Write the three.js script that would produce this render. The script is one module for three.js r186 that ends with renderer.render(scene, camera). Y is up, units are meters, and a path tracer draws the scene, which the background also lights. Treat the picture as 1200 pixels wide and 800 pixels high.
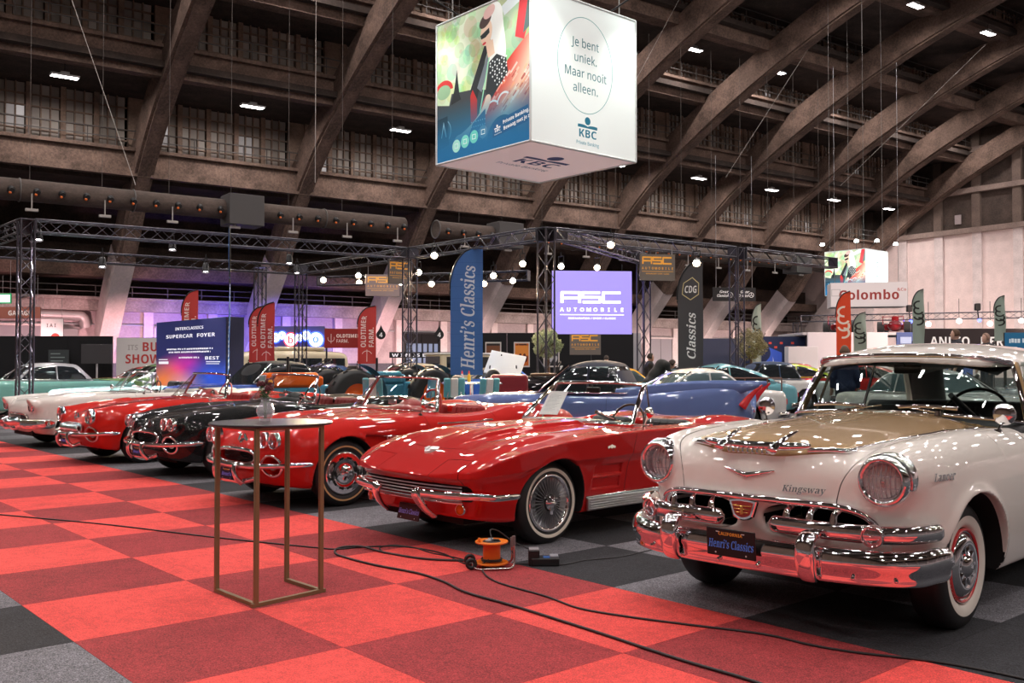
import * as THREE from 'three';
import { mergeGeometries } from 'three/addons/utils/BufferGeometryUtils.js';
import { RoundedBoxGeometry } from 'three/addons/geometries/RoundedBoxGeometry.js';
import { RectAreaLightUniformsLib } from 'three/addons/lights/RectAreaLightUniformsLib.js';

// ---------------------------------------------------------------- camera, exposure, background, lights
const scene = new THREE.Scene();
const camera = new THREE.PerspectiveCamera(39.19, 1.5, 0.1, 600);
camera.position.set(-1.576, 1.438, 5.261);
camera.lookAt(-1.576 + 0.657, 1.438 + 0.02346, 5.261 - 0.754);
const renderer = new THREE.WebGLRenderer({ antialias: true });
renderer.toneMapping = THREE.LinearToneMapping;
renderer.toneMappingExposure = 1.72;
renderer.shadowMap.enabled = true;
scene.background = new THREE.Color(0x000000);
RectAreaLightUniformsLib.init();
const HALL_LIGHT = 150;          // radiance of one high-bay lamp's face
const LAMP_GLOW = 14;            // what the eye sees of the fitting

// ---------------------------------------------------------------- helpers
const V3 = (x, y, z) => new THREE.Vector3(x, y, z);
function rng(seed) { let a = seed >>> 0; return () => { a = (a + 0x6D2B79F5) >>> 0; let t = a; t = Math.imul(t ^ (t >>> 15), t | 1); t ^= t + Math.imul(t ^ (t >>> 7), t | 61); return ((t ^ (t >>> 14)) >>> 0) / 4294967296; }; }
const clamp = (x, a, b) => x < a ? a : x > b ? b : x;
const lerp = (a, b, t) => a + (b - a) * t;
const sstep = (a, b, x) => { const t = clamp((x - a) / (b - a), 0, 1); return t * t * (3 - 2 * t); };
const smin = (a, b, k) => { const h = Math.max(k - Math.abs(a - b), 0) / k; return Math.min(a, b) - h * h * k * 0.25; };
const smax = (a, b, k) => -smin(-a, -b, k);
// smooth curve through [x, y] pairs, tabulated (monotone cubic)
function curve(pts) {
  const n = pts.length, xs = pts.map((p) => p[0]), ys = pts.map((p) => p[1]), d = [], m = [];
  for (let i = 0; i < n - 1; i++) d.push((ys[i + 1] - ys[i]) / (xs[i + 1] - xs[i]));
  m[0] = d[0]; m[n - 1] = d[n - 2];
  for (let i = 1; i < n - 1; i++) m[i] = d[i - 1] * d[i] <= 0 ? 0 : 2 * d[i - 1] * d[i] / (d[i - 1] + d[i]);
  const N = 400, x0 = xs[0], x1 = xs[n - 1], T = new Float64Array(N + 1);
  for (let q = 0, i = 0; q <= N; q++) {
    const x = x0 + (x1 - x0) * q / N; while (i < n - 2 && x > xs[i + 1]) i++;
    const h = xs[i + 1] - xs[i], t = (x - xs[i]) / h, t2 = t * t, t3 = t2 * t;
    T[q] = (2 * t3 - 3 * t2 + 1) * ys[i] + (t3 - 2 * t2 + t) * h * m[i] + (-2 * t3 + 3 * t2) * ys[i + 1] + (t3 - t2) * h * m[i + 1];
  }
  return (x) => { const q = clamp((x - x0) / (x1 - x0), 0, 1) * N, i = Math.min(N - 1, q | 0), t = q - i; return T[i] + (T[i + 1] - T[i]) * t; };
}
// names, tags
const taken = new Map();
function numbered(name) { const n = taken.get(name) || 0; taken.set(name, n + 1); return n ? `${name}_${String(n).padStart(3, '0')}` : name; }
function tag(o, label, category, group) { o.userData.label = label; o.userData.category = category; if (group) o.userData.group = group; return o; }
function thing(name, label, category, pos = [0, 0, 0], turn = 0, group) {
  const o = new THREE.Group(); o.name = numbered(name); o.position.set(...pos); o.rotation.y = turn; scene.add(o); return tag(o, label, category, group);
}
function struct(name, parent) { const o = new THREE.Group(); o.name = numbered(name); o.userData.kind = 'structure'; (parent || scene).add(o); return o; }
function prep(g) { if (g.index) g = g.toNonIndexed(); for (const k of Object.keys(g.attributes)) if (!['position', 'normal', 'uv'].includes(k)) g.deleteAttribute(k); if (!g.attributes.normal) g.computeVertexNormals(); if (!g.attributes.uv) g.setAttribute('uv', new THREE.BufferAttribute(new Float32Array(g.attributes.position.count * 2), 2)); g.morphAttributes = {}; return g; }
function join(gs) { if (!Array.isArray(gs)) return gs; gs = gs.flat(5); return gs.length === 1 ? gs[0] : mergeGeometries(gs.map(prep)); }
function part(name, gs, mat, parent, label) {
  const m = new THREE.Mesh(join(gs), mat); m.name = name; m.castShadow = m.receiveShadow = true; (parent || scene).add(m); if (label) m.userData.label = label; return m;
}
function solo(name, gs, mat, label, category, group) { const m = part(numbered(name), gs, mat, scene); return tag(m, label, category, group); }
function copyOf(o, label, group) { const c = o.clone(); c.name = numbered(o.name.replace(/_\d{3}$/, '')); c.userData = { ...o.userData, label: label || o.userData.label }; if (group) c.userData.group = group; scene.add(c); return c; }
// geometry
const at = (g, x, y, z) => g.translate(x, y, z);
function boxUV(g, s = 1) { // uv in metres from the face's own plane
  const p = g.attributes.position, n = g.attributes.normal, u = new Float32Array(p.count * 2);
  for (let i = 0; i < p.count; i++) {
    const ax = Math.abs(n.getX(i)), ay = Math.abs(n.getY(i)), az = Math.abs(n.getZ(i)), x = p.getX(i), y = p.getY(i), z = p.getZ(i);
    const [a, b] = ay >= ax && ay >= az ? [x, z] : ax >= az ? [z, y] : [x, y]; u[2 * i] = a * s; u[2 * i + 1] = b * s;
  }
  g.setAttribute('uv', new THREE.BufferAttribute(u, 2)); return g;
}
const bx = (x0, x1, y0, y1, z0, z1) => boxUV(at(new THREE.BoxGeometry(Math.abs(x1 - x0), Math.abs(y1 - y0), Math.abs(z1 - z0)), (x0 + x1) / 2, (y0 + y1) / 2, (z0 + z1) / 2));
const rbox = (w, h, d, r = 0.01, s = 2) => new RoundedBoxGeometry(w, h, d, s, Math.min(r, w / 2.01, h / 2.01, d / 2.01));
const vec = (a) => Array.isArray(a) ? V3(...a) : a;
function bar(a, b, r, seg = 6, r2) { // round bar between two points
  a = vec(a); b = vec(b); const d = b.clone().sub(a), L = d.length(), g = new THREE.CylinderGeometry(r2 ?? r, r, L, seg, 1, false);
  g.applyQuaternion(new THREE.Quaternion().setFromUnitVectors(V3(0, 1, 0), d.normalize())); return g.translate((a.x + b.x) / 2, (a.y + b.y) / 2, (a.z + b.z) / 2);
}
function sbar(a, b, w, h = w) { // square bar
  a = vec(a); b = vec(b); const d = b.clone().sub(a), L = d.length(), g = new THREE.BoxGeometry(w, h, L);
  const m = new THREE.Matrix4().lookAt(a, b, Math.abs(d.y) > 0.99 * L ? V3(1, 0, 0) : V3(0, 1, 0)); g.applyMatrix4(m); return g.translate((a.x + b.x) / 2, (a.y + b.y) / 2, (a.z + b.z) / 2);
}
const tube = (pts, r, seg = 40, rs = 6, closed = false) => new THREE.TubeGeometry(new THREE.CatmullRomCurve3(pts.map(vec), closed, 'centripetal'), seg, r, rs, closed);
const lathe = (pts, seg = 32) => new THREE.LatheGeometry(pts.map((p) => new THREE.Vector2(p[0], p[1])), seg);
const rotX = (g, a) => g.rotateX(a), rotY = (g, a) => g.rotateY(a), rotZ = (g, a) => g.rotateZ(a);
function grid(fn, nu, nv) { // surface from fn(u, v) -> [x, y, z]
  const P = [], I = [], U = [];
  for (let j = 0; j <= nv; j++) for (let i = 0; i <= nu; i++) { P.push(...fn(i / nu, j / nv)); U.push(i / nu, j / nv); }
  for (let j = 0; j < nv; j++) for (let i = 0; i < nu; i++) { const a = j * (nu + 1) + i, b = a + 1, c = a + nu + 1, d = c + 1; I.push(a, b, d, a, d, c); }
  const g = new THREE.BufferGeometry(); g.setAttribute('position', new THREE.Float32BufferAttribute(P, 3)); g.setAttribute('uv', new THREE.Float32BufferAttribute(U, 2)); g.setIndex(I); g.computeVertexNormals(); return g;
}
// a closed section [[a, b], ...] swept along points; a is sideways, b is up; scale(t) may taper; ends closed
function sweep(pts, sec, { n = 48, scale = () => 1, up = V3(0, 1, 0), cap = true, smooth = true } = {}) {
  const c = new THREE.CatmullRomCurve3(pts.map(vec), false, 'centripetal'), m = sec.length, P = [], I = [];
  for (let i = 0; i <= n; i++) {
    const t = i / n, p = c.getPointAt(t), d = c.getTangentAt(t), s = V3().crossVectors(up, d).normalize(), u = V3().crossVectors(d, s), k = scale(t), [ka, kb] = Array.isArray(k) ? k : [k, k];
    for (const [a, b] of sec) P.push(p.x + s.x * a * ka + u.x * b * kb, p.y + s.y * a * ka + u.y * b * kb, p.z + s.z * a * ka + u.z * b * kb);
  }
  for (let i = 0; i < n; i++) for (let j = 0; j < m; j++) { const a = i * m + j, b = i * m + (j + 1) % m; I.push(a, a + m, b, b, a + m, b + m); }
  if (cap) for (const [o, f] of [[0, 0], [n * m, 1]]) {
    const k = P.length / 3; let x = 0, y = 0, z = 0; for (let j = 0; j < m; j++) { x += P[(o + j) * 3]; y += P[(o + j) * 3 + 1]; z += P[(o + j) * 3 + 2]; } P.push(x / m, y / m, z / m);
    for (let j = 0; j < m; j++) { const a = o + j, b = o + (j + 1) % m; f ? I.push(k, b, a) : I.push(k, a, b); }
  }
  let g = new THREE.BufferGeometry(); g.setAttribute('position', new THREE.Float32BufferAttribute(P, 3)); g.setIndex(I);
  if (!smooth) g = g.toNonIndexed(); g.computeVertexNormals(); return g;
}
const ring = (a, b, n = 16, pw = 2) => Array.from({ length: n }, (_, i) => { const t = i / n * Math.PI * 2, c = Math.cos(t), s = Math.sin(t); return [a * Math.sign(c) * Math.abs(c) ** (2 / pw), b * Math.sign(s) * Math.abs(s) ** (2 / pw)]; });
const flip = (g) => { // mirror across z = 0
  g = g.clone(); g.scale(1, 1, -1); if (g.index) { const a = g.index.array; for (let i = 0; i < a.length; i += 3) { const t = a[i]; a[i] = a[i + 1]; a[i + 1] = t; } } else for (const k of Object.keys(g.attributes)) { const A = g.attributes[k], s = A.itemSize; for (let i = 0; i < A.count; i += 3) for (let c = 0; c < s; c++) { const t = A.array[i * s + c]; A.array[i * s + c] = A.array[(i + 1) * s + c]; A.array[(i + 1) * s + c] = t; } } return g;
};
// materials
const mats = new Map();
function M(color, rough = 0.6, metal = 0, more) {
  const key = JSON.stringify([color, rough, metal, more]); if (!mats.has(key)) { const m = more ? new THREE.MeshPhysicalMaterial({ roughness: rough, metalness: metal, side: THREE.DoubleSide, ...more }) : new THREE.MeshStandardMaterial({ roughness: rough, metalness: metal, side: THREE.DoubleSide }); if (Array.isArray(color)) m.color.setRGB(...color); else m.color.set(color); mats.set(key, m); } return mats.get(key);
}
const paint = (c, r = 0.6) => M(c, r, 0, { clearcoat: 1, clearcoatRoughness: 0.02, specularIntensity: 0.15 });
const glow = (c, k) => M(0x000000, 0.5, 0, { emissive: c, emissiveIntensity: k });
const chrome = M([0.86, 0.85, 0.87], 0.05, 1), steel = M([0.5, 0.5, 0.52], 0.3, 1), rubber = M([0.012, 0.012, 0.013], 0.55), black = M([0.008, 0.008, 0.009], 0.5), matte = M([0.006, 0.006, 0.006], 0.95);
const glass = M([0.93, 0.97, 0.96], 0.01, 0, { transmission: 1, thickness: 0, ior: 1.5 });
// textures
function noise2(w, h, cells, seed) { const r = rng(seed), g = Array.from({ length: cells * cells }, r), o = new Float32Array(w * h); for (let y = 0; y < h; y++) for (let x = 0; x < w; x++) { const fx = x / w * cells, fy = y / h * cells, i = fx | 0, j = fy | 0, u = sstep(0, 1, fx - i), v = sstep(0, 1, fy - j), G = (a, b) => g[(b % cells) * cells + a % cells]; o[y * w + x] = lerp(lerp(G(i, j), G(i + 1, j), u), lerp(G(i, j + 1), G(i + 1, j + 1), u), v); } return o; }
function dataTex(w, h, fn, srgb = true) { const d = new Uint8Array(w * h * 4); for (let i = 0; i < w * h; i++) { const c = fn(i % w, (i / w) | 0, i); d[4 * i] = clamp(c[0], 0, 255); d[4 * i + 1] = clamp(c[1], 0, 255); d[4 * i + 2] = clamp(c[2], 0, 255); d[4 * i + 3] = 255; } const t = new THREE.DataTexture(d, w, h); t.wrapS = t.wrapT = THREE.RepeatWrapping; t.magFilter = THREE.LinearFilter; t.minFilter = THREE.LinearFilter; if (srgb) t.colorSpace = THREE.SRGBColorSpace; t.needsUpdate = true; return t; }
function canvasTex(w, h, draw) { const c = document.createElement('canvas'); c.width = w; c.height = h; draw(c.getContext('2d'), w, h); const t = new THREE.CanvasTexture(c); t.colorSpace = THREE.SRGBColorSpace; t.magFilter = THREE.LinearFilter; return t; }
const scribble = (c, x, y, w, h, seed = 1) => { const r = rng(seed); for (let q = x - w / 2; q < x + w / 2;) { const k = h * (0.35 + 0.4 * r()); c.fillRect(q, y - h * (0.8 + 0.2 * r()), Math.min(k, x + w / 2 - q), h); q += k + h * (r() < 0.2 ? 0.5 : 0.14); } };   // a line of print too small to read
const printed = (tex, glowing = 0, rough = 0.7) => { const m = new THREE.MeshStandardMaterial({ map: tex, roughness: rough, side: THREE.DoubleSide }); if (glowing) { m.emissive = new THREE.Color(1, 1, 1); m.emissiveMap = tex; m.emissiveIntensity = glowing; } return m; };
// hall frame: a runs along the hall, b across it towards the long wall; both from the camera's foot
const HX = -1.576, HZ = 5.261, HT = -0.0968;
const hall = (a, b) => [HX + a * Math.cos(HT) - b * Math.sin(HT), 0, HZ - a * Math.sin(HT) - b * Math.cos(HT)];
const inHall = (o) => { o.position.set(HX, 0, HZ); o.rotation.y = HT; return o; };

// ---------------------------------------------------------------- modelling of curved bodies: a signed field meshed by surface nets
// f(x, y, |z|) < 0 inside; box = [x0, x1, y0, y1, zmax]
function meshField(f, box, h) {
  const asym = box.length > 5;   // [x0, x1, y0, y1, zmax, 1]: not mirrored
  const [x0, x1, y0, y1, zm] = box, nx = Math.ceil((x1 - x0) / h) + 1, ny = Math.ceil((y1 - y0) / h) + 1, nh = Math.ceil(zm / h) + 1, nz = 2 * nh - 1, V = new Float32Array(nx * ny * nz), m = 4, far = m * h * 1.25;
  const id = (i, j, k) => (k * ny + j) * nx + i;
  for (const sg of asym ? [1, -1] : [1]) for (let bk = 0; bk < nh; bk += m) for (let bj = 0; bj < ny; bj += m) for (let bi = 0; bi < nx; bi += m) {
    const c = f(x0 + (bi + (m - 1) / 2) * h, y0 + (bj + (m - 1) / 2) * h, sg * (bk + (m - 1) / 2) * h), skip = Math.abs(c) > far;
    for (let k = bk; k < Math.min(nh, bk + m); k++) for (let j = bj; j < Math.min(ny, bj + m); j++) for (let i = bi; i < Math.min(nx, bi + m); i++) {
      const v = skip ? c : f(x0 + i * h, y0 + j * h, sg * k * h); V[id(i, j, nh - 1 + sg * k)] = v; if (!asym) V[id(i, j, nh - 1 - k)] = v;
    }
  }
  const cell = new Int32Array(nx * ny * nz).fill(-1), P = [], z0 = -(nh - 1) * h;
  const E = [[0, 1], [2, 3], [4, 5], [6, 7], [0, 2], [1, 3], [4, 6], [5, 7], [0, 4], [1, 5], [2, 6], [3, 7]], val = new Float32Array(8);
  for (let k = 0; k < nz - 1; k++) for (let j = 0; j < ny - 1; j++) for (let i = 0; i < nx - 1; i++) {
    let s = 0; for (let q = 0; q < 8; q++) { const v = val[q] = V[id(i + (q & 1), j + ((q >> 1) & 1), k + (q >> 2))]; if (v < 0) s++; }
    if (s === 0 || s === 8) continue;
    let x = 0, y = 0, z = 0, n = 0;
    for (const [a, b] of E) { const va = val[a], vb = val[b]; if ((va < 0) === (vb < 0)) continue; const t = va / (va - vb); x += lerp(a & 1, b & 1, t); y += lerp((a >> 1) & 1, (b >> 1) & 1, t); z += lerp(a >> 2, b >> 2, t); n++; }
    cell[id(i, j, k)] = P.length / 3; P.push(x0 + (i + x / n) * h, y0 + (j + y / n) * h, z0 + (k + z / n) * h);
  }
  const I = [];
  const quad = (a, b, c, d, fl) => { if (a < 0 || b < 0 || c < 0 || d < 0) return; fl ? I.push(a, c, b, a, d, c) : I.push(a, b, c, a, c, d); };
  for (let k = 1; k < nz - 1; k++) for (let j = 1; j < ny - 1; j++) for (let i = 1; i < nx - 1; i++) {
    const v = V[id(i, j, k)] < 0;
    if (v !== V[id(i + 1, j, k)] < 0) quad(cell[id(i, j - 1, k - 1)], cell[id(i, j, k - 1)], cell[id(i, j, k)], cell[id(i, j - 1, k)], !v);
    if (v !== V[id(i, j + 1, k)] < 0) quad(cell[id(i - 1, j, k - 1)], cell[id(i - 1, j, k)], cell[id(i, j, k)], cell[id(i, j, k - 1)], !v);
    if (v !== V[id(i, j, k + 1)] < 0) quad(cell[id(i - 1, j - 1, k)], cell[id(i, j - 1, k)], cell[id(i, j, k)], cell[id(i - 1, j, k)], !v);
  }
  const nv = P.length / 3, N = new Float32Array(nv * 3), e = h * 0.3, F = asym ? f : (x, y, z) => f(x, y, Math.abs(z));
  for (let i = 0; i < nv; i++) {
    let x = P[3 * i], y = P[3 * i + 1], z = P[3 * i + 2], gx, gy, gz, L;
    const ox = x, oy = y, oz = z;
    for (let it = 0; it < 3; it++) {
      gx = F(x + e, y, z) - F(x - e, y, z); gy = F(x, y + e, z) - F(x, y - e, z); gz = F(x, y, z + e) - F(x, y, z - e); L = Math.hypot(gx, gy, gz) || 1e-9;
      if (it === 2) break;
      const s = clamp(F(x, y, z) / (L / (2 * e)), -h * 0.6, h * 0.6) / L; x -= gx * s; y -= gy * s; z -= gz * s;
      x = clamp(x, ox - h * 0.7, ox + h * 0.7); y = clamp(y, oy - h * 0.7, oy + h * 0.7); z = clamp(z, oz - h * 0.7, oz + h * 0.7);
    }
    P[3 * i] = x; P[3 * i + 1] = y; P[3 * i + 2] = z; N[3 * i] = gx / L; N[3 * i + 1] = gy / L; N[3 * i + 2] = gz / L;
  }
  return { P, N: Array.from(N), I };
}
// split a mesh by the sign of fn(x, y, z, nx, ny, nz): [where positive, where negative]
function split(m, fn) {
  const nv = m.P.length / 3, s = new Float32Array(nv), out = [0, 1].map(() => ({ P: [], N: [], I: [], map: new Map() }));
  for (let i = 0; i < nv; i++) s[i] = fn(m.P[3 * i], m.P[3 * i + 1], m.P[3 * i + 2], m.N[3 * i], m.N[3 * i + 1], m.N[3 * i + 2]) || 1e-9;
  const put = (o, key, i, j, t) => { let v = o.map.get(key); if (v === undefined) { v = o.P.length / 3; for (let c = 0; c < 3; c++) { o.P.push(lerp(m.P[3 * i + c], m.P[3 * j + c], t)); o.N.push(lerp(m.N[3 * i + c], m.N[3 * j + c], t)); } o.map.set(key, v); } return v; };
  for (let q = 0; q < m.I.length; q += 3) {
    const t = [m.I[q], m.I[q + 1], m.I[q + 2]];
    for (const [o, sg] of [[out[0], 1], [out[1], -1]]) {
      const poly = [];
      for (let k = 0; k < 3; k++) { const a = t[k], b = t[(k + 1) % 3], sa = s[a] * sg, sb = s[b] * sg; if (sa > 0) poly.push(put(o, a, a, a, 0)); if ((sa > 0) !== (sb > 0)) { const [i, j] = a < b ? [a, b] : [b, a]; poly.push(put(o, nv + i * nv + j, i, j, s[i] / (s[i] - s[j]))); } }
      for (let k = 1; k + 1 < poly.length; k++) o.I.push(poly[0], poly[k], poly[k + 1]);
    }
  }
  return out.map(({ P, N, I }) => ({ P, N, I }));
}
const joined = (...ms) => { const o = { P: [], N: [], I: [] }; for (const m of ms) { const b = o.P.length / 3; for (const v of m.P) o.P.push(v); for (const v of m.N) o.N.push(v); for (const i of m.I) o.I.push(i + b); } return o; };
// cut a panel joint: [panel, rest, joint sunk below the surface]
function panel(m, fn, w = 0.004, deep = 0.007) {
  const [A, B0] = split(m, (...q) => fn(...q) - w / 2), [B, J] = split(B0, (...q) => -fn(...q) - w / 2);
  for (let i = 0; i < J.P.length; i++) J.P[i] -= J.N[i] * deep; return [A, B, J];
}
function geo(m) { const g = new THREE.BufferGeometry(); g.setAttribute('position', new THREE.Float32BufferAttribute(m.P, 3)); g.setAttribute('normal', new THREE.Float32BufferAttribute(m.N, 3)); g.setIndex(m.I); return g; }
// marching onto a field's surface from a start along a direction
function hit(f, p, d, far = 3) { let t = 0; for (let i = 0; i < 200 && t < far; i++) { const v = f(p[0] + d[0] * t, p[1] + d[1] * t, Math.abs(p[2] + d[2] * t)); if (v < 0.0008) break; t += Math.max(v * 0.6, 0.0008); } return V3(p[0] + d[0] * t, p[1] + d[1] * t, p[2] + d[2] * t); }
const onSide = (f, x, y, off = 0) => hit(f, [x, y, 1.3], [0, 0, -1]).add(V3(0, 0, off));
const onTop = (f, x, z, off = 0) => hit(f, [x, 1.9, z], [0, -1, 0]).add(V3(0, off, 0));
const onFront = (f, y, z, off = 0) => hit(f, [-1.6, y, z], [1, 0, 0]).add(V3(-off, 0, 0));
// ================================================================ THE SETTING
// ---- carpet: square tiles on a sub-floor
function carpetTex(r, g, b, seed, sp) {
  const q = rng(seed), n1 = noise2(256, 256, 24, seed + 1), n2 = noise2(256, 256, 5, seed + 2);
  return dataTex(256, 256, (x, y, i) => { const k = 1 + sp * (q() - 0.5) * 2 + 0.10 * (n1[i] - 0.5) + 0.10 * (n2[i] - 0.5), w = sp * 60 * Math.max(0, q() - 0.72); return [r * k + w, g * k + w * 1.1, b * k + w * 1.1]; });
}
const bumpTex = dataTex(256, 256, (() => { const q = rng(77); return () => { const v = q() * 255; return [v, v, v]; }; })(), false);
function carpetMat(r, g, b, seed, sp) { const m = new THREE.MeshStandardMaterial({ map: carpetTex(r, g, b, seed, sp), roughness: 1, bumpMap: bumpTex, bumpScale: 0.004 }); return m; }
const redMats = [carpetMat(230, 80, 75, 1, 0.16), carpetMat(223, 76, 71, 2, 0.18)], wineMats = [carpetMat(156, 54, 57, 3, 0.3), carpetMat(150, 52, 55, 4, 0.32)];
const greyMats = [carpetMat(116, 114, 120, 5, 0.42), carpetMat(110, 108, 114, 6, 0.45)], coalMats = [carpetMat(48, 48, 52, 7, 0.4), carpetMat(45, 45, 49, 8, 0.42)];
const floor = struct('floor');
{
  const checker = dataTex(512, 512, (() => { const q = rng(9); return (x, y) => { const v = ((x < 256) === (y < 256) ? 50 : 78) * (0.6 + 0.8 * q()); return [v, v, v * 1.04]; }; })());
  const g = bx(-70, 150, -0.3, -0.006, -150, 60); g.attributes.uv.array.forEach((v, i, a) => { a[i] = v / 2; });
  part('floor_base', g, new THREE.MeshStandardMaterial({ map: checker, roughness: 1 }), floor);
  const tg = bx(-0.4988, 0.4988, -0.006, 0, -0.4988, 0.4988), r = rng(12);
  const lay = (i, j, m) => { const t = new THREE.Mesh(tg, m); t.name = 'carpet_tile'; t.castShadow = t.receiveShadow = true; t.position.set(i + 0.5, 0, -(j + 0.5)); t.rotation.y = Math.floor(r() * 4) * Math.PI / 2; floor.add(t); };
  for (let j = -6; j < 27; j++) for (let i = 0; i < 3; i++) lay(i, j, ((i + j) & 1 ? wineMats : redMats)[r() < 0.5 ? 0 : 1]);
  for (let j = -6; j < 12; j++) for (let i = 3; i < 7; i++) lay(i, j, ((i + j) & 1 && (i + j > 0 || j > -2) ? greyMats : coalMats)[r() < 0.5 ? 0 : 1]);
  for (let j = -3; j < 5; j++) for (let i = -3; i < 0; i++) lay(i, j, ((i + j) & 1 ? coalMats : greyMats)[r() < 0.5 ? 0 : 1]);
}
// ---- hall shell
function roughTex(r, g, b, seed, k) { const a = noise2(512, 512, 6, seed), c = noise2(512, 512, 40, seed + 1), d = noise2(512, 512, 170, seed + 2); return dataTex(512, 512, (x, y, i) => { const s = 1 + k * ((a[i] - 0.5) * 0.7 + (c[i] - 0.5) * 0.5 + (d[i] - 0.5) * 0.5); return [r * s, g * s, b * s]; }); }
const wallMat = (r, g, b, seed, k, rep = 0.25) => { const t = roughTex(r, g, b, seed, k); t.repeat.set(rep, rep); return new THREE.MeshStandardMaterial({ map: t, roughness: 0.95, side: THREE.DoubleSide }); };
const concrete = wallMat(110, 90, 80, 21, 0.55), concreteDark = wallMat(66, 55, 50, 22, 0.5), panelBrown = wallMat(80, 68, 62, 23, 0.35), white1 = wallMat(214, 200, 198, 24, 0.12), white2 = wallMat(176, 162, 162, 25, 0.14), wallDark = wallMat(62, 50, 44, 26, 0.5), railPaint = M([0.09, 0.08, 0.075], 0.7);  // last wall tone: even dark brown for upper walls and gallery fronts
const hb = (a0, a1, y0, y1, b0, b1) => bx(a0, a1, y0, y1, -b1, -b0);
const A0 = -36, A1 = 100, ARCH = [-28, -17.3, -6, 5.4, 16.9, 28.2, 39, 49.6, 59.4, 69.6, 79.6, 89.2, 99];
const profile = curve([[1.4, 77], [3.5, 74.8], [6, 72.6], [8.5, 70.2], [13.4, 66.2], [17, 62], [20, 57], [23.4, 50], [26.6, 41.5], [28.6, 34], [29.8, 28], [30.4, 22]].map(([y, b]) => [y, b]));   // b of the arch's inner edge at a height
const BM = 20.5;                                                    // the hall's middle
const mirrorB = (b) => 2 * BM - b;
{ // arches
  const pts = []; for (let i = 0; i <= 44; i++) { const y = 30.4 * Math.sin(i / 44 * Math.PI / 2); pts.push([profile(Math.max(1.4, y)) + (y < 1.4 ? (1.4 - y) * 1.05 : 0), y]); }
  const full = [...pts, ...pts.slice(0, -1).reverse().map(([b, y]) => [mirrorB(b), y])];
  const strip = (from, to, w0, w1, dep) => { // box section swept over stations
    const P = [], I = [], n = to - from;
    for (let i = from; i <= to; i++) {
      const [b, y] = full[i], [b0, y0] = full[Math.max(0, i - 1)], [b1, y1] = full[Math.min(full.length - 1, i + 1)], L = Math.hypot(b1 - b0, y1 - y0), nb = (y1 - y0) / L, ny = -(b1 - b0) / L;   // outward
      for (const [w, d] of [[w0, 0], [w1, 0], [w1, dep], [w0, dep]]) P.push(w, y + ny * d, -(b + nb * d));
    }
    for (let i = 0; i < n; i++) for (let q = 0; q < 4; q++) { const a = i * 4 + q, b = i * 4 + (q + 1) % 4; I.push(a, b, a + 4, b, b + 4, a + 4); }
    let g = new THREE.BufferGeometry(); g.setAttribute('position', new THREE.Float32BufferAttribute(P, 3)); g.setIndex(I); g = g.toNonIndexed(); g.computeVertexNormals(); return boxUV(g);
  };
  const foot = full.findIndex((p) => p[1] > 8), end = full.length - 1;
  const gTop = strip(foot, end - foot, -0.62, 0.62, 2.0), gRib = strip(foot, end - foot, -0.42, 0.42, -0.12), gFoot = strip(0, foot, -0.66, 0.66, 2.05), gFoot2 = strip(end - foot, end, -0.66, 0.66, 2.05);
  ARCH.forEach((a, i) => { const o = struct('trim_' + (i + 1)); inHall(o); o.userData.label = 'brown concrete roof arch with a pale painted foot'; for (const [n, g, m] of [['arch', gTop, concrete], ['arch_rib', gRib, concrete], ['painted_foot', gFoot, white1], ['painted_foot', gFoot2, white1]]) { const p = part(n, g, m, o); p.position.x = a; } });
}
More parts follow.
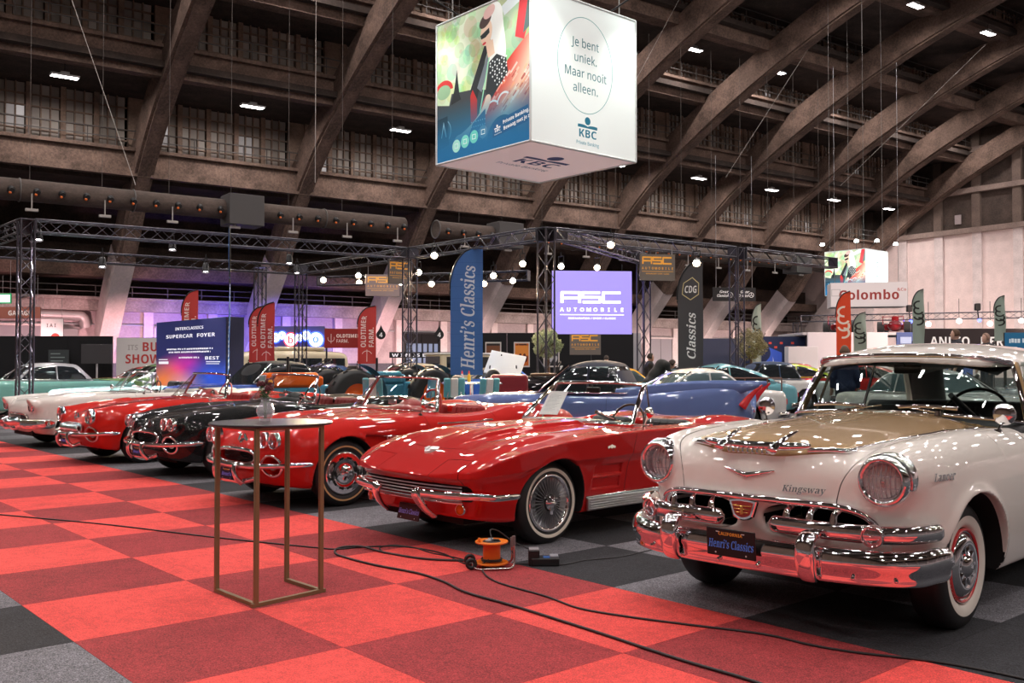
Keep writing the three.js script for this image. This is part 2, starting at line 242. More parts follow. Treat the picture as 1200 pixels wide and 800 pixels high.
// stepped roof: [beam b, beam bottom, beam top, window top, window b]
const STEP = [[65.6, 13.8, 15.6, 19.3, 66.9], [59.4, 18.9, 20.8, 23.6, 60.6], [54.9, 23.0, 24.6, 26.5, 56.1], [48.2, 25.6, 27.0, 28.4, 49.4], [40, 28.1, 29.4, 31.2, 41.2]];
{
  const paneDark = [M([0.26, 0.23, 0.2], 0.6), M([0.33, 0.29, 0.255], 0.6), M([0.42, 0.375, 0.335], 0.6)], paneLit = [M([0.3, 0.28, 0.27], 0.6, 0, { emissive: 0xd8d0d0, emissiveIntensity: 0.10 }), M([0.3, 0.28, 0.27], 0.6, 0, { emissive: 0xe8e0e0, emissiveIntensity: 0.22 })];
  const frame = wallMat(140, 118, 104, 31, 0.3), roof = struct('ceiling'); inHall(roof);
  STEP.forEach(([b, y0, y1, yw, bw], i) => {
    const nb = i < 4 ? STEP[i + 1][0] - 0.6 : BM - 0.1, sl = [], be = [];
    for (const s of [1, -1]) { const q = (x) => s > 0 ? x : mirrorB(x), r = (u, v, m, n) => hb(A0, A1, u, v, Math.min(q(m), q(n)), Math.max(q(m), q(n)));
      sl.push(r(yw, yw + 0.4, nb, bw + 2)); be.push(r(y0, y1, b, b + 0.55), r(y1 - 0.22, y1, b - 0.35, b), r(y0 + 0.25, y1 - 0.5, b + 0.5, bw + 0.5)); if (s < 0) sl.push(r(y1 - 0.5, yw + 0.3, bw, bw + 0.3)); }
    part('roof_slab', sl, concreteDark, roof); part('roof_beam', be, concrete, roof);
    // glazing and catwalk rail on the long side in view
    const rail = [];
    for (const h of [0.55, 1.1]) rail.push(hb(A0, A1, y1 + h - 0.03, y1 + h + 0.03, b - 0.3, b - 0.24));
    for (let a = A0; a < A1; a += i < 3 ? 1.7 : 3.4) rail.push(hb(a, a + 0.05, y1, y1 + 1.1, b - 0.3, b - 0.25));
    part('catwalk_rail', rail, railPaint, roof);
    const w = struct('window_' + (i + 1)); inHall(w); const r = rng(40 + i), stuff = [[], [], [], [], []], fr = [];
    for (let k = 0; k < ARCH.length - 1; k++) {
      const near = k >= 3 && k <= 5 && i < 2, s0 = ARCH[k] + 0.7, s1 = ARCH[k + 1] - 0.7, np = 5, pw = (s1 - s0) / np;
      for (let p = 0; p < np; p++) {
        const u0 = s0 + p * pw + 0.16, u1 = s0 + (p + 1) * pw - 0.16, nc = 3, nr = 5, lit = r() < (i === 0 ? 0.3 : 0.16), lc = Math.floor(r() * 2), lr = Math.floor(r() * 2);
        fr.push(hb(u0 - 0.32, u0, y1, yw, bw - 0.1, bw + 0.35));
        for (let c = 0; c < nc; c++) for (let q = 0; q < nr; q++) {
          const v0 = y1 + (yw - y1) * q / nr, v1 = y1 + (yw - y1) * (q + 1) / nr, x0 = lerp(u0, u1, c / nc) + 0.06, x1 = lerp(u0, u1, (c + 1) / nc) - 0.06, bright = lit && c >= lc && c < lc + 2 && q >= lr && q < lr + 2, mi = bright ? 3 + (r() < 0.5 ? 1 : 0) : Math.floor(r() * 3), g = hb(x0, x1, v0 + 0.05, v1 - 0.05, bw + 0.12 + r() * 0.03, bw + 0.16);
          if (near && p > 0) part('pane', g, mi > 2 ? paneLit[mi - 3] : paneDark[mi], w); else stuff[mi].push(g);
          if (c) fr.push(hb(x0 - 0.1, x0 - 0.02, v0, v1, bw + 0.02, bw + 0.14)); if (q) fr.push(hb(x0 - 0.12, x1 + 0.12, v0 - 0.04, v0 + 0.04, bw + 0.02, bw + 0.14));
        }
      }
      fr.push(hb(s0 - 1.4, s0 + 0.3, y1 - 0.5, yw, bw + 0.05, bw + 0.4));
    }
    part('window_frame', fr, frame, w);
    stuff.forEach((gs, n) => { if (gs.length) part('pane', gs, n > 2 ? paneLit[n - 3] : paneDark[n], w).userData.kind = 'stuff'; });
  });
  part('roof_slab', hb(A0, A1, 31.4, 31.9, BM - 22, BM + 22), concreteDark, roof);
}
{ // long wall under the roof, with its galleries
  const w = struct('wall_back'); inHall(w);
  part('lower_wall', hb(A0, A1 + 1, 0, 5.4, 76.6, 77.4), white2, w);
  part('upper_wall', [hb(A0, A1 + 1, 5.4, 14, 79.4, 80), hb(A0, A1 + 1, 13.6, 14, 66.6, 80)], wallDark, w);
  part('cornice', [hb(A0, A1, 5.4, 6.3, 75.4, 80), hb(A0, A1, 6.2, 6.4, 75.1, 75.6)], wallMat(150, 138, 134, 33, 0.3), w);
  part('dado', hb(A0, A1, 0, 1.5, 76.5, 76.62), wallMat(92, 92, 98, 34, 0.2), w);
  part('gallery_slab', [hb(A0, A1, 7.9, 8.8, 74.9, 80)], concrete, w);
  part('gallery_front', hb(A0, A1, 8.8, 10.4, 76.6, 76.8), wallDark, w);
  const rl = []; for (const y of [6.75, 7.2]) rl.push(hb(A0, A1, y, y + 0.06, 75.3, 75.4)); for (let a = A0; a < A1; a += 2.6) rl.push(hb(a, a + 0.06, 6.3, 7.2, 75.3, 75.4)); part('gallery_rail', rl, railPaint, w);
  const pil = []; for (let k = 0; k < ARCH.length - 1; k++) for (const t of [0.28, 0.72]) { const a = lerp(ARCH[k], ARCH[k + 1], t); pil.push(hb(a - 0.35, a + 0.35, 0, 5.4, 76.2, 76.7)); } part('pilaster', pil, white1, w);
  part('wall_conduit', [hb(A0, A1, 4.35, 4.45, 76.4, 76.6)], steel, w);
  // doors in the bays
  for (let k = 3; k < ARCH.length - 1; k++) {
    const a0 = lerp(ARCH[k], ARCH[k + 1], 0.33), a1 = lerp(ARCH[k], ARCH[k + 1], 0.67), open = k === 6, d = struct('door_' + (k - 2)); inHall(d);
    part('door_leaf', [hb(a0, (a0 + a1) / 2 - 0.03, 0, 4.2, 76.35, 76.5), hb((a0 + a1) / 2 + 0.03, a1, 0, 4.2, 76.35, 76.5)], open ? matte : M([0.28, 0.26, 0.28], 0.6), d);
    part('door_frame', [hb(a0 - 0.15, a0, 0, 4.35, 76.2, 76.6), hb(a1, a1 + 0.15, 0, 4.35, 76.2, 76.6), hb(a0 - 0.15, a1 + 0.15, 4.2, 4.35, 76.2, 76.6)], open ? black : white1, d);
    if (open) for (let q = 0; q < 6; q++) part('pane', hb(a0 + 0.25 + q * 0.58, a0 + 0.25 + q * 0.58 + 0.36, 1.2, 3.3, 76.28, 76.34), glow(0xa8b4d8, 0.35), d);
  }
  // end wall
  const e = struct('wall_right'); inHall(e);
  part('lower_wall', hb(A1, A1 + 0.6, 0, 15.5, -36, 80), wallMat(226, 206, 202, 35, 0.08), e);
  part('upper_wall', hb(A1, A1 + 0.6, 15.5, 32, -36, 80), panelBrown, e);
  const rib = [], pil2 = [], joint = [];
  for (const y of [15.5, 19.8, 24.1, 28.4]) rib.push(hb(A1 - 0.6, A1, y, y + 0.55, -36, 78));
  for (let b = 71.7; b > -34; b -= 4.35) { pil2.push(hb(A1 - 0.4, A1, 15.8, 31.5, b - 0.45, b + 0.45)); joint.push(hb(A1 - 0.25, A1, 0, 15.5, b - 0.5, b + 0.5)); }
  part('wall_rib', rib, wallMat(140, 122, 114, 36, 0.2), e); part('pilaster', pil2, wallMat(112, 96, 88, 37, 0.2), e); part('pilaster', joint, white1, e);
  part('wall_door', hb(A1 - 0.3, A1 - 0.2, 16.6, 17.6, 56, 56.7), white2, e);
  const l = struct('wall_left'); inHall(l); part('wall_panel', hb(A0 - 0.6, A0, 0, 32, -36, 80), concrete, l);
  const n = struct('wall_front'); inHall(n); part('wall_panel', hb(A0, A1, 0, 14, -36.6, -36), white2, n); part('upper_wall', hb(A0, A1, 13, 13.4, -36, -25), wallDark, n);
}
// ---- high-bay lamps: rows [b, height]
{
  const ROWS = [[61, 18.4, 'lower'], [52, 25.9, 'upper'], [39.5, 27.7, 'third'], [30.5, 28.6], [21, 29], [11, 28.6], [2, 27.7], [-10.5, 25.2], [-20, 17.5]];
  const ord = ['first', 'second', 'third', 'fourth', 'fifth', 'sixth', 'seventh', 'eighth', 'ninth', 'tenth'], seen = { lower: [4, 12], upper: [8, 12], third: [10, 10] };
  const gHouse = [rbox(1.6, 0.12, 0.6, 0.03), at(rbox(0.5, 0.2, 0.4, 0.04), 0, 0.14, 0)], gFace = at(new THREE.BoxGeometry(1.45, 0.02, 0.48), 0, -0.065, 0), gCord = bar([0, 0.2, 0], [0, 1.2, 0], 0.02), lampFace = glow(0xfff8f6, LAMP_GLOW);
  gFace.rotateY(0); const mh = M([0.4, 0.4, 0.4], 0.5);
  const house = join(gHouse);
  ROWS.forEach(([b, y, row]) => { for (let k = 0; k < ARCH.length - 1; k++) {
    const a = (ARCH[k] + ARCH[k + 1]) / 2, [x, , z] = hall(a, b), s = seen[row] && k >= seen[row][0] - 1 && k <= seen[row][1];
    const t = thing('high_bay_lamp', s ? `${ord[k - seen[row][0] + 1]} lamp from the left in the ${row} row of high-bay lamps under the roof` : 'bright high-bay lamp hanging from the roof outside the picture', 'lamp', [x, y, z], HT, s ? `high-bay lamps of the ${row} row` : 'high-bay lamps out of the picture');
    part('housing', house, mh, t); part('light_panel', gFace, lampFace, t); part('cord', gCord, black, t);
    const L = new THREE.RectAreaLight(0xfff5f0, HALL_LIGHT, 1.45, 0.48); L.name = 'lamp_light'; L.position.set(x, y - 0.1, z); L.rotation.order = 'YXZ'; L.rotation.set(-Math.PI / 2, HT, 0); L.castShadow = true; scene.add(L);
  } });
}
// ================================================================ CARS: local frame has its nose towards -x, the front axle at x = 0, the driver's side at +z
const arcPts = (fn, n = 24) => Array.from({ length: n + 1 }, (_, i) => fn(i / n));
const spiky = (a0, a1, n, r0, r1, y, w, th) => { const gs = []; for (let i = 0; i < n; i++) { const t = lerp(a0, a1, i / n), g = new THREE.BoxGeometry(r1 - r0, th, w); at(g, (r0 + r1) / 2, y, 0); g.rotateY(t); gs.push(g); } return gs; };
// tyre facing +z; the mesh called wheel is the tyre, its children are the sub-parts
function wheel(car, x, z, { R = 0.35, w = 0.095, rim = 0.2, band = null, bandColor = 0xd8d0c4, bandTex, cap, rimMat = chrome, rimStrip, turn = 0, y, lo }) {
  const prof = [[rim, -w * 0.7], [rim + 0.02, -w * 0.92], [(rim + R) / 2, -w * 1.02], [R - 0.03, -w * 0.9], [R - 0.008, -w * 0.68], [R, -w * 0.4], [R, w * 0.4], [R - 0.008, w * 0.68], [R - 0.03, w * 0.9], [(rim + R) / 2, w * 1.02], [rim + 0.02, w * 0.92], [rim, w * 0.7]];
  const q = new THREE.CatmullRomCurve3(prof.map(([a, b]) => V3(a, b, 0)), false, 'centripetal').getPoints(lo ? 20 : 44).map((p) => [p.x, p.y]), side = (r) => { let b = 0; for (let i = q.length >> 1; i < q.length - 1; i++) if ((q[i][0] - r) * (q[i + 1][0] - r) <= 0) { b = lerp(q[i][1], q[i + 1][1], (r - q[i][0]) / (q[i + 1][0] - q[i][0] || 1)); } return b; };
  const T = (g) => { g.rotateX(Math.PI / 2); if (z < 0) g.rotateY(Math.PI); return g; };
  const tread = []; const tyre = lathe(q, lo ? 30 : 56);
  const m = part('wheel', T(join([tyre, ...tread])), rubber, car); m.position.set(x, y ?? R - 0.006, z); if (turn) m.rotation.y = turn;
  if (band) part('whitewall', T(lathe(arcPts((t) => { const r = lerp(band[0], band[1], t); return [r, side(r) + 0.0025]; }, 10), 64)), M(bandColor, 0.5), m);
  if (rimStrip) part('rim_band', T(lathe([[rim - 0.002, w * 0.62], [rim + 0.004, w * 0.96], [rim - 0.008, w * 1.0], [rim - 0.016, w * 0.9]], 56)), rimStrip, m);
  part('rim', T(lathe([[rim, -w * 0.7], [rim - 0.02, 0], [rim - 0.012, w * 0.55], [rim + 0.003, w * 0.9], [rim - 0.01, w * 0.95], [rim - 0.022, w * 0.8], [0.001, w * 0.3]], 48)), rimMat, m);
  if (cap) for (const [n, g, mt] of cap(w)) part(n, T(join(g)), mt, m);
  return m;
}
const lensMat = M([0.95, 0.95, 0.97], 0.02, 0, { transmission: 1, thickness: 0, ior: 1.5, bumpMap: dataTex(64, 64, (x, y) => { const v = 128 + 110 * Math.sin(x * Math.PI / 4) * (y % 32 < 3 ? 0.2 : 1); return [v, v, v]; }, false), bumpScale: 0.0009 });
// round sealed-beam lamp facing -x
function headlamp(car, x, y, z, r, rb, { depth = 0.06, name = 'headlamp', tilt = 0, color = null, flutes = 0 } = {}) {
  const T = (g) => { g.rotateZ(Math.PI / 2); return g; };               // lathe axis y becomes -x
  const m = part(name, T(lathe([[rb - 0.004, -depth], [rb, -depth * 0.5], [rb, depth * 0.1], [rb - (rb - r) * 0.3, depth * 0.38], [r + (rb - r) * 0.25, depth * 0.36], [r, depth * 0.12], [r - 0.004, -depth * 0.2]], 40)), chrome, car);
  m.position.set(x, y, z); m.rotation.y = tilt;
  part('reflector', T(lathe(arcPts((t) => [Math.max(0.001, r * t), -depth * 0.9 + depth * 0.85 * t * t], 12), 32)), M([0.5, 0.5, 0.53], 0.12, 1), m);
  const g = lathe(arcPts((t) => [Math.max(0.0005, r * t), depth * (0.02 + 0.4 * (1 - t * t))], 14), 36); { const p = g.attributes.position, u = g.attributes.uv; for (let i = 0; i < p.count; i++) u.setXY(i, p.getX(i) / r * 1.6, p.getZ(i) / r * 1.2); }
  part('lens', T(g), color ? M(color, 0.1, 0, { transmission: 0.5, thickness: 0, ior: 1.5, emissive: color, emissiveIntensity: 0.05 }) : lensMat, m);
  if (flutes) part('lens_flute', [...[-0.72, -0.48, -0.24, 0, 0.24, 0.48, 0.72].map((q) => { const h = r * Math.sqrt(1 - q * q) * 0.92; return sweep([-1, -0.5, 0, 0.5, 1].map((v) => [-depth * (0.035 + 0.4 * (1 - q * q - (v * h / r) ** 2)), v * h, q * r]), ring(r * 0.09, r * 0.035, 8), { n: 14, up: V3(0, 0, 1) }); }), ...[-0.35, 0.3].map((v) => { const h = r * Math.sqrt(1 - v * v) * 0.92; return sweep([-1, -0.5, 0, 0.5, 1].map((q) => [-depth * (0.035 + 0.4 * (1 - v * v - (q * h / r) ** 2)), v * r, q * h]), ring(r * 0.05, r * 0.03, 8), { n: 14 }); })], M([0.75, 0.74, 0.76], 0.03, 0, { transmission: 0.85, thickness: 0, ior: 1.7 }), m);
  if (!color) part('bulb', T(new THREE.SphereGeometry(r * 0.16, 12, 8)), M([0.7, 0.65, 0.6], 0.2, 1), m);
  return m;
}
function steering(car, x, y, z, r, col, tilt = 0.5, spoke = chrome) {
  const g = new THREE.TorusGeometry(r, 0.011, 10, 48); g.rotateY(Math.PI / 2); const m = part('steering_wheel', g, col, car); m.position.set(x, y, z); m.rotation.z = -tilt;
  part('steering_spokes', [bar([0, 0, -r], [0.02, 0, 0], 0.007), bar([0, 0, r], [0.02, 0, 0], 0.007), bar([0, -r, 0], [0.02, 0, 0], 0.007), at(rotZ(new THREE.CylinderGeometry(0.035, 0.045, 0.04, 16), Math.PI / 2), 0.02, 0, 0), bar([0, 0, 0], [-0.45, -0.02, 0], 0.02)], spoke, m); return m;
}
function seat(car, x, y, z, w, mat, back = 0.42) {
  const b = at(rotZ(at(rbox(0.14, back, w, 0.05, 3), 0, back / 2, 0), -0.22), x + 0.24, y + 0.08, z), c = at(rbox(0.5, 0.16, w, 0.06, 3), x, y + 0.06, z), rolls = []; for (let i = -2; i <= 2; i++) rolls.push(at(rotZ(at(rbox(0.03, back * 0.84, w * 0.15, 0.012, 2), -0.075, back / 2, 0), -0.22), x + 0.24, y + 0.08, z + i * w * 0.175));
  const m = part('seat', [b, c], mat, car); part('seat_rib', rolls, mat, m); return m;
}
// loft of glass between two rows of points (given for z >= 0, mirrored), with frame bars along chosen edges
function shield(car, bot, top, { frame = chrome, fr = 0.014, gl = glass, name = 'windscreen', bow = 0.02, topR = fr, botR = fr, sideR = fr } = {}) {
  const full = (p) => new THREE.CatmullRomCurve3([...p.slice(1).reverse().map(([x, y, z]) => V3(x, y, -z)), ...p.map(vec)], false, 'centripetal'), B = full(bot), T = full(top);
  const P = (u, v) => { const a = B.getPointAt(u), b = T.getPointAt(u); return [lerp(a.x, b.x, v) - bow * 4 * v * (1 - v) * 0.4, lerp(a.y, b.y, v) + bow * 4 * v * (1 - v) * 0.2, lerp(a.z, b.z, v) * (1 + bow * v * (1 - v) * 2)]; };
  const m = part(name, grid(P, 40, 10), gl, car);
  const edge = (fn, r, n) => r ? [sweep(arcPts(fn, 16).map((p) => vec(p)), ring(r, r * 0.8, 10), { n })] : [];
  part(name + '_frame', [...edge((t) => P(t, 0), botR, 44), ...edge((t) => P(t, 1), topR, 44), ...edge((t) => P(0, t), sideR, 14), ...edge((t) => P(1, t), sideR, 14)], frame, car); return { m, P };
}
const noTri = (o) => o.I.length === 0;
function bodyPart(name, m, mat, parent, label) { return noTri(m) ? null : part(name, geo(m), mat, parent, label); }
const { FontLoader } = await import('three/addons/loaders/FontLoader.js');
const { TextGeometry } = await import('three/addons/geometries/TextGeometry.js');
const serif = await new FontLoader().loadAsync('fonts/droid/droid_serif_bold.typeface.json'), sans = await new FontLoader().loadAsync('fonts/droid/droid_sans_bold.typeface.json');
function letters(txt, size, depth, font = sans, slant = 0) { const g = new TextGeometry(txt, { font, size, depth, curveSegments: 3, bevelEnabled: false }); if (slant) g.applyMatrix4(new THREE.Matrix4().makeShear(slant, 0, 0, 0, 0, 0).transpose()); g.computeBoundingBox(); const b = g.boundingBox; g.translate(-(b.min.x + b.max.x) / 2, -(b.min.y + b.max.y) / 2, 0); return g; }
// number plate with lettering, facing -x, hung under `car`
function numberPlate(car, x, y, z, w, h, words, { bg = '#140a0c', fg = '#4f92ff', top = null, tilt = 0 } = {}) {
  const m = part('number_plate', rbox(0.012, h, w, 0.004), M(bg, 0.4), car); m.position.set(x, y, z); m.rotation.z = tilt;
  const t = canvasTex(512, 256, (c, W, H) => { c.fillStyle = bg; c.fillRect(0, 0, W, H); c.textAlign = 'center'; c.textBaseline = 'middle'; if (top) { c.fillStyle = '#e9a63a'; c.font = 'bold 44px sans-serif'; c.fillText(top, W / 2, H * 0.16); c.fillStyle = '#ddd'; c.fillRect(100, 20, 34, 8); c.fillRect(378, 20, 34, 8); } c.fillStyle = fg; c.font = 'italic bold 112px serif'; c.fillText(words, W / 2, H * (top ? 0.56 : 0.5), W * 0.96); c.fillStyle = '#ccc'; for (const px of [90, 422]) { c.beginPath(); c.arc(px, H * 0.9, 9, 0, 7); c.fill(); } });
  const f = new THREE.PlaneGeometry(w * 0.97, h * 0.94); f.rotateY(-Math.PI / 2); f.translate(-0.0068, 0, 0); part('plate_print', f, printed(t), m); return m;
}
const roundMirror = (car, p, r = 0.058, h = 0.1, dir = 1) => { const [x, y, z] = p; return part('wing_mirror', [bar([x, y, z], [x + 0.02, y + h, z + 0.02 * dir], 0.008), at(lathe([[0.001, 0], [r * 0.7, 0.006], [r, 0.03], [r, 0.04], [r * 0.94, 0.043], [0.001, 0.043]], 24).rotateZ(-Math.PI / 2), x + 0.005, y + h + r * 0.75, z + 0.025 * dir), at(rotZ(new THREE.CylinderGeometry(0.02, 0.028, 0.02, 12), 0), x, y, z)], chrome, car); };
// body shell from curves: S = { w, hc, hf, zf, fall, nose, plan, yb, tail, roundness..., arches: [[x, y, r]], cabin: [x0, x1, z, y], extra, bonnet, door: [x0, x1], h, box }
function shell(car, S, mat, liningMat) {
  const zf = S.zf ?? 0.66, kF = S.kF ?? 0.16, kT = S.kT ?? 0.1, AR = S.arches, C = S.cabin;
  const base = (x, y, z) => {
    let lip = 0; if (S.lip) for (const [ax, ay, ar] of AR) { const rr = Math.hypot(x - ax, y - ay); lip += S.lip * Math.exp(-(((rr - ar) / 0.035) ** 2)) * (y > ay - 0.1 ? 1 : 0); }
    const side = z - S.w(x) - S.p(y, x) - lip, dz = z - zf, fen = S.hf(x) - (dz > 0 ? S.fallOut ?? 1.2 : S.fallIn ?? 1.2) * dz * dz, hood = S.hc(x) - (S.crown ?? 0.12) * z * z - (S.bulge ? S.bulge(x, z) : 0);
    const top = y - smax(hood, fen, S.kV ?? 0.05), front = S.nose(y) + S.plan(z) - x;
    let d = smax(smax(side, front, kF), top, kT); d = smax(d, S.yb(x) - y, 0.03); d = smax(d, x - S.tail(y) + (S.tailPlan ?? 0.12) * (z / 0.8) ** 2.5, S.kR ?? 0.14);
    return S.extra ? S.extra(d, x, y, z) : d;
  };
  const f = (x, y, z) => {
    let d = base(x, y, z); if (S.cut) d = S.cut(d, x, y, z);
    if (z > 0.4) for (const [ax, ay, ar] of AR) if (Math.abs(x - ax) < ar + 0.15) d = smax(d, -Math.max(Math.hypot(x - ax, y - ay) - ar, 0.58 - z), 0.012);
    if (C && x > C[0] - 0.2 && x < C[1] + 0.2) { const e = 0.16, qx = Math.max(Math.abs(x - (C[0] + C[1]) / 2) - (C[1] - C[0]) / 2 + e, 0), qz = Math.max(z - C[2] + e, 0); d = smax(d, -Math.max(Math.hypot(qx, qz) - e, C[3] - y), 0.05); }
    return d;
  };
  let m = meshField(f, S.box, S.h), A, J; const joints = [];
  [A, m] = split(m, (x, y, z) => { let v = -1; for (const [ax, ay, ar] of AR) v = Math.max(v, ar + 0.006 - Math.hypot(x - ax, y - ay)); return Math.abs(z) > 0.5 && Math.abs(z) < S.w(x) - 0.035 ? v : -1; }); for (const q of split(A, (x) => x - 1.2)) for (const q2 of split(q, (x, y, z) => z)) bodyPart('wheel_arch', q2, matte, car);
  if (C) { [A, m] = split(m, (x, y, z, a, b) => { const e = 0.16, qx = Math.max(Math.abs(x - (C[0] + C[1]) / 2) - (C[1] - C[0]) / 2 + e, 0), qz = Math.max(Math.abs(z) - C[2] + e, 0); return Math.min(e + 0.004 - Math.hypot(qx, qz), (S.lineTop ?? 0.8) - y, y - C[3] + 0.02); }); bodyPart('cabin_lining', A, liningMat || black, car); }
  for (const [n, fn, mt] of S.zones || []) { [A, m] = split(m, fn); bodyPart(n, A, mt, car); }
  for (const [n, fn, mt, w] of S.panels || []) { [A, m, J] = panel(m, fn, w ?? 0.005); joints.push(J); if (n === 'lamp_cover') split(A, (x, y, z) => z).forEach((q) => bodyPart(n, q, mt || mat, car)); else bodyPart(n, A, mt || mat, car); }
  if (S.door) { let D; [D, m, J] = panel(m, (x, y, z) => Math.min(x - S.door[0] - 0.04 * (0.6 - y), S.door[1] - x, y - (S.door[2] ?? 0.32), Math.abs(z) - 0.66), 0.005); joints.push(J); split(D, (x, y, z) => z).forEach((q) => bodyPart('door', q, mat, car)); }
  const body = bodyPart('body', m, mat, car); if (joints.length) bodyPart('panel_joint', joined(...joints), black, car);
  part('chassis', [bx(S.box[0] + 0.3, S.box[1] - 0.4, S.under ?? 0.2, 0.36, -0.5, 0.5), ...(C ? [bx(C[0], C[1], C[3] - 0.06, C[3] + 0.01, -C[2], C[2])] : [])], matte, car);
  return { base, f, body };
}
const side = (s) => (p) => { p.z = s * Math.abs(p.z); return p; };
const inset = (p, cx, cy, hx, hy, n = 4) => 1 - (Math.abs((p[0] - cx) / hx) ** n + Math.abs((p[1] - cy) / hy) ** n) ** (1 / n);
// ================================================================ cream and gold hardtop, right foreground
{
  const car = thing('hardtop_car', 'cream hardtop car with gold bonnet, chrome grille and wide whitewall tyres, at the right', 'car', [3.655, 0, 2.09], 0.06);
  const cream = paint([0.80, 0.745, 0.69], 0.6), gold = M([0.34, 0.215, 0.10], 0.5, 0.25, { clearcoat: 1, clearcoatRoughness: 0.03, specularIntensity: 0.3 });
  const w = curve([[-0.95, 0.72], [-0.8, 0.80], [-0.6, 0.872], [-0.3, 0.908], [0, 0.925], [0.6, 0.94], [1.5, 0.945], [3, 0.94], [3.9, 0.90], [4.5, 0.82]]);
  const hc = curve([[-0.95, 0.9], [-0.8, 0.965], [-0.72, 1.0], [-0.55, 1.035], [-0.3, 1.06], [0.2, 1.09], [0.8, 1.115], [1.0, 1.1], [1.3, 1.05], [3.1, 1.03], [3.7, 1.03], [4.3, 0.99], [4.6, 0.9]]);
  const hf = curve([[-0.8, 0.95], [-0.6, 0.985], [-0.3, 1.02], [0, 1.035], [0.8, 1.045], [1.4, 1.03], [3, 1.02], [3.8, 1.06], [4.4, 1.08], [4.6, 1.0]]);
  const nose = curve([[0.3, -0.6], [0.42, -0.72], [0.55, -0.775], [0.7, -0.79], [0.8, -0.785], [0.9, -0.765], [1.0, -0.72], [1.1, -0.6]]), yb = curve([[-0.9, 0.43], [-0.6, 0.36], [-0.3, 0.29], [0.5, 0.26], [3, 0.26], [4.5, 0.38]]);
  const zb = curve([[-0.8, 0.45], [-0.6, 0.475], [-0.4, 0.505], [0, 0.55], [0.5, 0.60], [0.9, 0.66], [1.2, 0.7]]);
  const zg = curve([[0.6, 0.50], [0.7, 0.475], [0.8, 0.49], [0.9, 0.535], [0.98, 0.60], [1.04, 0.645], [1.1, 0.66], [1.2, 0.68]]);
  const base = (x, y, z) => {
    const p = y < 0.62 ? -0.5 * (0.62 - y) ** 2 : -0.42 * (y - 0.62) ** 2, rr = Math.hypot(x, y - 0.34), lip = 0.016 * Math.exp(-(((rr - 0.41) / 0.035) ** 2)) * (y > 0.3 ? 1 : 0);
    const side = z - w(x) - p - lip;
    const q = z / 0.56, hood = hc(x) - 0.055 * q * q - (x < 1.0 ? 0.02 * q ** 4 : 0) + (x < 1.05 ? 0.014 * sstep(-0.012, 0.012, Math.min(zb(x) - z, x + 0.755 - 0.6 * z * z)) : 0), fen = hf(x) - 1.1 * (z - 0.71) ** 2;
    const top = y - smax(hood, fen, 0.05) - 0;
    const front = nose(y) + 0.17 * (z / 0.7) ** 2.3 - 0.028 * Math.exp(-((z / 0.13) ** 2)) * sstep(0.5, 0.62, y) * sstep(1.0, 0.9, y) - x;
    let d = smax(side, front, 0.2); d = smax(d, top, 0.13);
    d = smax(d, yb(x) - y, 0.03); d = smax(d, x - 4.42 - 0.1 * (1 - (y - 0.6) ** 2), 0.12);
    if (x < 0.5) { const pod = smax(Math.hypot(y - 0.845 - 0.05 * (x + 0.6), z - 0.70) - 0.131, -0.635 - x, 0.02); d = smin(d, Math.max(pod, x - 0.4), 0.09); }
    return d;
  };
  const f = (x, y, z) => {
    let d = base(x, y, z);
    if (x < 0.2) { const az = Math.abs(z - 0.365) / 0.285, ay = Math.abs(y - 0.605 + 0.05 * Math.max(0, z - 0.35)) / 0.088, m = ((az ** 3 + ay ** 3) ** (1 / 3) - 1) * 0.09; d = smax(d, -Math.max(m, x + 0.35), 0.025); }
    if (z > 0.45) for (const [ax, ar] of [[0.02, 0.408], [3.05, 0.40]]) if (Math.abs(x - ax) < 0.6) d = smax(d, -Math.max(Math.hypot(x - ax, y - 0.335) - ar, 0.62 - z), 0.012);
    if (x > 0.7 && x < 3.4) d = smax(d, -Math.max(Math.max(1.02 - x, x - 3.05), z - 0.80, 0.42 - y), 0.04);
    return d;
  };
  let m = meshField(f, [-0.92, 4.62, 0.2, 1.2, 1.0], 0.0155), A, J, joints = [];
  [A, m] = split(m, (x, y, z) => Math.max(0.415 - Math.hypot(x - 0.02, y - 0.335), 0.407 - Math.hypot(x - 3.05, y - 0.335)) > 0 && Math.abs(z) > 0.5 && Math.abs(z) < 0.905 ? 1 : -1); for (const q of split(A, (x) => x - 1.2)) for (const q2 of split(q, (x, y, z) => z)) bodyPart('wheel_arch', q2, matte, car);
  [A, m] = split(m, (x, y, z, a, b, c) => x > 1.02 && x < 3.06 && Math.abs(z) < 0.801 && y < 1.03 && (y < 0.43 || x < 1.03 || x > 3.04 || Math.abs(z) > 0.79) && (y < 0.43 || c * z < 0 || Math.abs(a) > 0.7) ? 1 : -1); bodyPart('cabin_lining', A, M([0.05, 0.05, 0.052], 0.8), car);
  [A, m] = split(m, (x, y, z) => { const az = (Math.abs(z) - 0.365) / 0.285, ay = (y - 0.605 + 0.05 * Math.max(0, Math.abs(z) - 0.35)) / 0.088; return x < -0.3 ? Math.min(1.0 - (Math.abs(az) ** 3 + Math.abs(ay) ** 3) ** (1 / 3), 1) * 0.1 : -1; }); bodyPart('grille_recess', A, matte, car);
  // bonnet: gold top and cream front, both part of the lid
  let lid; [lid, m, J] = panel(m, (x, y, z, a, b) => Math.min(zg(y) - Math.abs(z), y - 0.70, 0.86 + 0.1 * Math.abs(z) - x), 0.005); joints.push(J);
  const [goldTop, rest] = split(lid, (x, y, z, a, b) => Math.min(zb(x) - Math.abs(z), b - 0.1, x + 0.752 - 0.6 * z * z)); lid = rest;
  const bonnet = bodyPart('bonnet', goldTop, gold, car, 'gold bonnet top'); bodyPart('bonnet_front', lid, cream, bonnet, 'cream bonnet front');
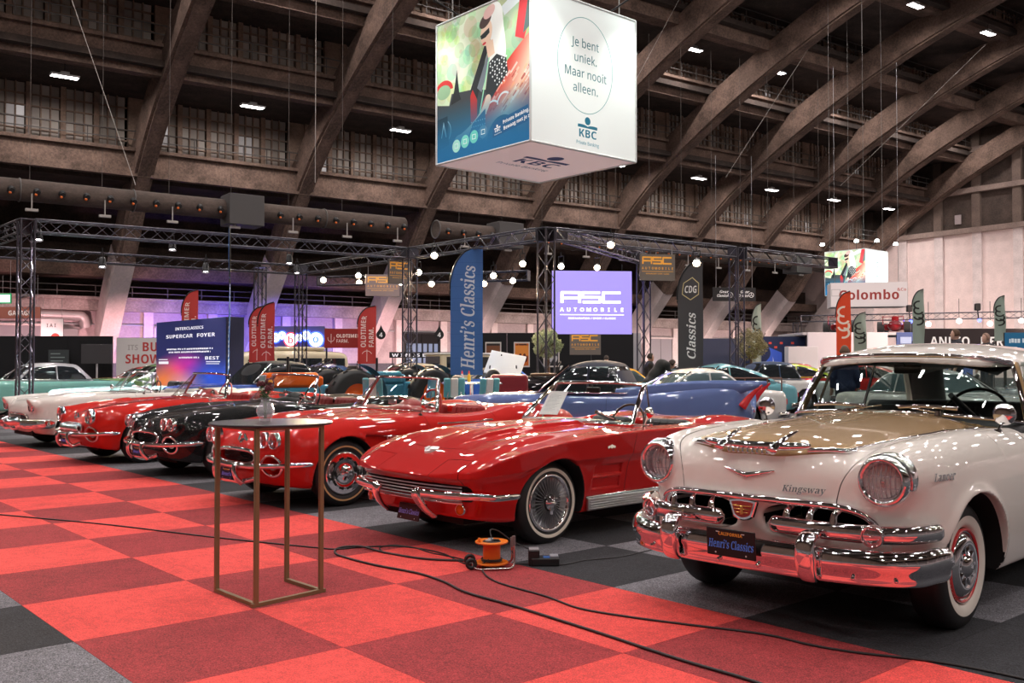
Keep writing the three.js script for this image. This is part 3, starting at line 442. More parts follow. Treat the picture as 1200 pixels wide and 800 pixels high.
  let cowl; [cowl, m] = split(m, (x, y, z, a, b) => Math.min(x - 0.8, 1.3 - x, 0.74 - Math.abs(z), y - 1.0, b - 0.3)); bodyPart('cowl', cowl, gold, car);
  let door; [door, m, J] = panel(m, (x, y, z, a, b, c) => Math.min(x - 0.93, 2.3 - x, y - 0.33, Math.abs(z) - 0.7), 0.005); joints.push(J); const dd = split(door, (x, y, z) => z);
  dd.forEach((q, i) => { const s = i ? -1 : 1, d = bodyPart('door', q, cream, car); part('door_handle', [sweep([[1.95, 0.9, s * 0.93], [2.02, 0.91, s * 0.965], [2.12, 0.91, s * 0.965], [2.18, 0.9, s * 0.93]], ring(0.01, 0.014, 8), { n: 16 })], chrome, d); });
  bodyPart('body', m, cream, car); bodyPart('panel_joint', joined(...joints), black, car);
  part('chassis', [bx(-0.45, 4.2, 0.24, 0.42, -0.55, 0.55), bx(1.0, 3.1, 0.36, 0.44, -0.79, 0.79), bar([-0.02, 0.3, -0.7], [-0.02, 0.3, 0.7], 0.05), bar([3.05, 0.33, -0.7], [3.05, 0.33, 0.7], 0.05)], matte, car);
  // ---- front chrome
  for (const s of [1, -1]) part('bonnet_lip', sweep([0.3, 0.36, 0.42, 0.47, 0.5].map((z, i) => { const x = i < 4 ? -0.745 + 0.6 * z * z : -0.55, p = onTop(base, x + 0.02, z, -0.004); p.x = x; p.y = Math.max(p.y, 0.96); p.z *= s; return p; }), ring(0.014, 0.014, 8), { n: 20 }), chrome, car);
  const tr = (fn, n, sec, o) => sweep(arcPts(fn, n), sec, o), S = (t) => t * 2 - 1;
  const bp = curve([[0, -0.875], [0.35, -0.862], [0.6, -0.815], [0.78, -0.735], [0.9, -0.60], [0.965, -0.42], [0.975, -0.30]].map(([z, x]) => [z, x])), sgn = Math.sign;
  const bumperPath = []; for (const z of [0.925, 0.92, 0.905, 0.87, 0.83, 0.78, 0.7, 0.6, 0.48, 0.35, 0.2, 0.07]) bumperPath.push([({ 0.925: -0.405, 0.92: -0.46, 0.905: -0.545, 0.87: -0.635, 0.83: -0.69 })[z] ?? bp(z), 0, z]);
  const bpath = [...bumperPath.map(([x, , z]) => [x, 0.425 + 0.01 * (z > 0.9 ? 1 : 0), -z]), ...bumperPath.slice().reverse().map(([x, , z]) => [x, 0.425 + 0.01 * (z > 0.9 ? 1 : 0), z])];
  const bsec = new THREE.CatmullRomCurve3([[0, 0.088], [-0.028, 0.075], [-0.044, 0.04], [-0.045, 0.005], [-0.03, -0.03], [-0.022, -0.052], [-0.02, -0.082], [0.0, -0.09], [0.018, -0.06], [0.018, 0.05]].map(([a, b]) => V3(a, b, 0)), true).getPoints(30).slice(0, -1).map((p) => [p.x, p.y]);
  const bumper = part('front_bumper', sweep(bpath, bsec, { n: 110, scale: (t) => { const e = Math.min(1, Math.min(t, 1 - t) / 0.035); return 0.35 + 0.65 * Math.sqrt(1 - (1 - e) ** 2); } }), chrome, car);
  for (const s of [-1, 1]) part('bumper_guard', sweep([[-0.885, 0.345, s * 0.42], [-0.925, 0.37, s * 0.42], [-0.945, 0.45, s * 0.42], [-0.94, 0.53, s * 0.42], [-0.905, 0.565, s * 0.42], [-0.86, 0.565, s * 0.42]], ring(0.052, 0.03, 20, 3), { n: 30, up: V3(0, 0, 1).cross(V3(0, 1, 0)), scale: (t) => 0.8 + 0.25 * Math.sin(t * Math.PI) }), chrome, bumper);
  part('bumper_bolt', [-0.62, -0.12, 0.12, 0.62, 0.8].map((z) => at(new THREE.SphereGeometry(0.012, 10, 6), bp(Math.abs(z)) - 0.033, 0.372, z)), chrome, bumper);
  numberPlate(car, -0.945, 0.475, -0.015, 0.3, 0.15, 'Henri’s Classics', { top: 'CALIFORNIA', tilt: 0.06 });
  const arch = [[0.66, 0.585], [0.645, 0.625], [0.60, 0.668], [0.52, 0.695], [0.4, 0.706], [0.2, 0.712], [0.0, 0.716]], F = (y, z, o) => { const p = onFront(base, y, Math.abs(z), o); p.z *= 1; if (z < 0) p.z = -Math.abs(z); return p; };
  part('grille_arch', sweep([...arch.map(([z, y]) => F(y, -z, 0.012)), ...arch.slice(0, -1).reverse().map(([z, y]) => F(y, z, 0.012))], ring(0.03, 0.021, 12, 2.4), { n: 80 }), chrome, car);
  for (const s of [-1, 1]) {
    const pts = [[0.14, 0.588], [0.3, 0.587], [0.5, 0.583], [0.68, 0.58], [0.79, 0.582], [0.86, 0.585], [0.895, 0.588]].map(([z, y], i) => { const x = [-0.815, -0.81, -0.785, -0.725, -0.655, -0.56, -0.43][i]; return V3(x, y, s * z); });
    const b = part('grille_bar', sweep(pts, ring(0.034, 0.047, 16, 2.3), { n: 44, scale: (t) => { const e = Math.min(1, Math.min(t, 1 - t) / 0.05); return 0.3 + 0.7 * Math.sqrt(1 - (1 - e) ** 2); } }), chrome, car);
    for (const z of [0.235, 0.365, 0.495]) part('grille_tooth', sweep([[-0.81 + 0.05 * z * z, 0.61, s * z], [-0.805 + 0.05 * z * z, 0.645, s * z], [-0.785, 0.672, s * (z + 0.005)], [-0.75, 0.685, s * (z + 0.012)]], ring(0.02, 0.012, 10), { n: 12, up: V3(1, 0, 0), scale: (t) => 1.15 - 0.45 * t }), chrome, b);
    headlamp(car, -0.765, 0.578, s * 0.685, 0.043, 0.058, { name: 'parking_lamp', depth: 0.05, tilt: s * 0.18 });
    headlamp(car, -0.665, 0.845, s * 0.70, 0.093, 0.131, { flutes: 1, depth: 0.085, tilt: s * 0.05 });
    part('lamp_visor', sweep(arcPts((t) => { const a = lerp(-0.35, 3.5, t); return [-0.60, 0.848 + 0.134 * Math.sin(a), s * (0.70 + 0.134 * Math.cos(a))]; }, 18), ring(0.006, 0.055, 10, 3), { n: 40, up: V3(1, 0, 0), scale: (t) => [1, 0.55 + 0.45 * Math.sin(t * Math.PI)] }), chrome, car);
    for (const [z0, y0] of [[0.7, 0.6]]) part('lower_valance', sweep([[-0.72, 0.5, s * 0.12], [-0.70, 0.5, s * 0.45], [-0.62, 0.5, s * 0.72]], ring(0.012, 0.03, 8, 3), { n: 16 }), cream, car);
    part('bonnet_edge_trim', sweep(arcPts((t) => { const x = lerp(-0.6, 0.86, t), p = onTop(base, x, zb(x) + 0.004, 0.001); p.z = s * (zb(x) + 0.004); return p; }, 22), ring(0.006, 0.007, 8), { n: 60 }), chrome, car);
    part('wiper', [bar([0.79, 1.13, s * 0.3 + 0.1], [0.86, 1.165, s * 0.05 + 0.05], 0.006), sweep([[0.845, 1.155, s * 0.3 - 0.18], [0.83, 1.165, s * 0.3 - 0.02], [0.845, 1.155, s * 0.3 + 0.2]], ring(0.006, 0.012, 8), { n: 20 }), at(new THREE.CylinderGeometry(0.018, 0.024, 0.03, 12), 0.79, 1.125, s * 0.3 + 0.1)], chrome, car);
  }
  { // medallion, V badge, ornament
    const sh = new THREE.Shape(); sh.moveTo(-0.082, 0.05); sh.quadraticCurveTo(0, 0.065, 0.082, 0.05); sh.lineTo(0.055, -0.03); sh.quadraticCurveTo(0, -0.07, -0.055, -0.03); sh.lineTo(-0.082, 0.05);
    const eg = (s, d, b) => { const g = new THREE.ExtrudeGeometry(s, { depth: d, bevelEnabled: true, bevelSize: b, bevelThickness: b, bevelSegments: 2, curveSegments: 8 }); g.rotateY(-Math.PI / 2); return g; };
    const md = part('medallion', eg(sh, 0.012, 0.008), chrome, car); md.position.set(-0.835, 0.645, 0); const s2 = new THREE.Shape(sh.getPoints(10).map((p) => p.clone().multiplyScalar(0.8)));
    part('medallion_field', at(eg(s2, 0.004, 0.001), -0.02, 0.002, 0), M([0.34, 0.05, 0.045], 0.3, 0.2), md); part('medallion_crest', [at(rbox(0.008, 0.05, 0.02, 0.004), -0.027, 0, 0), ...[0.024, 0.006, -0.012].map((y) => at(rbox(0.006, 0.006, 0.09 + y, 0.002), -0.027, y, 0))], M([0.75, 0.5, 0.16], 0.25, 1), md);
    const vp = (z) => F(0.832 + 0.2 * Math.abs(z), z, 0.008); part('bonnet_chevron', [...[-1, 1].map((s) => sweep([vp(0.0), vp(s * 0.07), vp(s * 0.155)], ring(0.011, 0.017, 10, 1.6), { n: 18, scale: (t) => 1.1 - 0.85 * t }))], chrome, car);
    const or = part('bonnet_ornament', sweep(arcPts((t) => { const z = lerp(-0.33, 0.33, t); return [-0.772 + 0.55 * z * z, 0.992 + 0.1 * z * z, z]; }, 14), ring(0.028, 0.024, 14), { n: 50, scale: (t) => 0.4 + 0.6 * Math.sqrt(1 - Math.abs(2 * t - 1) ** 4) }), chrome, car);
    for (const s of [-1, 1]) part('ornament_fin', sweep([[-0.83, 0.972, s * 0.165], [-0.78, 1.0, s * 0.165], [-0.7, 1.03, s * 0.17], [-0.58, 1.066, s * 0.18]], ring(0.03, 0.02, 10, 1.6), { n: 24, scale: (t) => [1 - 0.8 * t, 1.15 - 0.75 * t] }), chrome, or);
    part('ornament_slat', [...Array(9)].map((_, i) => at(rbox(0.03, 0.03, 0.012, 0.005), -0.79, 0.966, (i - 4) * 0.03)), chrome, or);
    const k = letters('Kingsway', 0.034, 0.006, serif, 0.3); k.rotateY(-Math.PI / 2); const kp = F(0.775, 0.32, 0.012); k.rotateY(0.2); part('bonnet_script', k.translate(kp.x, kp.y, kp.z), chrome, car);
    for (const s of [1, -1]) { const g = letters('Lancer', 0.042, 0.006, serif, 0.3); if (s < 0) g.rotateY(Math.PI); g.rotateY(s * -0.13); const p = onSide(base, -0.36, 0.86, 0.003); part('wing_script', g.translate(-0.36, 0.86, s * p.z), chrome, car); const mp = onTop(base, 0.72, 0.78); roundMirror(car, [0.72, mp.y, s * 0.78], 0.066, 0.05, s); }
  }
  // ---- wheels
  const cap = (wd) => [['hubcap', [lathe([[0.001, wd + 0.035], [0.03, wd + 0.034], [0.055, wd + 0.022], [0.062, wd + 0.006], [0.09, wd - 0.004], [0.115, wd + 0.012], [0.14, wd + 0.014], [0.165, wd - 0.004], [0.178, wd - 0.012], [0.183, wd - 0.03]], 48), ...spiky(0, Math.PI * 2, 10, 0.066, 0.132, wd + 0.004, 0.016, 0.012)], chrome]];
  const redBand = M([0.55, 0.02, 0.025], 0.25, 0, { clearcoat: 1 });
  for (const [x, s] of [[0.02, 1], [0.02, -1], [3.05, 1], [3.05, -1]]) wheel(car, x, s * 0.745, { R: 0.348, w: 0.1, rim: 0.2, band: [0.206, 0.27], bandColor: 0xe6ddd2, cap, rimStrip: redBand });
  // ---- cabin
  const tint = M([0.62, 0.70, 0.68], 0.01, 0, { transmission: 1, thickness: 0 }), lining = M([0.05, 0.05, 0.052], 0.8);
  const ws = shield(car, [[0.84, 1.12, 0], [0.86, 1.116, 0.3], [0.94, 1.1, 0.56], [1.05, 1.08, 0.72], [1.2, 1.062, 0.80]], [[1.13, 1.475, 0], [1.145, 1.472, 0.3], [1.19, 1.462, 0.5], [1.25, 1.45, 0.61], [1.34, 1.435, 0.665]], { fr: 0.016, gl: tint });
  const rt = curve([[1.05, 1.485], [1.15, 1.515], [1.35, 1.56], [1.75, 1.59], [2.3, 1.585], [2.9, 1.53], [3.2, 1.47]]);
  const rf = (x, y, z) => { const px = (x - 2.12) / 1.06, pz = z / (0.735 - 0.03 * Math.abs(px)), e = (Math.abs(px) ** 5 + pz ** 4) ** 0.22 - 1; return smax(smax(e * 0.65, y - rt(x) + 0.11 * (z / 0.7) ** 2.6, 0.07), Math.min(rt(x) - 0.05 - 0.11 * (z / 0.7) ** 2.6, 1.45 + 0.02) - y, 0.02); };
  const roof = bodyPart('roof', meshField((x, y, z) => Math.max(rf(x, y, z), -smax(rf(x, y + 0.03, z * 1.04), 1.3 - y, 0.01)), [1.0, 3.25, 1.38, 1.64, 0.8], 0.016), cream, car);
  part('roof_front_trim', sweep([...[0.665, 0.6, 0.48, 0.3, 0].map((z, i) => [[1.32, 1.21, 1.12, 1.075, 1.06][i], [1.448, 1.468, 1.482, 1.492, 1.497][i], -z]), ...[0.3, 0.48, 0.6, 0.665].map((z, i) => [[1.075, 1.12, 1.21, 1.32][i], [1.492, 1.482, 1.468, 1.448][i], z])], ring(0.013, 0.016, 10), { n: 50 }), chrome, roof);
  for (const s of [-1, 1]) {
    part('windscreen_pillar', sweep([[1.215, 1.05, s * 0.80], [1.30, 1.26, s * 0.735], [1.375, 1.44, s * 0.67]], ring(0.022, 0.028, 10, 3), { n: 12, up: V3(1, 0, 0) }), gold, car);
    part('rear_pillar', sweep([[3.42, 1.02, s * 0.76], [3.25, 1.24, s * 0.72], [3.05, 1.47, s * 0.66]], ring(0.05, 0.14, 14, 3), { n: 14, up: V3(0, 0, 1) }), cream, car); part('pillar_lining', sweep([[3.40, 1.02, s * 0.70], [3.23, 1.24, s * 0.66], [3.03, 1.45, s * 0.60]], ring(0.05, 0.15, 14, 3), { n: 14, up: V3(0, 0, 1) }), lining, car);
    part('side_window', grid((u, v) => [lerp(lerp(1.24, 1.42, v), lerp(3.25, 3.0, v), u), lerp(1.06, 1.45, v), s * lerp(0.82, 0.69, v)], 4, 4), tint, car);
    part('window_post', bar([2.3, 1.04, s * 0.82], [2.28, 1.46, s * 0.69], 0.012), chrome, car); part('window_post', bar([1.5, 1.05, s * 0.82], [1.56, 1.45, s * 0.69], 0.011), chrome, car);
  }
  shield(car, [[3.5, 1.04, 0], [3.45, 1.04, 0.4], [3.35, 1.04, 0.7]], [[3.1, 1.47, 0], [3.08, 1.465, 0.4], [3.02, 1.455, 0.62]], { name: 'rear_window', fr: 0.012, gl: tint });
  part('headliner', grid((u, v) => { const x = lerp(1.2, 3.02, u), z = lerp(-0.62, 0.62, v); return [x, rt(x) - 0.085 - 0.11 * (Math.abs(z) / 0.7) ** 2.6, z]; }, 16, 10), lining, car);
  const dark = M([0.035, 0.035, 0.038], 0.6), leather = M([0.045, 0.045, 0.05], 0.5);
  part('dashboard', [sweep([[1.22, 0.97, -0.78], [1.1, 1.0, -0.4], [1.06, 1.01, 0], [1.1, 1.0, 0.4], [1.22, 0.97, 0.78]], ring(0.14, 0.09, 14, 2.6), { n: 30 })], dark, car);
  part('dash_dial', [at(new THREE.TorusGeometry(0.07, 0.008, 8, 24).rotateY(Math.PI / 2), 1.2, 1.03, 0.4)], chrome, car);
  steering(car, 1.42, 1.07, 0.4, 0.215, black, 0.42, black);
  seat(car, 1.85, 0.5, 0, 1.45, leather, 0.58); seat(car, 2.7, 0.5, 0, 1.4, leather, 0.56);
  part('rear_view_mirror', [at(rbox(0.03, 0.06, 0.2, 0.015), 1.24, 1.4, 0.02), bar([1.2, 1.47, 0], [1.24, 1.4, 0], 0.006)], black, car);
}
// ================================================================ red 1960s convertible with hidden lamps, centre foreground
{
  const car = thing('convertible_car', 'red convertible with a pointed nose, hidden headlamps and finned wheel covers', 'car', [3.69, 0, -1.1], 0.04);
  const red = paint([0.52, 0.009, 0.008]);
  const yr = curve([[-1, 0.575], [-0.5, 0.6], [-0.1, 0.655], [0.9, 0.672], [2, 0.70], [3.6, 0.74]]), w = curve([[-1, 0.70], [-0.85, 0.74], [-0.65, 0.80], [-0.35, 0.855], [0, 0.878], [0.5, 0.886], [1, 0.88], [1.7, 0.855], [2.49, 0.885], [3.1, 0.86], [3.6, 0.78]]);
  const S = {
    w, p: (y, x) => { const q = yr(x); return y < q ? -0.045 * (1 - Math.exp(-(q - y) / 0.05)) - 0.22 * (q - y) : 0.3 * (y - q); },
    hc: curve([[-1.0, 0.56], [-0.9, 0.605], [-0.75, 0.68], [-0.6, 0.742], [-0.3, 0.815], [0.2, 0.872], [0.9, 0.905], [1.1, 0.905], [2.1, 0.895], [2.6, 0.90], [3.1, 0.86], [3.6, 0.75]]),
    hf: curve([[-1.0, 0.55], [-0.9, 0.60], [-0.7, 0.70], [-0.45, 0.79], [-0.2, 0.845], [0.1, 0.872], [0.5, 0.872], [1.0, 0.878], [1.6, 0.878], [2.1, 0.91], [2.5, 0.935], [3.0, 0.89], [3.6, 0.75]]),
    zf: 0.61, fallOut: 2.9, fallIn: 0.5, crown: 0.04, kV: 0.04, kF: 0.09, kT: 0.014, kR: 0.05,
    kU: 0, bulge: (x, z) => -0.032 * sstep(0.02, -0.02, z - lerp(0.16, 0.33, clamp((x + 0.5) / 1.5, 0, 1))) * sstep(-0.55, -0.1, x) * sstep(1.05, 0.8, x) - 0.008 * sstep(0.015, -0.015, z - lerp(0.05, 0.12, clamp((x + 0.5) / 1.5, 0, 1))) * sstep(-0.45, 0.1, x) * sstep(1.05, 0.8, x),
    nose: (y) => y < 0.575 ? -0.935 + 0.075 * (1 - Math.exp(-(0.575 - y) / 0.05)) + 0.2 * (0.575 - y) : -0.935 + 0.15 * (y - 0.575), plan: (z) => 0.105 * (z / 0.75) ** 2.6,
    yb: curve([[-1, 0.30], [-0.7, 0.25], [-0.4, 0.21], [2, 0.2], [3.5, 0.3]]), tail: (y) => 3.5 - 0.3 * Math.abs(y - 0.74),
    arches: [[0.0, 0.315, 0.372], [2.49, 0.315, 0.372]], lip: 0.006, cabin: [1.08, 2.12, 0.67, 0.32], door: [0.88, 1.98, 0.34], box: [-1.0, 3.56, 0.16, 1.0, 0.95], h: 0.0148,
    cut: (d, x, y, z) => {
      if (x < -0.4) { const q = (((z / 0.66) ** 6 + (Math.abs(y - 0.455) / 0.066) ** 6) ** (1 / 6) - 1) * 0.066; d = smax(d, -Math.max(q, x + 0.74), 0.015); }
      if (x > 0.4 && x < 0.85 && z > 0.6) for (const yy of [0.44, 0.555]) { const q = Math.max(Math.abs(x - 0.63 - 0.12 * (yy - y)) - 0.175, Math.abs(y - yy) - 0.042); d = smax(d, -Math.max(q, w(x) - 0.045 - 0.22 * (yr(x) - y) - 0.018 - z), 0.012); }
      return d;
    },
    zones: [['grille_recess', (x, y, z) => Math.min(0.655 - Math.abs(z), 0.064 - Math.abs(y - 0.455), -0.6 - x, x + 0.905 - 0.1 * (z / 0.75) ** 2), matte]],
    panels: [['bonnet', (x, y, z, a, b) => Math.min(x + 0.56 - 0.35 * z * z, 0.97 - 0.1 * z * z - x, 0.50 - Math.abs(z), y - 0.6, b - 0.2)], ['lamp_cover', (x, y, z) => Math.min(Math.abs(z) - 0.34, 0.63 - Math.abs(z), -0.71 - x, y - 0.5)]],
  };
  const { base } = shell(car, S, red, M([0.03, 0.03, 0.032], 0.6));
  // bumpers, guards, grille
  const bl = (z) => -0.965 + 0.13 * (z / 0.75) ** 2.4;
  for (const s of [-1, 1]) {
    const b = part('front_bumper', sweep([0.24, 0.32, 0.45, 0.58, 0.7, 0.79, 0.855, 0.885, 0.895].map((z, i) => [[bl(0.24), bl(0.32), bl(0.45), bl(0.58), bl(0.7), -0.795, -0.70, -0.58, -0.47][i], 0.452 - 0.012 * (i > 5 ? 1 : 0), s * z]), ring(0.026, 0.032, 16, 2.6), { n: 50, scale: (t) => { const e = Math.min(1, Math.min(t, 1 - t) / 0.06); return 0.35 + 0.65 * Math.sqrt(1 - (1 - e) ** 2) - 0.25 * t * t; } }), chrome, car);
    part('bumper_guard', sweep([[-0.955, 0.472, s * 0.25], [-0.975, 0.455, s * 0.255], [-0.965, 0.40, s * 0.275], [-0.90, 0.31, s * 0.30], [-0.83, 0.255, s * 0.315]], ring(0.045, 0.022, 16, 3), { n: 30, up: V3(1, 0, 0), scale: (t) => 1.05 - 0.35 * t }), chrome, b);
    headlamp(car, -0.795, 0.335, s * 0.58, 0.036, 0.043, { name: 'indicator_lamp', depth: 0.04, color: 0xff6a10, tilt: s * 0.2 });
    part('rocker_panel', [at(rbox(1.62, 0.105, 0.03, 0.01), 1.22, 0.272, s * 0.775), ...[0.235, 0.255, 0.275, 0.295].map((y) => at(rbox(1.58, 0.007, 0.012, 0.003), 1.22, y, s * 0.793))], steel, car);
    part('sill_trim', sweep([[0.40, 0.335, s * 0.775], [1.2, 0.335, s * 0.782], [2.04, 0.335, s * 0.76]], ring(0.008, 0.012, 8), { n: 10 }), chrome, car);
    const p = onSide(base, 0.56, 0.755, 0.004); part('crossed_flags', [[0.3, 0], [-0.3, 1]].map(([t, k]) => at(rotZ(at(rbox(0.035, 0.022, 0.005, 0.003), -0.03 + 0.06 * k, 0.006, 0), t), 0.56, 0.755, s * p.z)).concat([at(new THREE.CylinderGeometry(0.017, 0.017, 0.008, 14).rotateX(Math.PI / 2), 0.56, 0.755, s * p.z)]), chrome, car);
    part('door_handle', at(rbox(0.11, 0.02, 0.02, 0.008), 1.86, 0.79, s * 0.862), chrome, car);
    part('vent_window', grid((u, v) => [lerp(lerp(1.115, 1.43, v), lerp(1.36, 1.455, v), u), lerp(0.9, 1.235, v), s * lerp(0.695, 0.565, v)], 2, 2), glass, car);
    part('vent_window_frame', [bar([1.36, 0.885, s * 0.70], [1.455, 1.24, s * 0.565], 0.009), bar([1.10, 0.90, s * 0.70], [1.37, 0.895, s * 0.70], 0.007)], chrome, car);
    part('wiper', [sweep([[0.86, 0.925, s * 0.25 - 0.2], [0.84, 0.93, s * 0.25], [0.88, 0.925, s * 0.25 + 0.2]], ring(0.005, 0.01, 8), { n: 20 }), bar([0.80, 0.92, s * 0.25 + 0.12], [0.85, 0.935, s * 0.25], 0.005)], steel, car);
    if (s > 0) roundMirror(car, [1.2, onTop(base, 1.2, 0.74).y, 0.74], 0.05, 0.085, 1);
  }
  for (let i = 0; i < 5; i++) part('grille_slat', sweep([-0.62, -0.4, 0, 0.4, 0.62].map((z) => [-0.885 + 0.10 * (Math.abs(z) / 0.75) ** 2.4, 0.405 + i * 0.025, z]), ring(0.006, 0.006, 6), { n: 20 }), steel, car);
  part('grille_surround', sweep([-0.64, -0.5, -0.25, 0, 0.25, 0.5, 0.64].map((z) => [-0.898 + 0.105 * (Math.abs(z) / 0.75) ** 2.6, 0.388, z]), ring(0.01, 0.01, 8), { n: 30 }), chrome, car);
  numberPlate(car, -0.84, 0.262, 0, 0.28, 0.13, 'Henri’s Classics', { bg: '#3a0a10', fg: '#8f8cf0', tilt: -0.25 });
  const ep = onTop(base, -0.63, 0, 0.004); part('nose_emblem', [at(new THREE.CylinderGeometry(0.045, 0.05, 0.02, 24).rotateZ(0.42), ep.x, ep.y + 0.004, 0), ...[-1, 1].map((s) => at(rotY(rotZ(rbox(0.045, 0.008, 0.075, 0.003), 0.4), s * 0.5), ep.x + 0.01, ep.y + 0.02, s * 0.045))], M([0.85, 0.85, 0.86], 0.3, 0.5), car);
  part('fuel_lid', at(new THREE.CylinderGeometry(0.09, 0.09, 0.012, 30), 2.95, onTop(base, 2.95, 0).y, 0), chrome, car);
  // wheels: finned covers with a three-eared spinner
  const cap = (wd) => [['wheel_cover', lathe([[0.196, wd - 0.026], [0.203, wd - 0.006], [0.222, wd + 0.004], [0.236, wd - 0.008], [0.238, wd - 0.03]], 60), chrome], ['cover_dish', lathe([[0.001, wd - 0.004], [0.06, wd - 0.006], [0.075, wd - 0.03], [0.198, wd - 0.036]], 48), M([0.02, 0.02, 0.022], 0.4)], ['cover_fin', spiky(0, Math.PI * 2, 36, 0.07, 0.198, wd - 0.016, 0.0055, 0.022), steel], ['hub_spinner', [lathe([[0.001, wd + 0.04], [0.022, wd + 0.037], [0.034, wd + 0.02], [0.058, wd + 0.004]], 28), ...spiky(0.35, 0.35 + Math.PI * 2, 3, 0.02, 0.09, wd + 0.016, 0.03, 0.016)], chrome]];
  for (const [x, s] of [[0, 1], [0, -1], [2.49, 1], [2.49, -1]]) wheel(car, x, s * 0.66, { R: 0.333, w: 0.095, rim: 0.225, band: [0.252, 0.277], bandColor: 0xd9d0c2, cap, rimMat: steel });
  // windscreen, cabin
  shield(car, [[0.86, 0.912, 0], [0.88, 0.91, 0.25], [0.94, 0.906, 0.48], [1.03, 0.902, 0.63], [1.09, 0.9, 0.69]], [[1.30, 1.262, 0], [1.31, 1.262, 0.25], [1.35, 1.255, 0.42], [1.40, 1.245, 0.52], [1.43, 1.24, 0.56]], { fr: 0.015, topR: 0.021, sideR: 0.024 });
  const blk = M([0.025, 0.025, 0.027], 0.45);
  part('dashboard', sweep([[1.16, 0.84, -0.66], [1.1, 0.86, -0.3], [1.1, 0.86, 0.3], [1.16, 0.84, 0.66]], ring(0.1, 0.07, 12, 2.6), { n: 24 }), blk, car);
  steering(car, 1.42, 0.87, 0.36, 0.2, M([0.05, 0.02, 0.015], 0.4), 0.35); for (const z of [-0.36, 0.36]) seat(car, 1.72, 0.33, z, 0.5, blk, 0.5);
  part('rear_view_mirror', [at(rbox(0.03, 0.055, 0.17, 0.02), 1.36, 1.19, 0), bar([1.33, 1.25, 0], [1.36, 1.2, 0], 0.006)], black, car);
  // the sheet of paper behind its windscreen
  const sheet = canvasTex(200, 280, (c, W, H) => { c.fillStyle = '#f2f0ee'; c.fillRect(0, 0, W, H); c.fillStyle = '#9a9aa2'; for (let i = 0; i < 16; i++) c.fillRect(24, 40 + i * 13, 90 + (i * 37) % 60, 3); });
  const g = rbox(0.003, 0.30, 0.21, 0.001); const ps = solo('paper_sheet', g, printed(sheet), 'white printed sheet standing behind the windscreen of the red convertible', 'paper'); ps.position.set(3.69 + 1.2, 1.06, -1.12 - 0.42); ps.rotation.z = -0.75; ps.rotation.y = 0.25;
}
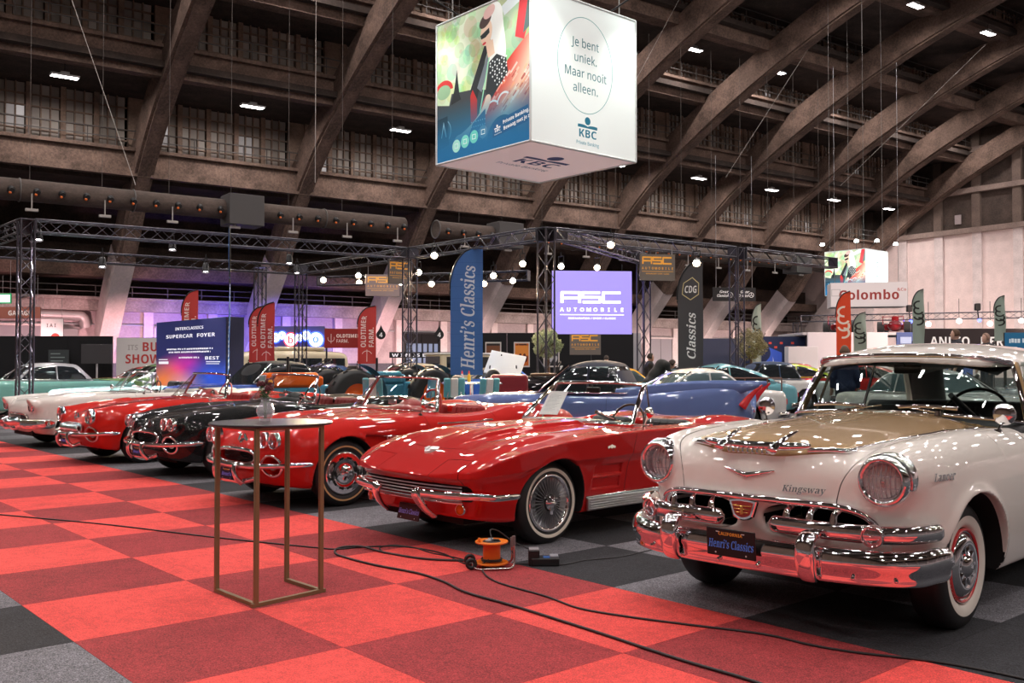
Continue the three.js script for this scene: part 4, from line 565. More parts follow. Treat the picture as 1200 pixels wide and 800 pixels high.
// ================================================================ three earlier convertibles of one kind: red, black, and a red one with single lamps
{
  const mk = (label, paintMat, trim, o) => {
    const car = thing('convertible_car', label, 'car', [0, 0, 0], 0), quad = o.quad;
    const w = curve([[-0.9, 0.74], [-0.7, 0.80], [-0.4, 0.882], [0, 0.912], [1, 0.918], [2.59, 0.918], [3.2, 0.88], [3.7, 0.80]]);
    const S = {
      w, p: (y) => y < 0.6 ? -0.5 * (0.6 - y) ** 2 : -0.45 * (y - 0.6) ** 2,
      hc: curve([[-0.95, 0.55], [-0.8, 0.625], [-0.68, 0.69], [-0.4, 0.785], [0, 0.855], [0.5, 0.898], [1.0, 0.93], [1.2, 0.92], [2.0, 0.93], [2.5, 0.955], [3.0, 0.92], [3.4, 0.85], [3.8, 0.72]]),
      hf: curve([[-0.9, 0.66], [-0.72, 0.735], [-0.5, 0.79], [-0.2, 0.845], [0.2, 0.89], [0.7, 0.908], [1.1, 0.905], [1.6, 0.87], [2.0, 0.90], [2.4, 0.965], [2.7, 0.975], [3.1, 0.93], [3.5, 0.82], [3.8, 0.68]]),
      zf: 0.645, fallOut: 1.5, fallIn: 1.35, crown: 0.1, kV: 0.05, kF: 0.2, kT: 0.11, kR: 0.2,
      nose: curve([[0.15, -0.56], [0.24, -0.66], [0.35, -0.735], [0.45, -0.765], [0.55, -0.76], [0.62, -0.735], [0.7, -0.68], [0.8, -0.55]]), plan: (z) => 0.10 * (z / 0.7) ** 2.6,
      yb: curve([[-0.9, 0.30], [-0.6, 0.23], [-0.3, 0.2], [2, 0.2], [3.6, 0.34]]), tail: (y) => 3.66 - 0.5 * (y - 0.6) ** 2,
      arches: [[0.0, 0.33, 0.378], [2.59, 0.33, 0.372]], lip: 0.014, cabin: [1.12, 2.1, 0.68, 0.32], lineTop: 0.86, door: [1.03, 2.02, 0.34], box: [-0.86, 3.76, 0.15, 1.04, 0.98], h: o.h || 0.0175,
      extra: (d, x, y, z) => { if (x < 0.4) { const q = Math.hypot(y - 0.68 - 0.1 * (x + 0.7), quad ? Math.max(Math.abs(z - 0.585) - 0.09, 0) : z - 0.60) - (quad ? 0.088 : 0.115); d = smin(d, Math.max(smax(q, -0.695 - x + (z - 0.58) * 0.06, 0.02), x - 0.3), 0.07); } return d; },
      cut: (d, x, y, z) => {
        if (x < -0.3) { const q = (((z / 0.385) ** 3 + (Math.abs(y - 0.505) / 0.07) ** 3) ** (1 / 3) - 1) * 0.07, v = Math.hypot((z - 0.59) / 1.15, y - 0.435) - 0.095; d = smax(d, -Math.max(Math.min(q, v), x + 0.52), 0.025); }
        if (x > 0.2 && x < 2.0 && z > 0.6) { const hi = lerp(0.705, 0.60, clamp((x - 0.2) / 1.7, 0, 1)), lo = lerp(0.30, 0.50, clamp((x - 0.3) / 1.6, 0, 1) ** 1.4), q = Math.max(y - hi, lo - y, x - 1.92); d = smax(d, -Math.max(q, 0.862 - 0.35 * (y - 0.6) ** 2 - z), 0.03); }
        return d;
      },
      zones: [['grille_recess', (x, y, z) => { const a = Math.abs(z), q = 1 - ((a / 0.382) ** 3 + (Math.abs(y - 0.505) / 0.068) ** 3) ** (1 / 3), v = (0.093 - Math.hypot((a - 0.59) / 1.15, y - 0.435)) * 8; return x < -0.4 ? Math.max(q, v) : -1; }, matte]],
      panels: [['bonnet', (x, y, z, a, b) => Math.min(x + 0.47 - 0.5 * z * z, 0.99 - 0.15 * z * z - x, 0.475 - Math.abs(z), y - 0.6, b - 0.2)], ['boot_lid', (x, y, z, a, b) => Math.min(x - 2.75, 3.5 - x, 0.5 - Math.abs(z), y - 0.6, b - 0.2)]],
    };
    const { base } = shell(car, S, paintMat, trim);
    const F = (y, z, o2) => { const p = onFront(base, y, Math.abs(z), o2); p.z = z; return p; };
    const loop = (cz, cy, az, ay, n, off, N = 26) => Array.from({ length: N }, (_, i) => { const [a, b] = ring(az, ay, N, n)[i]; return F(cy + b, cz + a, off); });
    part('grille_surround', new THREE.TubeGeometry(new THREE.CatmullRomCurve3(loop(0, 0.505, 0.385, 0.072, 3, 0.012, 36), true), 90, 0.021, 10, true), chrome, car);
    if (quad) part('grille_mesh', [...[...Array(7)].map((_, i) => at(rbox(0.004, 0.004, 0.74, 0.002), -0.70, 0.455 + i * 0.017, 0)), ...[...Array(38)].map((_, i) => at(rbox(0.004, 0.12, 0.004, 0.002), -0.70, 0.505, (i - 18.5) * 0.0196))], M([0.06, 0.06, 0.065], 0.4, 0.8), car);
    else for (let i = 0; i < 9; i++) part('grille_tooth', sweep([[-0.74, 0.445, (i - 4) * 0.078], [-0.795, 0.47, (i - 4) * 0.078], [-0.80, 0.53, (i - 4) * 0.078], [-0.74, 0.565, (i - 4) * 0.078]], ring(0.022, 0.025, 10), { n: 14, up: V3(0, 0, 1) }), chrome, car);
    const blade = [[0, -0.855], [0.2, -0.85], [0.4, -0.83], [0.56, -0.79], [0.7, -0.715], [0.8, -0.625], [0.87, -0.52], [0.905, -0.41]], bp = [...blade.slice(1).reverse().map(([z, x]) => [x, 0.425 + 0.04 * z * z, -z]), ...blade.map(([z, x]) => [x, 0.425 + 0.04 * z * z, z])];
    const bumper = part('front_bumper', sweep(bp, ring(0.024, 0.027, 14, 2.4), { n: 90, scale: (t) => { const e = Math.min(1, Math.min(t, 1 - t) / 0.05); return 0.3 + 0.7 * Math.sqrt(1 - (1 - e) ** 2); } }), chrome, car);
    part('bumper_lower_bar', sweep([-0.42, -0.33, -0.2, 0, 0.2, 0.33, 0.42].map((z) => [-0.815 + 0.2 * z * z, 0.265 + 0.25 * Math.max(0, Math.abs(z) - 0.25), z]), ring(0.022, 0.026, 12), { n: 40 }), chrome, bumper);
    for (const s of [-1, 1]) {
      part('bumper_guard', sweep([[-0.835, 0.44, s * 0.2], [-0.875, 0.435, s * 0.2], [-0.89, 0.39, s * 0.205], [-0.875, 0.31, s * 0.225], [-0.82, 0.245, s * 0.25]], ring(0.032, 0.025, 14), { n: 24, up: V3(1, 0, 0) }), chrome, bumper);
      part('vent_surround', new THREE.TubeGeometry(new THREE.CatmullRomCurve3(loop(s * 0.59, 0.435, 0.118, 0.102, 2, 0.008), true), 60, 0.014, 8, true), chrome, car);
      part('parking_lamp', at(new THREE.SphereGeometry(0.034, 16, 10), -0.66, 0.42, s * 0.57), M([0.7, 0.66, 0.6], 0.15, 0, { transmission: 0.4, thickness: 0 }), car);
      if (quad) { headlamp(car, -0.72, 0.685, s * 0.495, 0.066, 0.083, { depth: 0.06 }); headlamp(car, -0.708, 0.685, s * 0.672, 0.066, 0.083, { depth: 0.06, tilt: s * 0.06 }); } else headlamp(car, -0.72, 0.685, s * 0.60, 0.088, 0.112, { depth: 0.07, tilt: s * 0.05 });
      const yy = (x) => lerp(0.705, 0.60, clamp((x - 0.2) / 1.7, 0, 1)); part('cove_trim', sweep(arcPts((t) => { const x = lerp(0.42, 1.92, t), p = onSide(base, x, yy(x) + 0.004, 0.001); p.z *= s; return p; }, 14).concat(arcPts((t) => { const x = lerp(1.95, 0.5, t), y = lerp(0.30, 0.50, clamp((x - 0.3) / 1.6, 0, 1) ** 1.4), p = onSide(base, x, y - 0.004, 0.001); p.z *= s; return p; }, 12)), ring(0.006, 0.007, 8), { n: 70 }), chrome, car);
      for (let i = 0; i < 3; i++) part('cove_louvre', at(rbox(0.012, 0.075, 0.016, 0.005), 0.50 + i * 0.035, 0.655 - i * 0.003, s * 0.868), chrome, car);
      part('door_handle', sweep([[1.80, 0.80, s * 0.895], [1.84, 0.803, s * 0.92], [1.93, 0.803, s * 0.92], [1.96, 0.8, s * 0.898]], ring(0.009, 0.012, 8), { n: 14 }), chrome, car);
      const mp = onTop(base, 1.0, 0.78); if (s > 0) roundMirror(car, [1.0, mp.y, 0.78], 0.048, 0.07, 1);
      part('side_trim_spear', sweep(arcPts((t) => { const x = lerp(1.15, 1.8, t), p = onSide(base, x, 0.79, 0.002); p.z *= s; return p; }, 8), ring(0.005, 0.008, 8), { n: 16 }), chrome, car);
    }
    const e0 = F(0.655, 0, 0.006); part('nose_emblem', [at(rotZ(new THREE.CylinderGeometry(0.03, 0.032, 0.012, 20), 0.9), e0.x, e0.y, 0), ...[-1, 1].map((s) => at(rotX(rbox(0.012, 0.09, 0.035, 0.003), s * -0.7), e0.x + 0.01, e0.y + 0.03, s * 0.06))], chrome, car);
    if (quad) [...'CORVETTE'].forEach((ch, i) => { const z = (i - 3.5) * 0.052, p = F(0.602, z, 0.002), g = letters(ch, 0.022, 0.004); g.rotateY(-Math.PI / 2); part('nose_letter', g.translate(p.x, p.y, z), chrome, car); });
    numberPlate(car, -0.862, 0.335, 0, 0.26, 0.12, 'Henri’s', { bg: '#1b1030', fg: '#7a86ff', top: 'CALIFORNIA' });
    const capA = (wd) => [['hubcap', [lathe([[0.001, wd + 0.036], [0.025, wd + 0.034], [0.04, wd + 0.018], [0.05, wd + 0.012], [0.075, wd + 0.01], [0.085, wd - 0.002], [0.125, wd - 0.002], [0.135, wd + 0.008], [0.175, wd + 0.006], [0.2, wd - 0.004], [0.212, wd + 0.003], [0.222, wd - 0.012]], 56), ...spiky(0.2, 0.2 + Math.PI * 2, 3, 0.02, 0.07, wd + 0.02, 0.026, 0.014)], chrome], ['hubcap_slot', spiky(0, Math.PI * 2, 10, 0.142, 0.166, wd + 0.007, 0.055, 0.004), matte]];
    for (const [x, s] of [[0, 1], [0, -1], [2.59, 1], [2.59, -1]]) wheel(car, x, s * 0.745, { R: 0.34, w: 0.09, rim: 0.212, band: o.band, bandColor: o.bandColor, cap: capA });
    shield(car, [[0.86, 0.935, 0], [0.88, 0.932, 0.25], [0.96, 0.925, 0.48], [1.09, 0.912, 0.64], [1.27, 0.90, 0.735]], [[1.24, 1.29, 0], [1.25, 1.29, 0.25], [1.30, 1.285, 0.42], [1.36, 1.275, 0.53], [1.42, 1.265, 0.585]], { fr: 0.014, sideR: 0.021, topR: 0.02 });
    part('dashboard', sweep([[1.24, 0.86, -0.68], [1.14, 0.89, -0.36], [1.12, 0.88, 0], [1.12, 0.92, 0.36], [1.24, 0.86, 0.68]], ring(0.09, 0.075, 12, 2.4), { n: 24 }), o.dash, car);
    part('dash_hump', at(new THREE.SphereGeometry(0.17, 20, 12).scale(0.8, 0.6, 1), 1.2, 0.95, 0.36), o.dash, car);
    steering(car, 1.46, 0.95, 0.36, 0.2, o.dash, 0.3); for (const z of [-0.35, 0.35]) seat(car, 1.74, 0.36, z, 0.52, o.seat, 0.52);
    part('rear_view_mirror', [at(rbox(0.02, 0.05, 0.15, 0.02), 1.2, 1.0, 0), bar([1.18, 0.93, 0], [1.2, 1.0, 0], 0.006)], chrome, car);
    return car;
  };
  const redTrim = M([0.3, 0.015, 0.015], 0.5), redDash = M([0.36, 0.015, 0.015], 0.3, 0, { clearcoat: 1 });
  const pRed = paint([0.54, 0.012, 0.008]), flatBand = (r0, r1, z) => { const g = lathe(arcPts((t) => [lerp(r0, r1, t), 0.094 - 0.14 * Math.abs(t - 0.4) * 0.12], 6), 56).rotateX(Math.PI / 2); if (z < 0) g.rotateY(Math.PI); return g; };
  const a = mk('bright red convertible with four headlamps and thin tan tyre bands, behind the bar table', pRed, redTrim, { quad: 1, band: [0.262, 0.279], bandColor: 0xc59a6a, dash: redDash, seat: redTrim });
  a.position.set(3.51, 0, -4.02); a.rotation.y = 0.04;
  const pBlack = paint([0.005, 0.005, 0.006]), dark = M([0.2, 0.02, 0.02], 0.5), b = copyOf(a, 'black convertible with four headlamps and wide whitewall tyres');
  b.traverse((m) => { if (!m.isMesh) return; if (m.material === pRed) m.material = pBlack; else if (m.material === redDash) m.material = black; else if (m.material === redTrim) m.material = dark; });
  b.position.set(3.71, 0, -7.1); b.rotation.y = 0.04;
  for (const w of b.children.filter((m) => m.name === 'wheel')) { const k = w.children.find((q) => q.name === 'whitewall'), old = k; w.remove(old); part('whitewall', flatBand(0.222, 0.292, w.position.z), M(0xd8d2cc, 0.5), w); }
  const c = mk('red convertible with two single headlamps and a toothed chrome grille', paint([0.56, 0.016, 0.009]), redTrim, { quad: 0, h: 0.026, band: [0.22, 0.29], bandColor: 0xd8d2cc, dash: redDash, seat: redTrim });
  c.position.set(3.56, 0, -9.6); c.rotation.y = 0.04;
}
// ================================================================ white two-seater, left end of the row
{
  const car = thing('convertible_car', 'white convertible with hooded round headlamps and bullet bumper guards, at the left end', 'car', [3.68, 0, -13.1], 0.04), white = paint([0.80, 0.76, 0.71]);
  const S = {
    w: curve([[-1, 0.78], [-0.7, 0.84], [-0.3, 0.885], [0.5, 0.895], [2.6, 0.895], [3.4, 0.85], [3.9, 0.8]]), p: (y) => y < 0.6 ? -0.4 * (0.6 - y) ** 2 : -0.5 * (y - 0.6) ** 2,
    hc: curve([[-1, 0.72], [-0.8, 0.78], [-0.5, 0.83], [0, 0.87], [0.6, 0.9], [1.2, 0.92], [2.2, 0.92], [3, 0.9], [3.9, 0.84]]), hf: curve([[-1, 0.82], [-0.6, 0.85], [0, 0.885], [0.7, 0.90], [1.4, 0.895], [2.2, 0.91], [3, 0.945], [3.7, 0.96], [3.9, 0.94]]),
    zf: 0.70, fallOut: 1.4, fallIn: 1.0, crown: 0.03, kF: 0.16, kT: 0.09, bulge: (x, z) => -0.035 * sstep(0.2, 0.14, z) * sstep(-0.2, 0.1, x) * sstep(0.9, 0.6, x),
    nose: curve([[0.2, -0.62], [0.4, -0.75], [0.6, -0.79], [0.8, -0.72], [0.9, -0.6]]), plan: (z) => 0.1 * (z / 0.7) ** 2.6, yb: curve([[-1, 0.3], [-0.3, 0.22], [3, 0.22], [3.9, 0.34]]), tail: () => 3.78,
    arches: [[0, 0.34, 0.39], [2.59, 0.34, 0.37]], lip: 0.01, cabin: [1.2, 2.15, 0.68, 0.34], door: [1.0, 2.1], box: [-0.95, 3.9, 0.16, 1.04, 0.96], h: 0.026,
    extra: (d, x, y, z) => x < 0.3 ? smin(d, smax(Math.hypot(y - 0.735 - 0.06 * (x + 0.6), z - 0.69) - 0.125, -0.82 + 0.55 * (0.86 - y) - x, 0.03), 0.07) : d,
    cut: (d, x, y, z) => x < -0.3 ? smax(d, -Math.max((((z / 0.5) ** 4 + (Math.abs(y - 0.5) / 0.085) ** 4) ** 0.25 - 1) * 0.085, x + 0.55), 0.03) : d,
    zones: [['grille_recess', (x, y, z) => x < -0.4 ? 1 - ((z / 0.495) ** 4 + (Math.abs(y - 0.5) / 0.083) ** 4) ** 0.25 : -1, matte]],
    panels: [['bonnet', (x, y, z, a, b) => Math.min(x + 0.6, 1.0 - x, 0.56 - Math.abs(z), y - 0.6, b - 0.2)]],
  };
  const { base } = shell(car, S, white, M([0.3, 0.28, 0.26], 0.6));
  for (let i = 0; i < 6; i++) part('grille_slat', at(rbox(0.012, 0.008, 0.96, 0.003), -0.66, 0.435 + i * 0.026, 0), steel, car);
  for (const s of [-1, 1]) {
    headlamp(car, -0.735, 0.735, s * 0.69, 0.09, 0.112, { depth: 0.06 });
    part('front_bumper', sweep([[-0.86, 0.42, s * 0.30], [-0.86, 0.42, s * 0.5], [-0.83, 0.42, s * 0.7], [-0.74, 0.42, s * 0.84], [-0.58, 0.42, s * 0.92], [-0.42, 0.42, s * 0.93]], ring(0.035, 0.08, 16, 3.2), { n: 36, scale: (t) => Math.min(1, 0.5 + 6 * Math.min(t, 1 - t)) }), chrome, car);
    part('bumper_bullet', at(lathe([[0.001, 0.15], [0.03, 0.145], [0.06, 0.11], [0.078, 0.05], [0.08, -0.04]], 24).rotateZ(Math.PI / 2), -0.90, 0.46, s * 0.34), chrome, car);
    part('lower_bar', sweep([[-0.86, 0.34, s * 0.02], [-0.87, 0.33, s * 0.25], [-0.84, 0.36, s * 0.5]], ring(0.02, 0.03, 10), { n: 16 }), chrome, car);
    part('wing_louvre', [0, 1, 2].map((i) => at(rbox(0.1, 0.014, 0.012, 0.004), 0.62, 0.62 + i * 0.05, s * 0.893)), chrome, car);
    roundMirror(car, [1.15, onTop(base, 1.15, 0.8).y, s * 0.8], 0.05, 0.06, s);
  }
  part('grille_surround', new THREE.TubeGeometry(new THREE.CatmullRomCurve3(ring(0.5, 0.085, 26, 4).map(([z, y]) => onFront(base, 0.5 + y, Math.abs(z), 0.004).setZ(z)), true), 60, 0.012, 8, true), chrome, car);
  const cap = (wd) => [['hubcap', lathe([[0.001, wd + 0.03], [0.05, wd + 0.026], [0.07, wd], [0.13, wd + 0.008], [0.19, wd - 0.01], [0.2, wd - 0.03]], 36), chrome]];
  for (const [x, s] of [[0, 1], [0, -1], [2.59, 1], [2.59, -1]]) wheel(car, x, s * 0.74, { R: 0.345, w: 0.09, rim: 0.2, band: [0.21, 0.285], cap });
  shield(car, [[0.95, 0.925, 0], [0.98, 0.92, 0.3], [1.08, 0.91, 0.58], [1.3, 0.90, 0.74]], [[1.3, 1.30, 0], [1.32, 1.297, 0.3], [1.38, 1.285, 0.5], [1.46, 1.27, 0.6]], { fr: 0.016 });
  const trim = M([0.42, 0.4, 0.38], 0.5); part('dashboard', sweep([[1.3, 0.86, -0.66], [1.22, 0.89, 0], [1.3, 0.86, 0.66]], ring(0.08, 0.07, 12), { n: 16 }), trim, car); steering(car, 1.55, 0.93, 0.36, 0.2, black, 0.3); seat(car, 1.85, 0.38, 0, 1.2, trim, 0.5);
}
// ================================================================ cars further back
const darkGlass = M([0.02, 0.026, 0.03], 0.04, 0, { clearcoat: 1 }), tailRed = M([0.5, 0.015, 0.02], 0.15, 0, { clearcoat: 1, emissive: 0xff1020, emissiveIntensity: 0.05 });
// o: L front overhang, B wheelbase, E rear overhang, W half width, hood, belt, deck, roof heights; cab [screen foot, roof front, roof back, rear glass foot]
function bgCar(label, o) {
  const car = thing(o.name || 'show_car', label, 'car', [0, 0, 0]), x0 = -o.L, x1 = o.B + o.E, W = o.W, [c0, c1, c2, c3] = o.cab, fin = o.fin || 0;
  const S = {
    w: curve([[x0, W * 0.86], [x0 + 0.25, W * 0.93], [0, W], [o.B, W], [x1 - 0.3, W * 0.94], [x1, W * 0.86]]), p: (y) => -0.35 * (y - 0.58) ** 2,
    hc: curve([[x0, o.hood - 0.2], [x0 + 0.2, o.hood - 0.08], [x0 + 0.7, o.hood], [c0, o.belt], [c3, o.belt], [c3 + 0.4, o.deck], [x1 - 0.2, o.deck - 0.06], [x1, o.deck - 0.2]]),
    hf: curve([[x0, o.hood - 0.12], [x0 + 0.25, o.hood - 0.02], [0.3, o.hood + 0.02], [c0, o.belt - 0.01], [c2, o.belt - 0.02], [o.B, o.deck - 0.01 + fin * 0.4], [x1 - 0.15, o.deck - 0.04 + fin], [x1, o.deck - 0.06 + fin]]),
    zf: W * 0.76, fallOut: 1.6, fallIn: 1 + fin * 6, crown: 0.06, kF: 0.16, kT: 0.1, kV: 0.04, nose: (y) => x0 + 0.5 * (y - 0.55) ** 2, plan: (z) => 0.14 * (z / 0.8) ** 2.4, yb: curve([[x0, 0.34], [0, 0.22], [o.B, 0.22], [x1, 0.36]]), tail: (y) => x1 - 0.35 * (y - 0.65) ** 2 + fin * 0.9 * (y - 0.7), kR: 0.12,
    arches: [[0, 0.33, 0.375], [o.B, 0.33, o.archR || 0.37]], lip: 0.008, cabin: o.open ? [c0 + 0.2, c3 - 0.1, W * 0.76, 0.34] : null, door: [c0 + 0.1, c0 + 1.15], box: [x0 - 0.05, x1 + 0.4, 0.18, Math.max(o.hood, o.belt, o.deck + fin) + 0.12, W + 0.06], h: o.h || 0.052,
  };
  shell(car, S, o.body, o.trim || black);
  if (!o.open) { // greenhouse: dark glass band between painted roof and pillars
    const rc = curve([[c0 - 0.1, o.belt - 0.25], [c0, o.belt - 0.05], [lerp(c0, c1, 0.9), o.roof - 0.07], [c1 + 0.15, o.roof - 0.015], [(c1 + c2) / 2, o.roof], [c2, o.roof - 0.04], [lerp(c2, c3, 0.5), lerp(o.roof, o.belt, o.fast ? 0.38 : 0.5)], [c3, o.belt - 0.03], [c3 + 0.1, o.belt - 0.25]]);
    const gf = (x, y, z) => smax(smax((y - rc(x)) * 0.75 + 0.1 * (z / 0.7) ** 3, z - lerp(W * 0.86, W * 0.70, clamp((y - o.belt) / (o.roof - o.belt), 0, 1)), 0.07), o.belt - 0.08 - y, 0.01);
    let g = meshField(gf, [c0 - 0.15, c3 + 0.15, o.belt - 0.1, o.roof + 0.05, W + 0.02], 0.05), A;
    const fr = (x, y) => { const t = clamp((y - o.belt) / (o.roof - o.belt), 0, 1); return Math.min(x - lerp(c0, c1, t) - 0.09, lerp(c3, c2, t) - (o.quarter ?? 0.25) - x); };
    [A, g] = split(g, (x, y, z, a, b, c) => Math.min(o.roof - 0.1 - y, y - o.belt - 0.02, Math.max(Math.min(fr(x, y), Math.abs(c) - 0.5, 0.1), (o.soft ? -1 : 1) * Math.min(Math.abs(a) - 0.35, W * 0.6 - Math.abs(z), x > (c1 + c2) / 2 ? (o.roof - 0.16 - y) : 1)), o.soft && a < -0.3 ? Math.max(W * 0.6 - Math.abs(z), fr(x, y)) : 1));
    bodyPart('window', A, o.glass || darkGlass, car); bodyPart(o.soft ? 'soft_top' : 'roof', g, o.roofMat || o.body, car);
    if (o.soft) part('windscreen', grid((u, v) => [lerp(c0 - 0.02, c1 - 0.05, v), lerp(o.belt, o.roof - 0.06, v), lerp(-1, 1, u) * lerp(W * 0.78, W * 0.64, v)], 6, 2), darkGlass, car);
    for (const s of [-1, 1]) part('door_pillar', bar([(c1 + c2) / 2, o.belt, s * W * 0.85], [(c1 + c2) / 2, o.roof - 0.1, s * W * 0.73], 0.02), o.roofMat || o.body, car);
    part('window_trim', [-1, 1].flatMap((s) => [bar([c0, o.belt + 0.015, s * W * 0.87], [c3, o.belt + 0.015, s * W * 0.87], 0.014), bar([c0 + 0.02, o.belt + 0.02, s * W * 0.8], [c1, o.roof - 0.08, s * W * 0.68], 0.016)]), o.frame || chrome, car);
  } else {
    shield(car, [[c0, o.belt + 0.01, 0], [c0 + 0.06, o.belt, W * 0.5], [c0 + 0.28, o.belt - 0.02, W * 0.82]], [[c1, o.roof, 0], [c1 + 0.04, o.roof, W * 0.45], [c1 + 0.14, o.roof - 0.02, W * 0.7]], { fr: 0.016 });
    for (const z of [-0.36, 0.36]) seat(car, c1 + 0.65, 0.42, z, 0.52, o.trim || black, 0.52); steering(car, c1 + 0.2, o.belt + 0.06, 0.36, 0.2, o.wheelMat || black, 0.3);
    part('dashboard', sweep([[c0 + 0.32, o.belt - 0.1, -W * 0.76], [c0 + 0.25, o.belt - 0.06, 0], [c0 + 0.32, o.belt - 0.1, W * 0.76]], ring(0.09, 0.07, 10), { n: 10 }), o.trim || black, car);
  }
  const cap = (wd) => [['hubcap', lathe([[0.001, wd + 0.02], [0.05, wd + 0.016], [0.07, wd], [0.15, wd + 0.004], [0.19, wd - 0.02]], 24), o.capMat || chrome]];
  for (const x of [0, o.B]) for (const s of [-1, 1]) wheel(car, x, s * (W - 0.15), { R: 0.33, w: 0.09, rim: 0.2, cap, band: o.band, lo: true });
  for (const s of [-1, 1]) {
    if (fin) part('tail_fin', sweep([[o.B - 1.1, o.belt - 0.08, s * W * 0.82], [o.B - 0.3, o.deck - 0.02, s * W * 0.82], [x1 - 0.35, o.deck + fin * 0.45, s * W * 0.81], [x1 + 0.12, o.deck + fin * 0.8, s * W * 0.80]], ring(0.05, 0.12, 12, 1.6), { n: 30, scale: (t) => [1 - 0.5 * t, 0.5 + 1.2 * Math.sin(Math.PI * Math.min(1, 0.12 + t * 0.8)) - 0.5 * t] }), o.body, car);
    part('headlamp', at(lathe([[0.001, 0.03], [0.07, 0.015], [0.085, 0.0], [0.1, 0.008], [0.1, -0.06]], 20).rotateZ(Math.PI / 2), x0 + 0.1, 0.68, s * W * 0.72), chrome, car);
    part('tail_lamp', fin ? sweep([[x1 - 0.12, o.deck - 0.16, s * W * 0.83], [x1 - 0.0, o.deck - 0.0, s * W * 0.81], [x1 + 0.17, o.deck + fin * 0.82, s * W * 0.80]], ring(0.06, 0.05, 12), { n: 14, up: V3(0, 0, 1), scale: (t) => 1.1 - 0.85 * t }) : at(rbox(0.05, 0.12, 0.2, 0.02), x1 - 0.08, 0.68, s * W * 0.68), tailRed, car);
  }
  for (const [n, x, k] of [['front_bumper', x0 - 0.06, -1], ['rear_bumper', x1 + 0.05, 1]]) part(n, sweep([-1, -0.9, -0.6, 0, 0.6, 0.9, 1].map((q) => [x - k * (Math.abs(q) > 0.95 ? 0.4 : 0.16 * q * q), 0.42, q * W * (Math.abs(q) > 0.95 ? 1.0 : 0.98)]), ring(0.03, 0.06, 10, 3), { n: 24 }), o.bump || chrome, car);
  part('grille', at(rbox(0.05, 0.16, W * 1.0, 0.03), x0 - 0.0, 0.55, 0), M([0.03, 0.03, 0.03], 0.4, 0.6), car);
  return car;
}
const place = (c, x, z, t, y = 0) => { c.position.set(x, y, z); c.rotation.y = t; return c; };
// a copy in other paint
function repaint(src, label, from, to, more = []) { const c = copyOf(src, label); c.traverse((m) => { if (!m.isMesh) return; if (m.material === from) m.material = to; for (const [a, b] of more) if (m.material === a) m.material = b; }); return c; }
const pBlue = paint([0.13, 0.185, 0.40]), softBlue = M([0.012, 0.016, 0.035], 0.8), pSilver = paint([0.62, 0.60, 0.58]), pAqua = paint([0.16, 0.40, 0.46]), pYellow = paint([0.85, 0.42, 0.02]), pRed2 = paint([0.55, 0.02, 0.018]), pWhite = paint([0.75, 0.73, 0.70]), pCream = paint([0.72, 0.62, 0.44]), pNavy = paint([0.02, 0.05, 0.26]), pMint = paint([0.24, 0.55, 0.47]), pBlackCar = paint([0.006, 0.006, 0.008]), pSky = paint([0.05, 0.17, 0.62]), pGreen = paint([0.20, 0.34, 0.14]), pGrey = paint([0.28, 0.28, 0.30]);
const big = bgCar('long blue convertible with a raised dark fabric top and tail fins with red lamps', { L: 0.9, B: 2.8, E: 1.15, W: 0.96, hood: 0.95, belt: 0.98, deck: 0.97, roof: 1.5, cab: [0.7, 1.2, 1.85, 2.15], fin: 0.2, archR: 0.31, soft: true, body: pBlue, roofMat: softBlue, h: 0.03, band: [0.21, 0.28] });
place(big, 8.86, -6.76, -1.05);
const coupe = bgCar('silver coupe with slim roof pillars behind the finned blue convertible', { L: 0.8, B: 2.5, E: 1.05, W: 0.84, hood: 0.88, belt: 0.93, deck: 0.93, roof: 1.36, cab: [0.85, 1.45, 2.2, 2.75], quarter: 0.18, body: pSilver, h: 0.048, glass: M([0.10, 0.14, 0.15], 0.05, 0, { clearcoat: 1 }) });
place(coupe, 12.6, -7.95, -0.5);
const fast = bgCar('pale aqua fastback behind the silver coupe', { L: 0.85, B: 2.55, E: 1.1, W: 0.86, hood: 0.95, belt: 0.98, deck: 0.9, roof: 1.46, cab: [0.9, 1.5, 2.0, 3.2], fast: true, body: pAqua, h: 0.05 });
place(fast, 16.7, -10.4, -0.5);
const soft = bgCar('white convertible with a raised navy fabric top behind the pale aqua fastback', { L: 0.85, B: 2.6, E: 1.1, W: 0.88, hood: 0.95, belt: 0.98, deck: 0.95, roof: 1.52, cab: [0.85, 1.35, 2.3, 2.6], soft: true, body: pWhite, roofMat: M([0.03, 0.05, 0.10], 0.85), h: 0.052 });
place(soft, 22.05, -12.61, -0.55);
const sedan = bgCar('mint green two-tone saloon behind the white convertible at the left end', { L: 0.9, B: 2.95, E: 1.3, W: 0.93, hood: 0.98, belt: 1.0, deck: 0.98, roof: 1.48, cab: [0.95, 1.45, 2.6, 3.1], body: pMint, roofMat: paint([0.5, 0.5, 0.52]), h: 0.052, band: [0.21, 0.28] });
place(sedan, 4.2, -23.25, 0);
const open = bgCar('pale aqua open two-seater with a raked screen beside the lattice tower at the left', { L: 0.8, B: 2.2, E: 0.9, W: 0.8, hood: 0.86, belt: 0.9, deck: 0.88, roof: 1.2, cab: [0.8, 1.25, 2.0, 2.3], open: true, body: paint([0.36, 0.66, 0.62]), h: 0.052 });
place(open, 5.66, -18.2, 0);
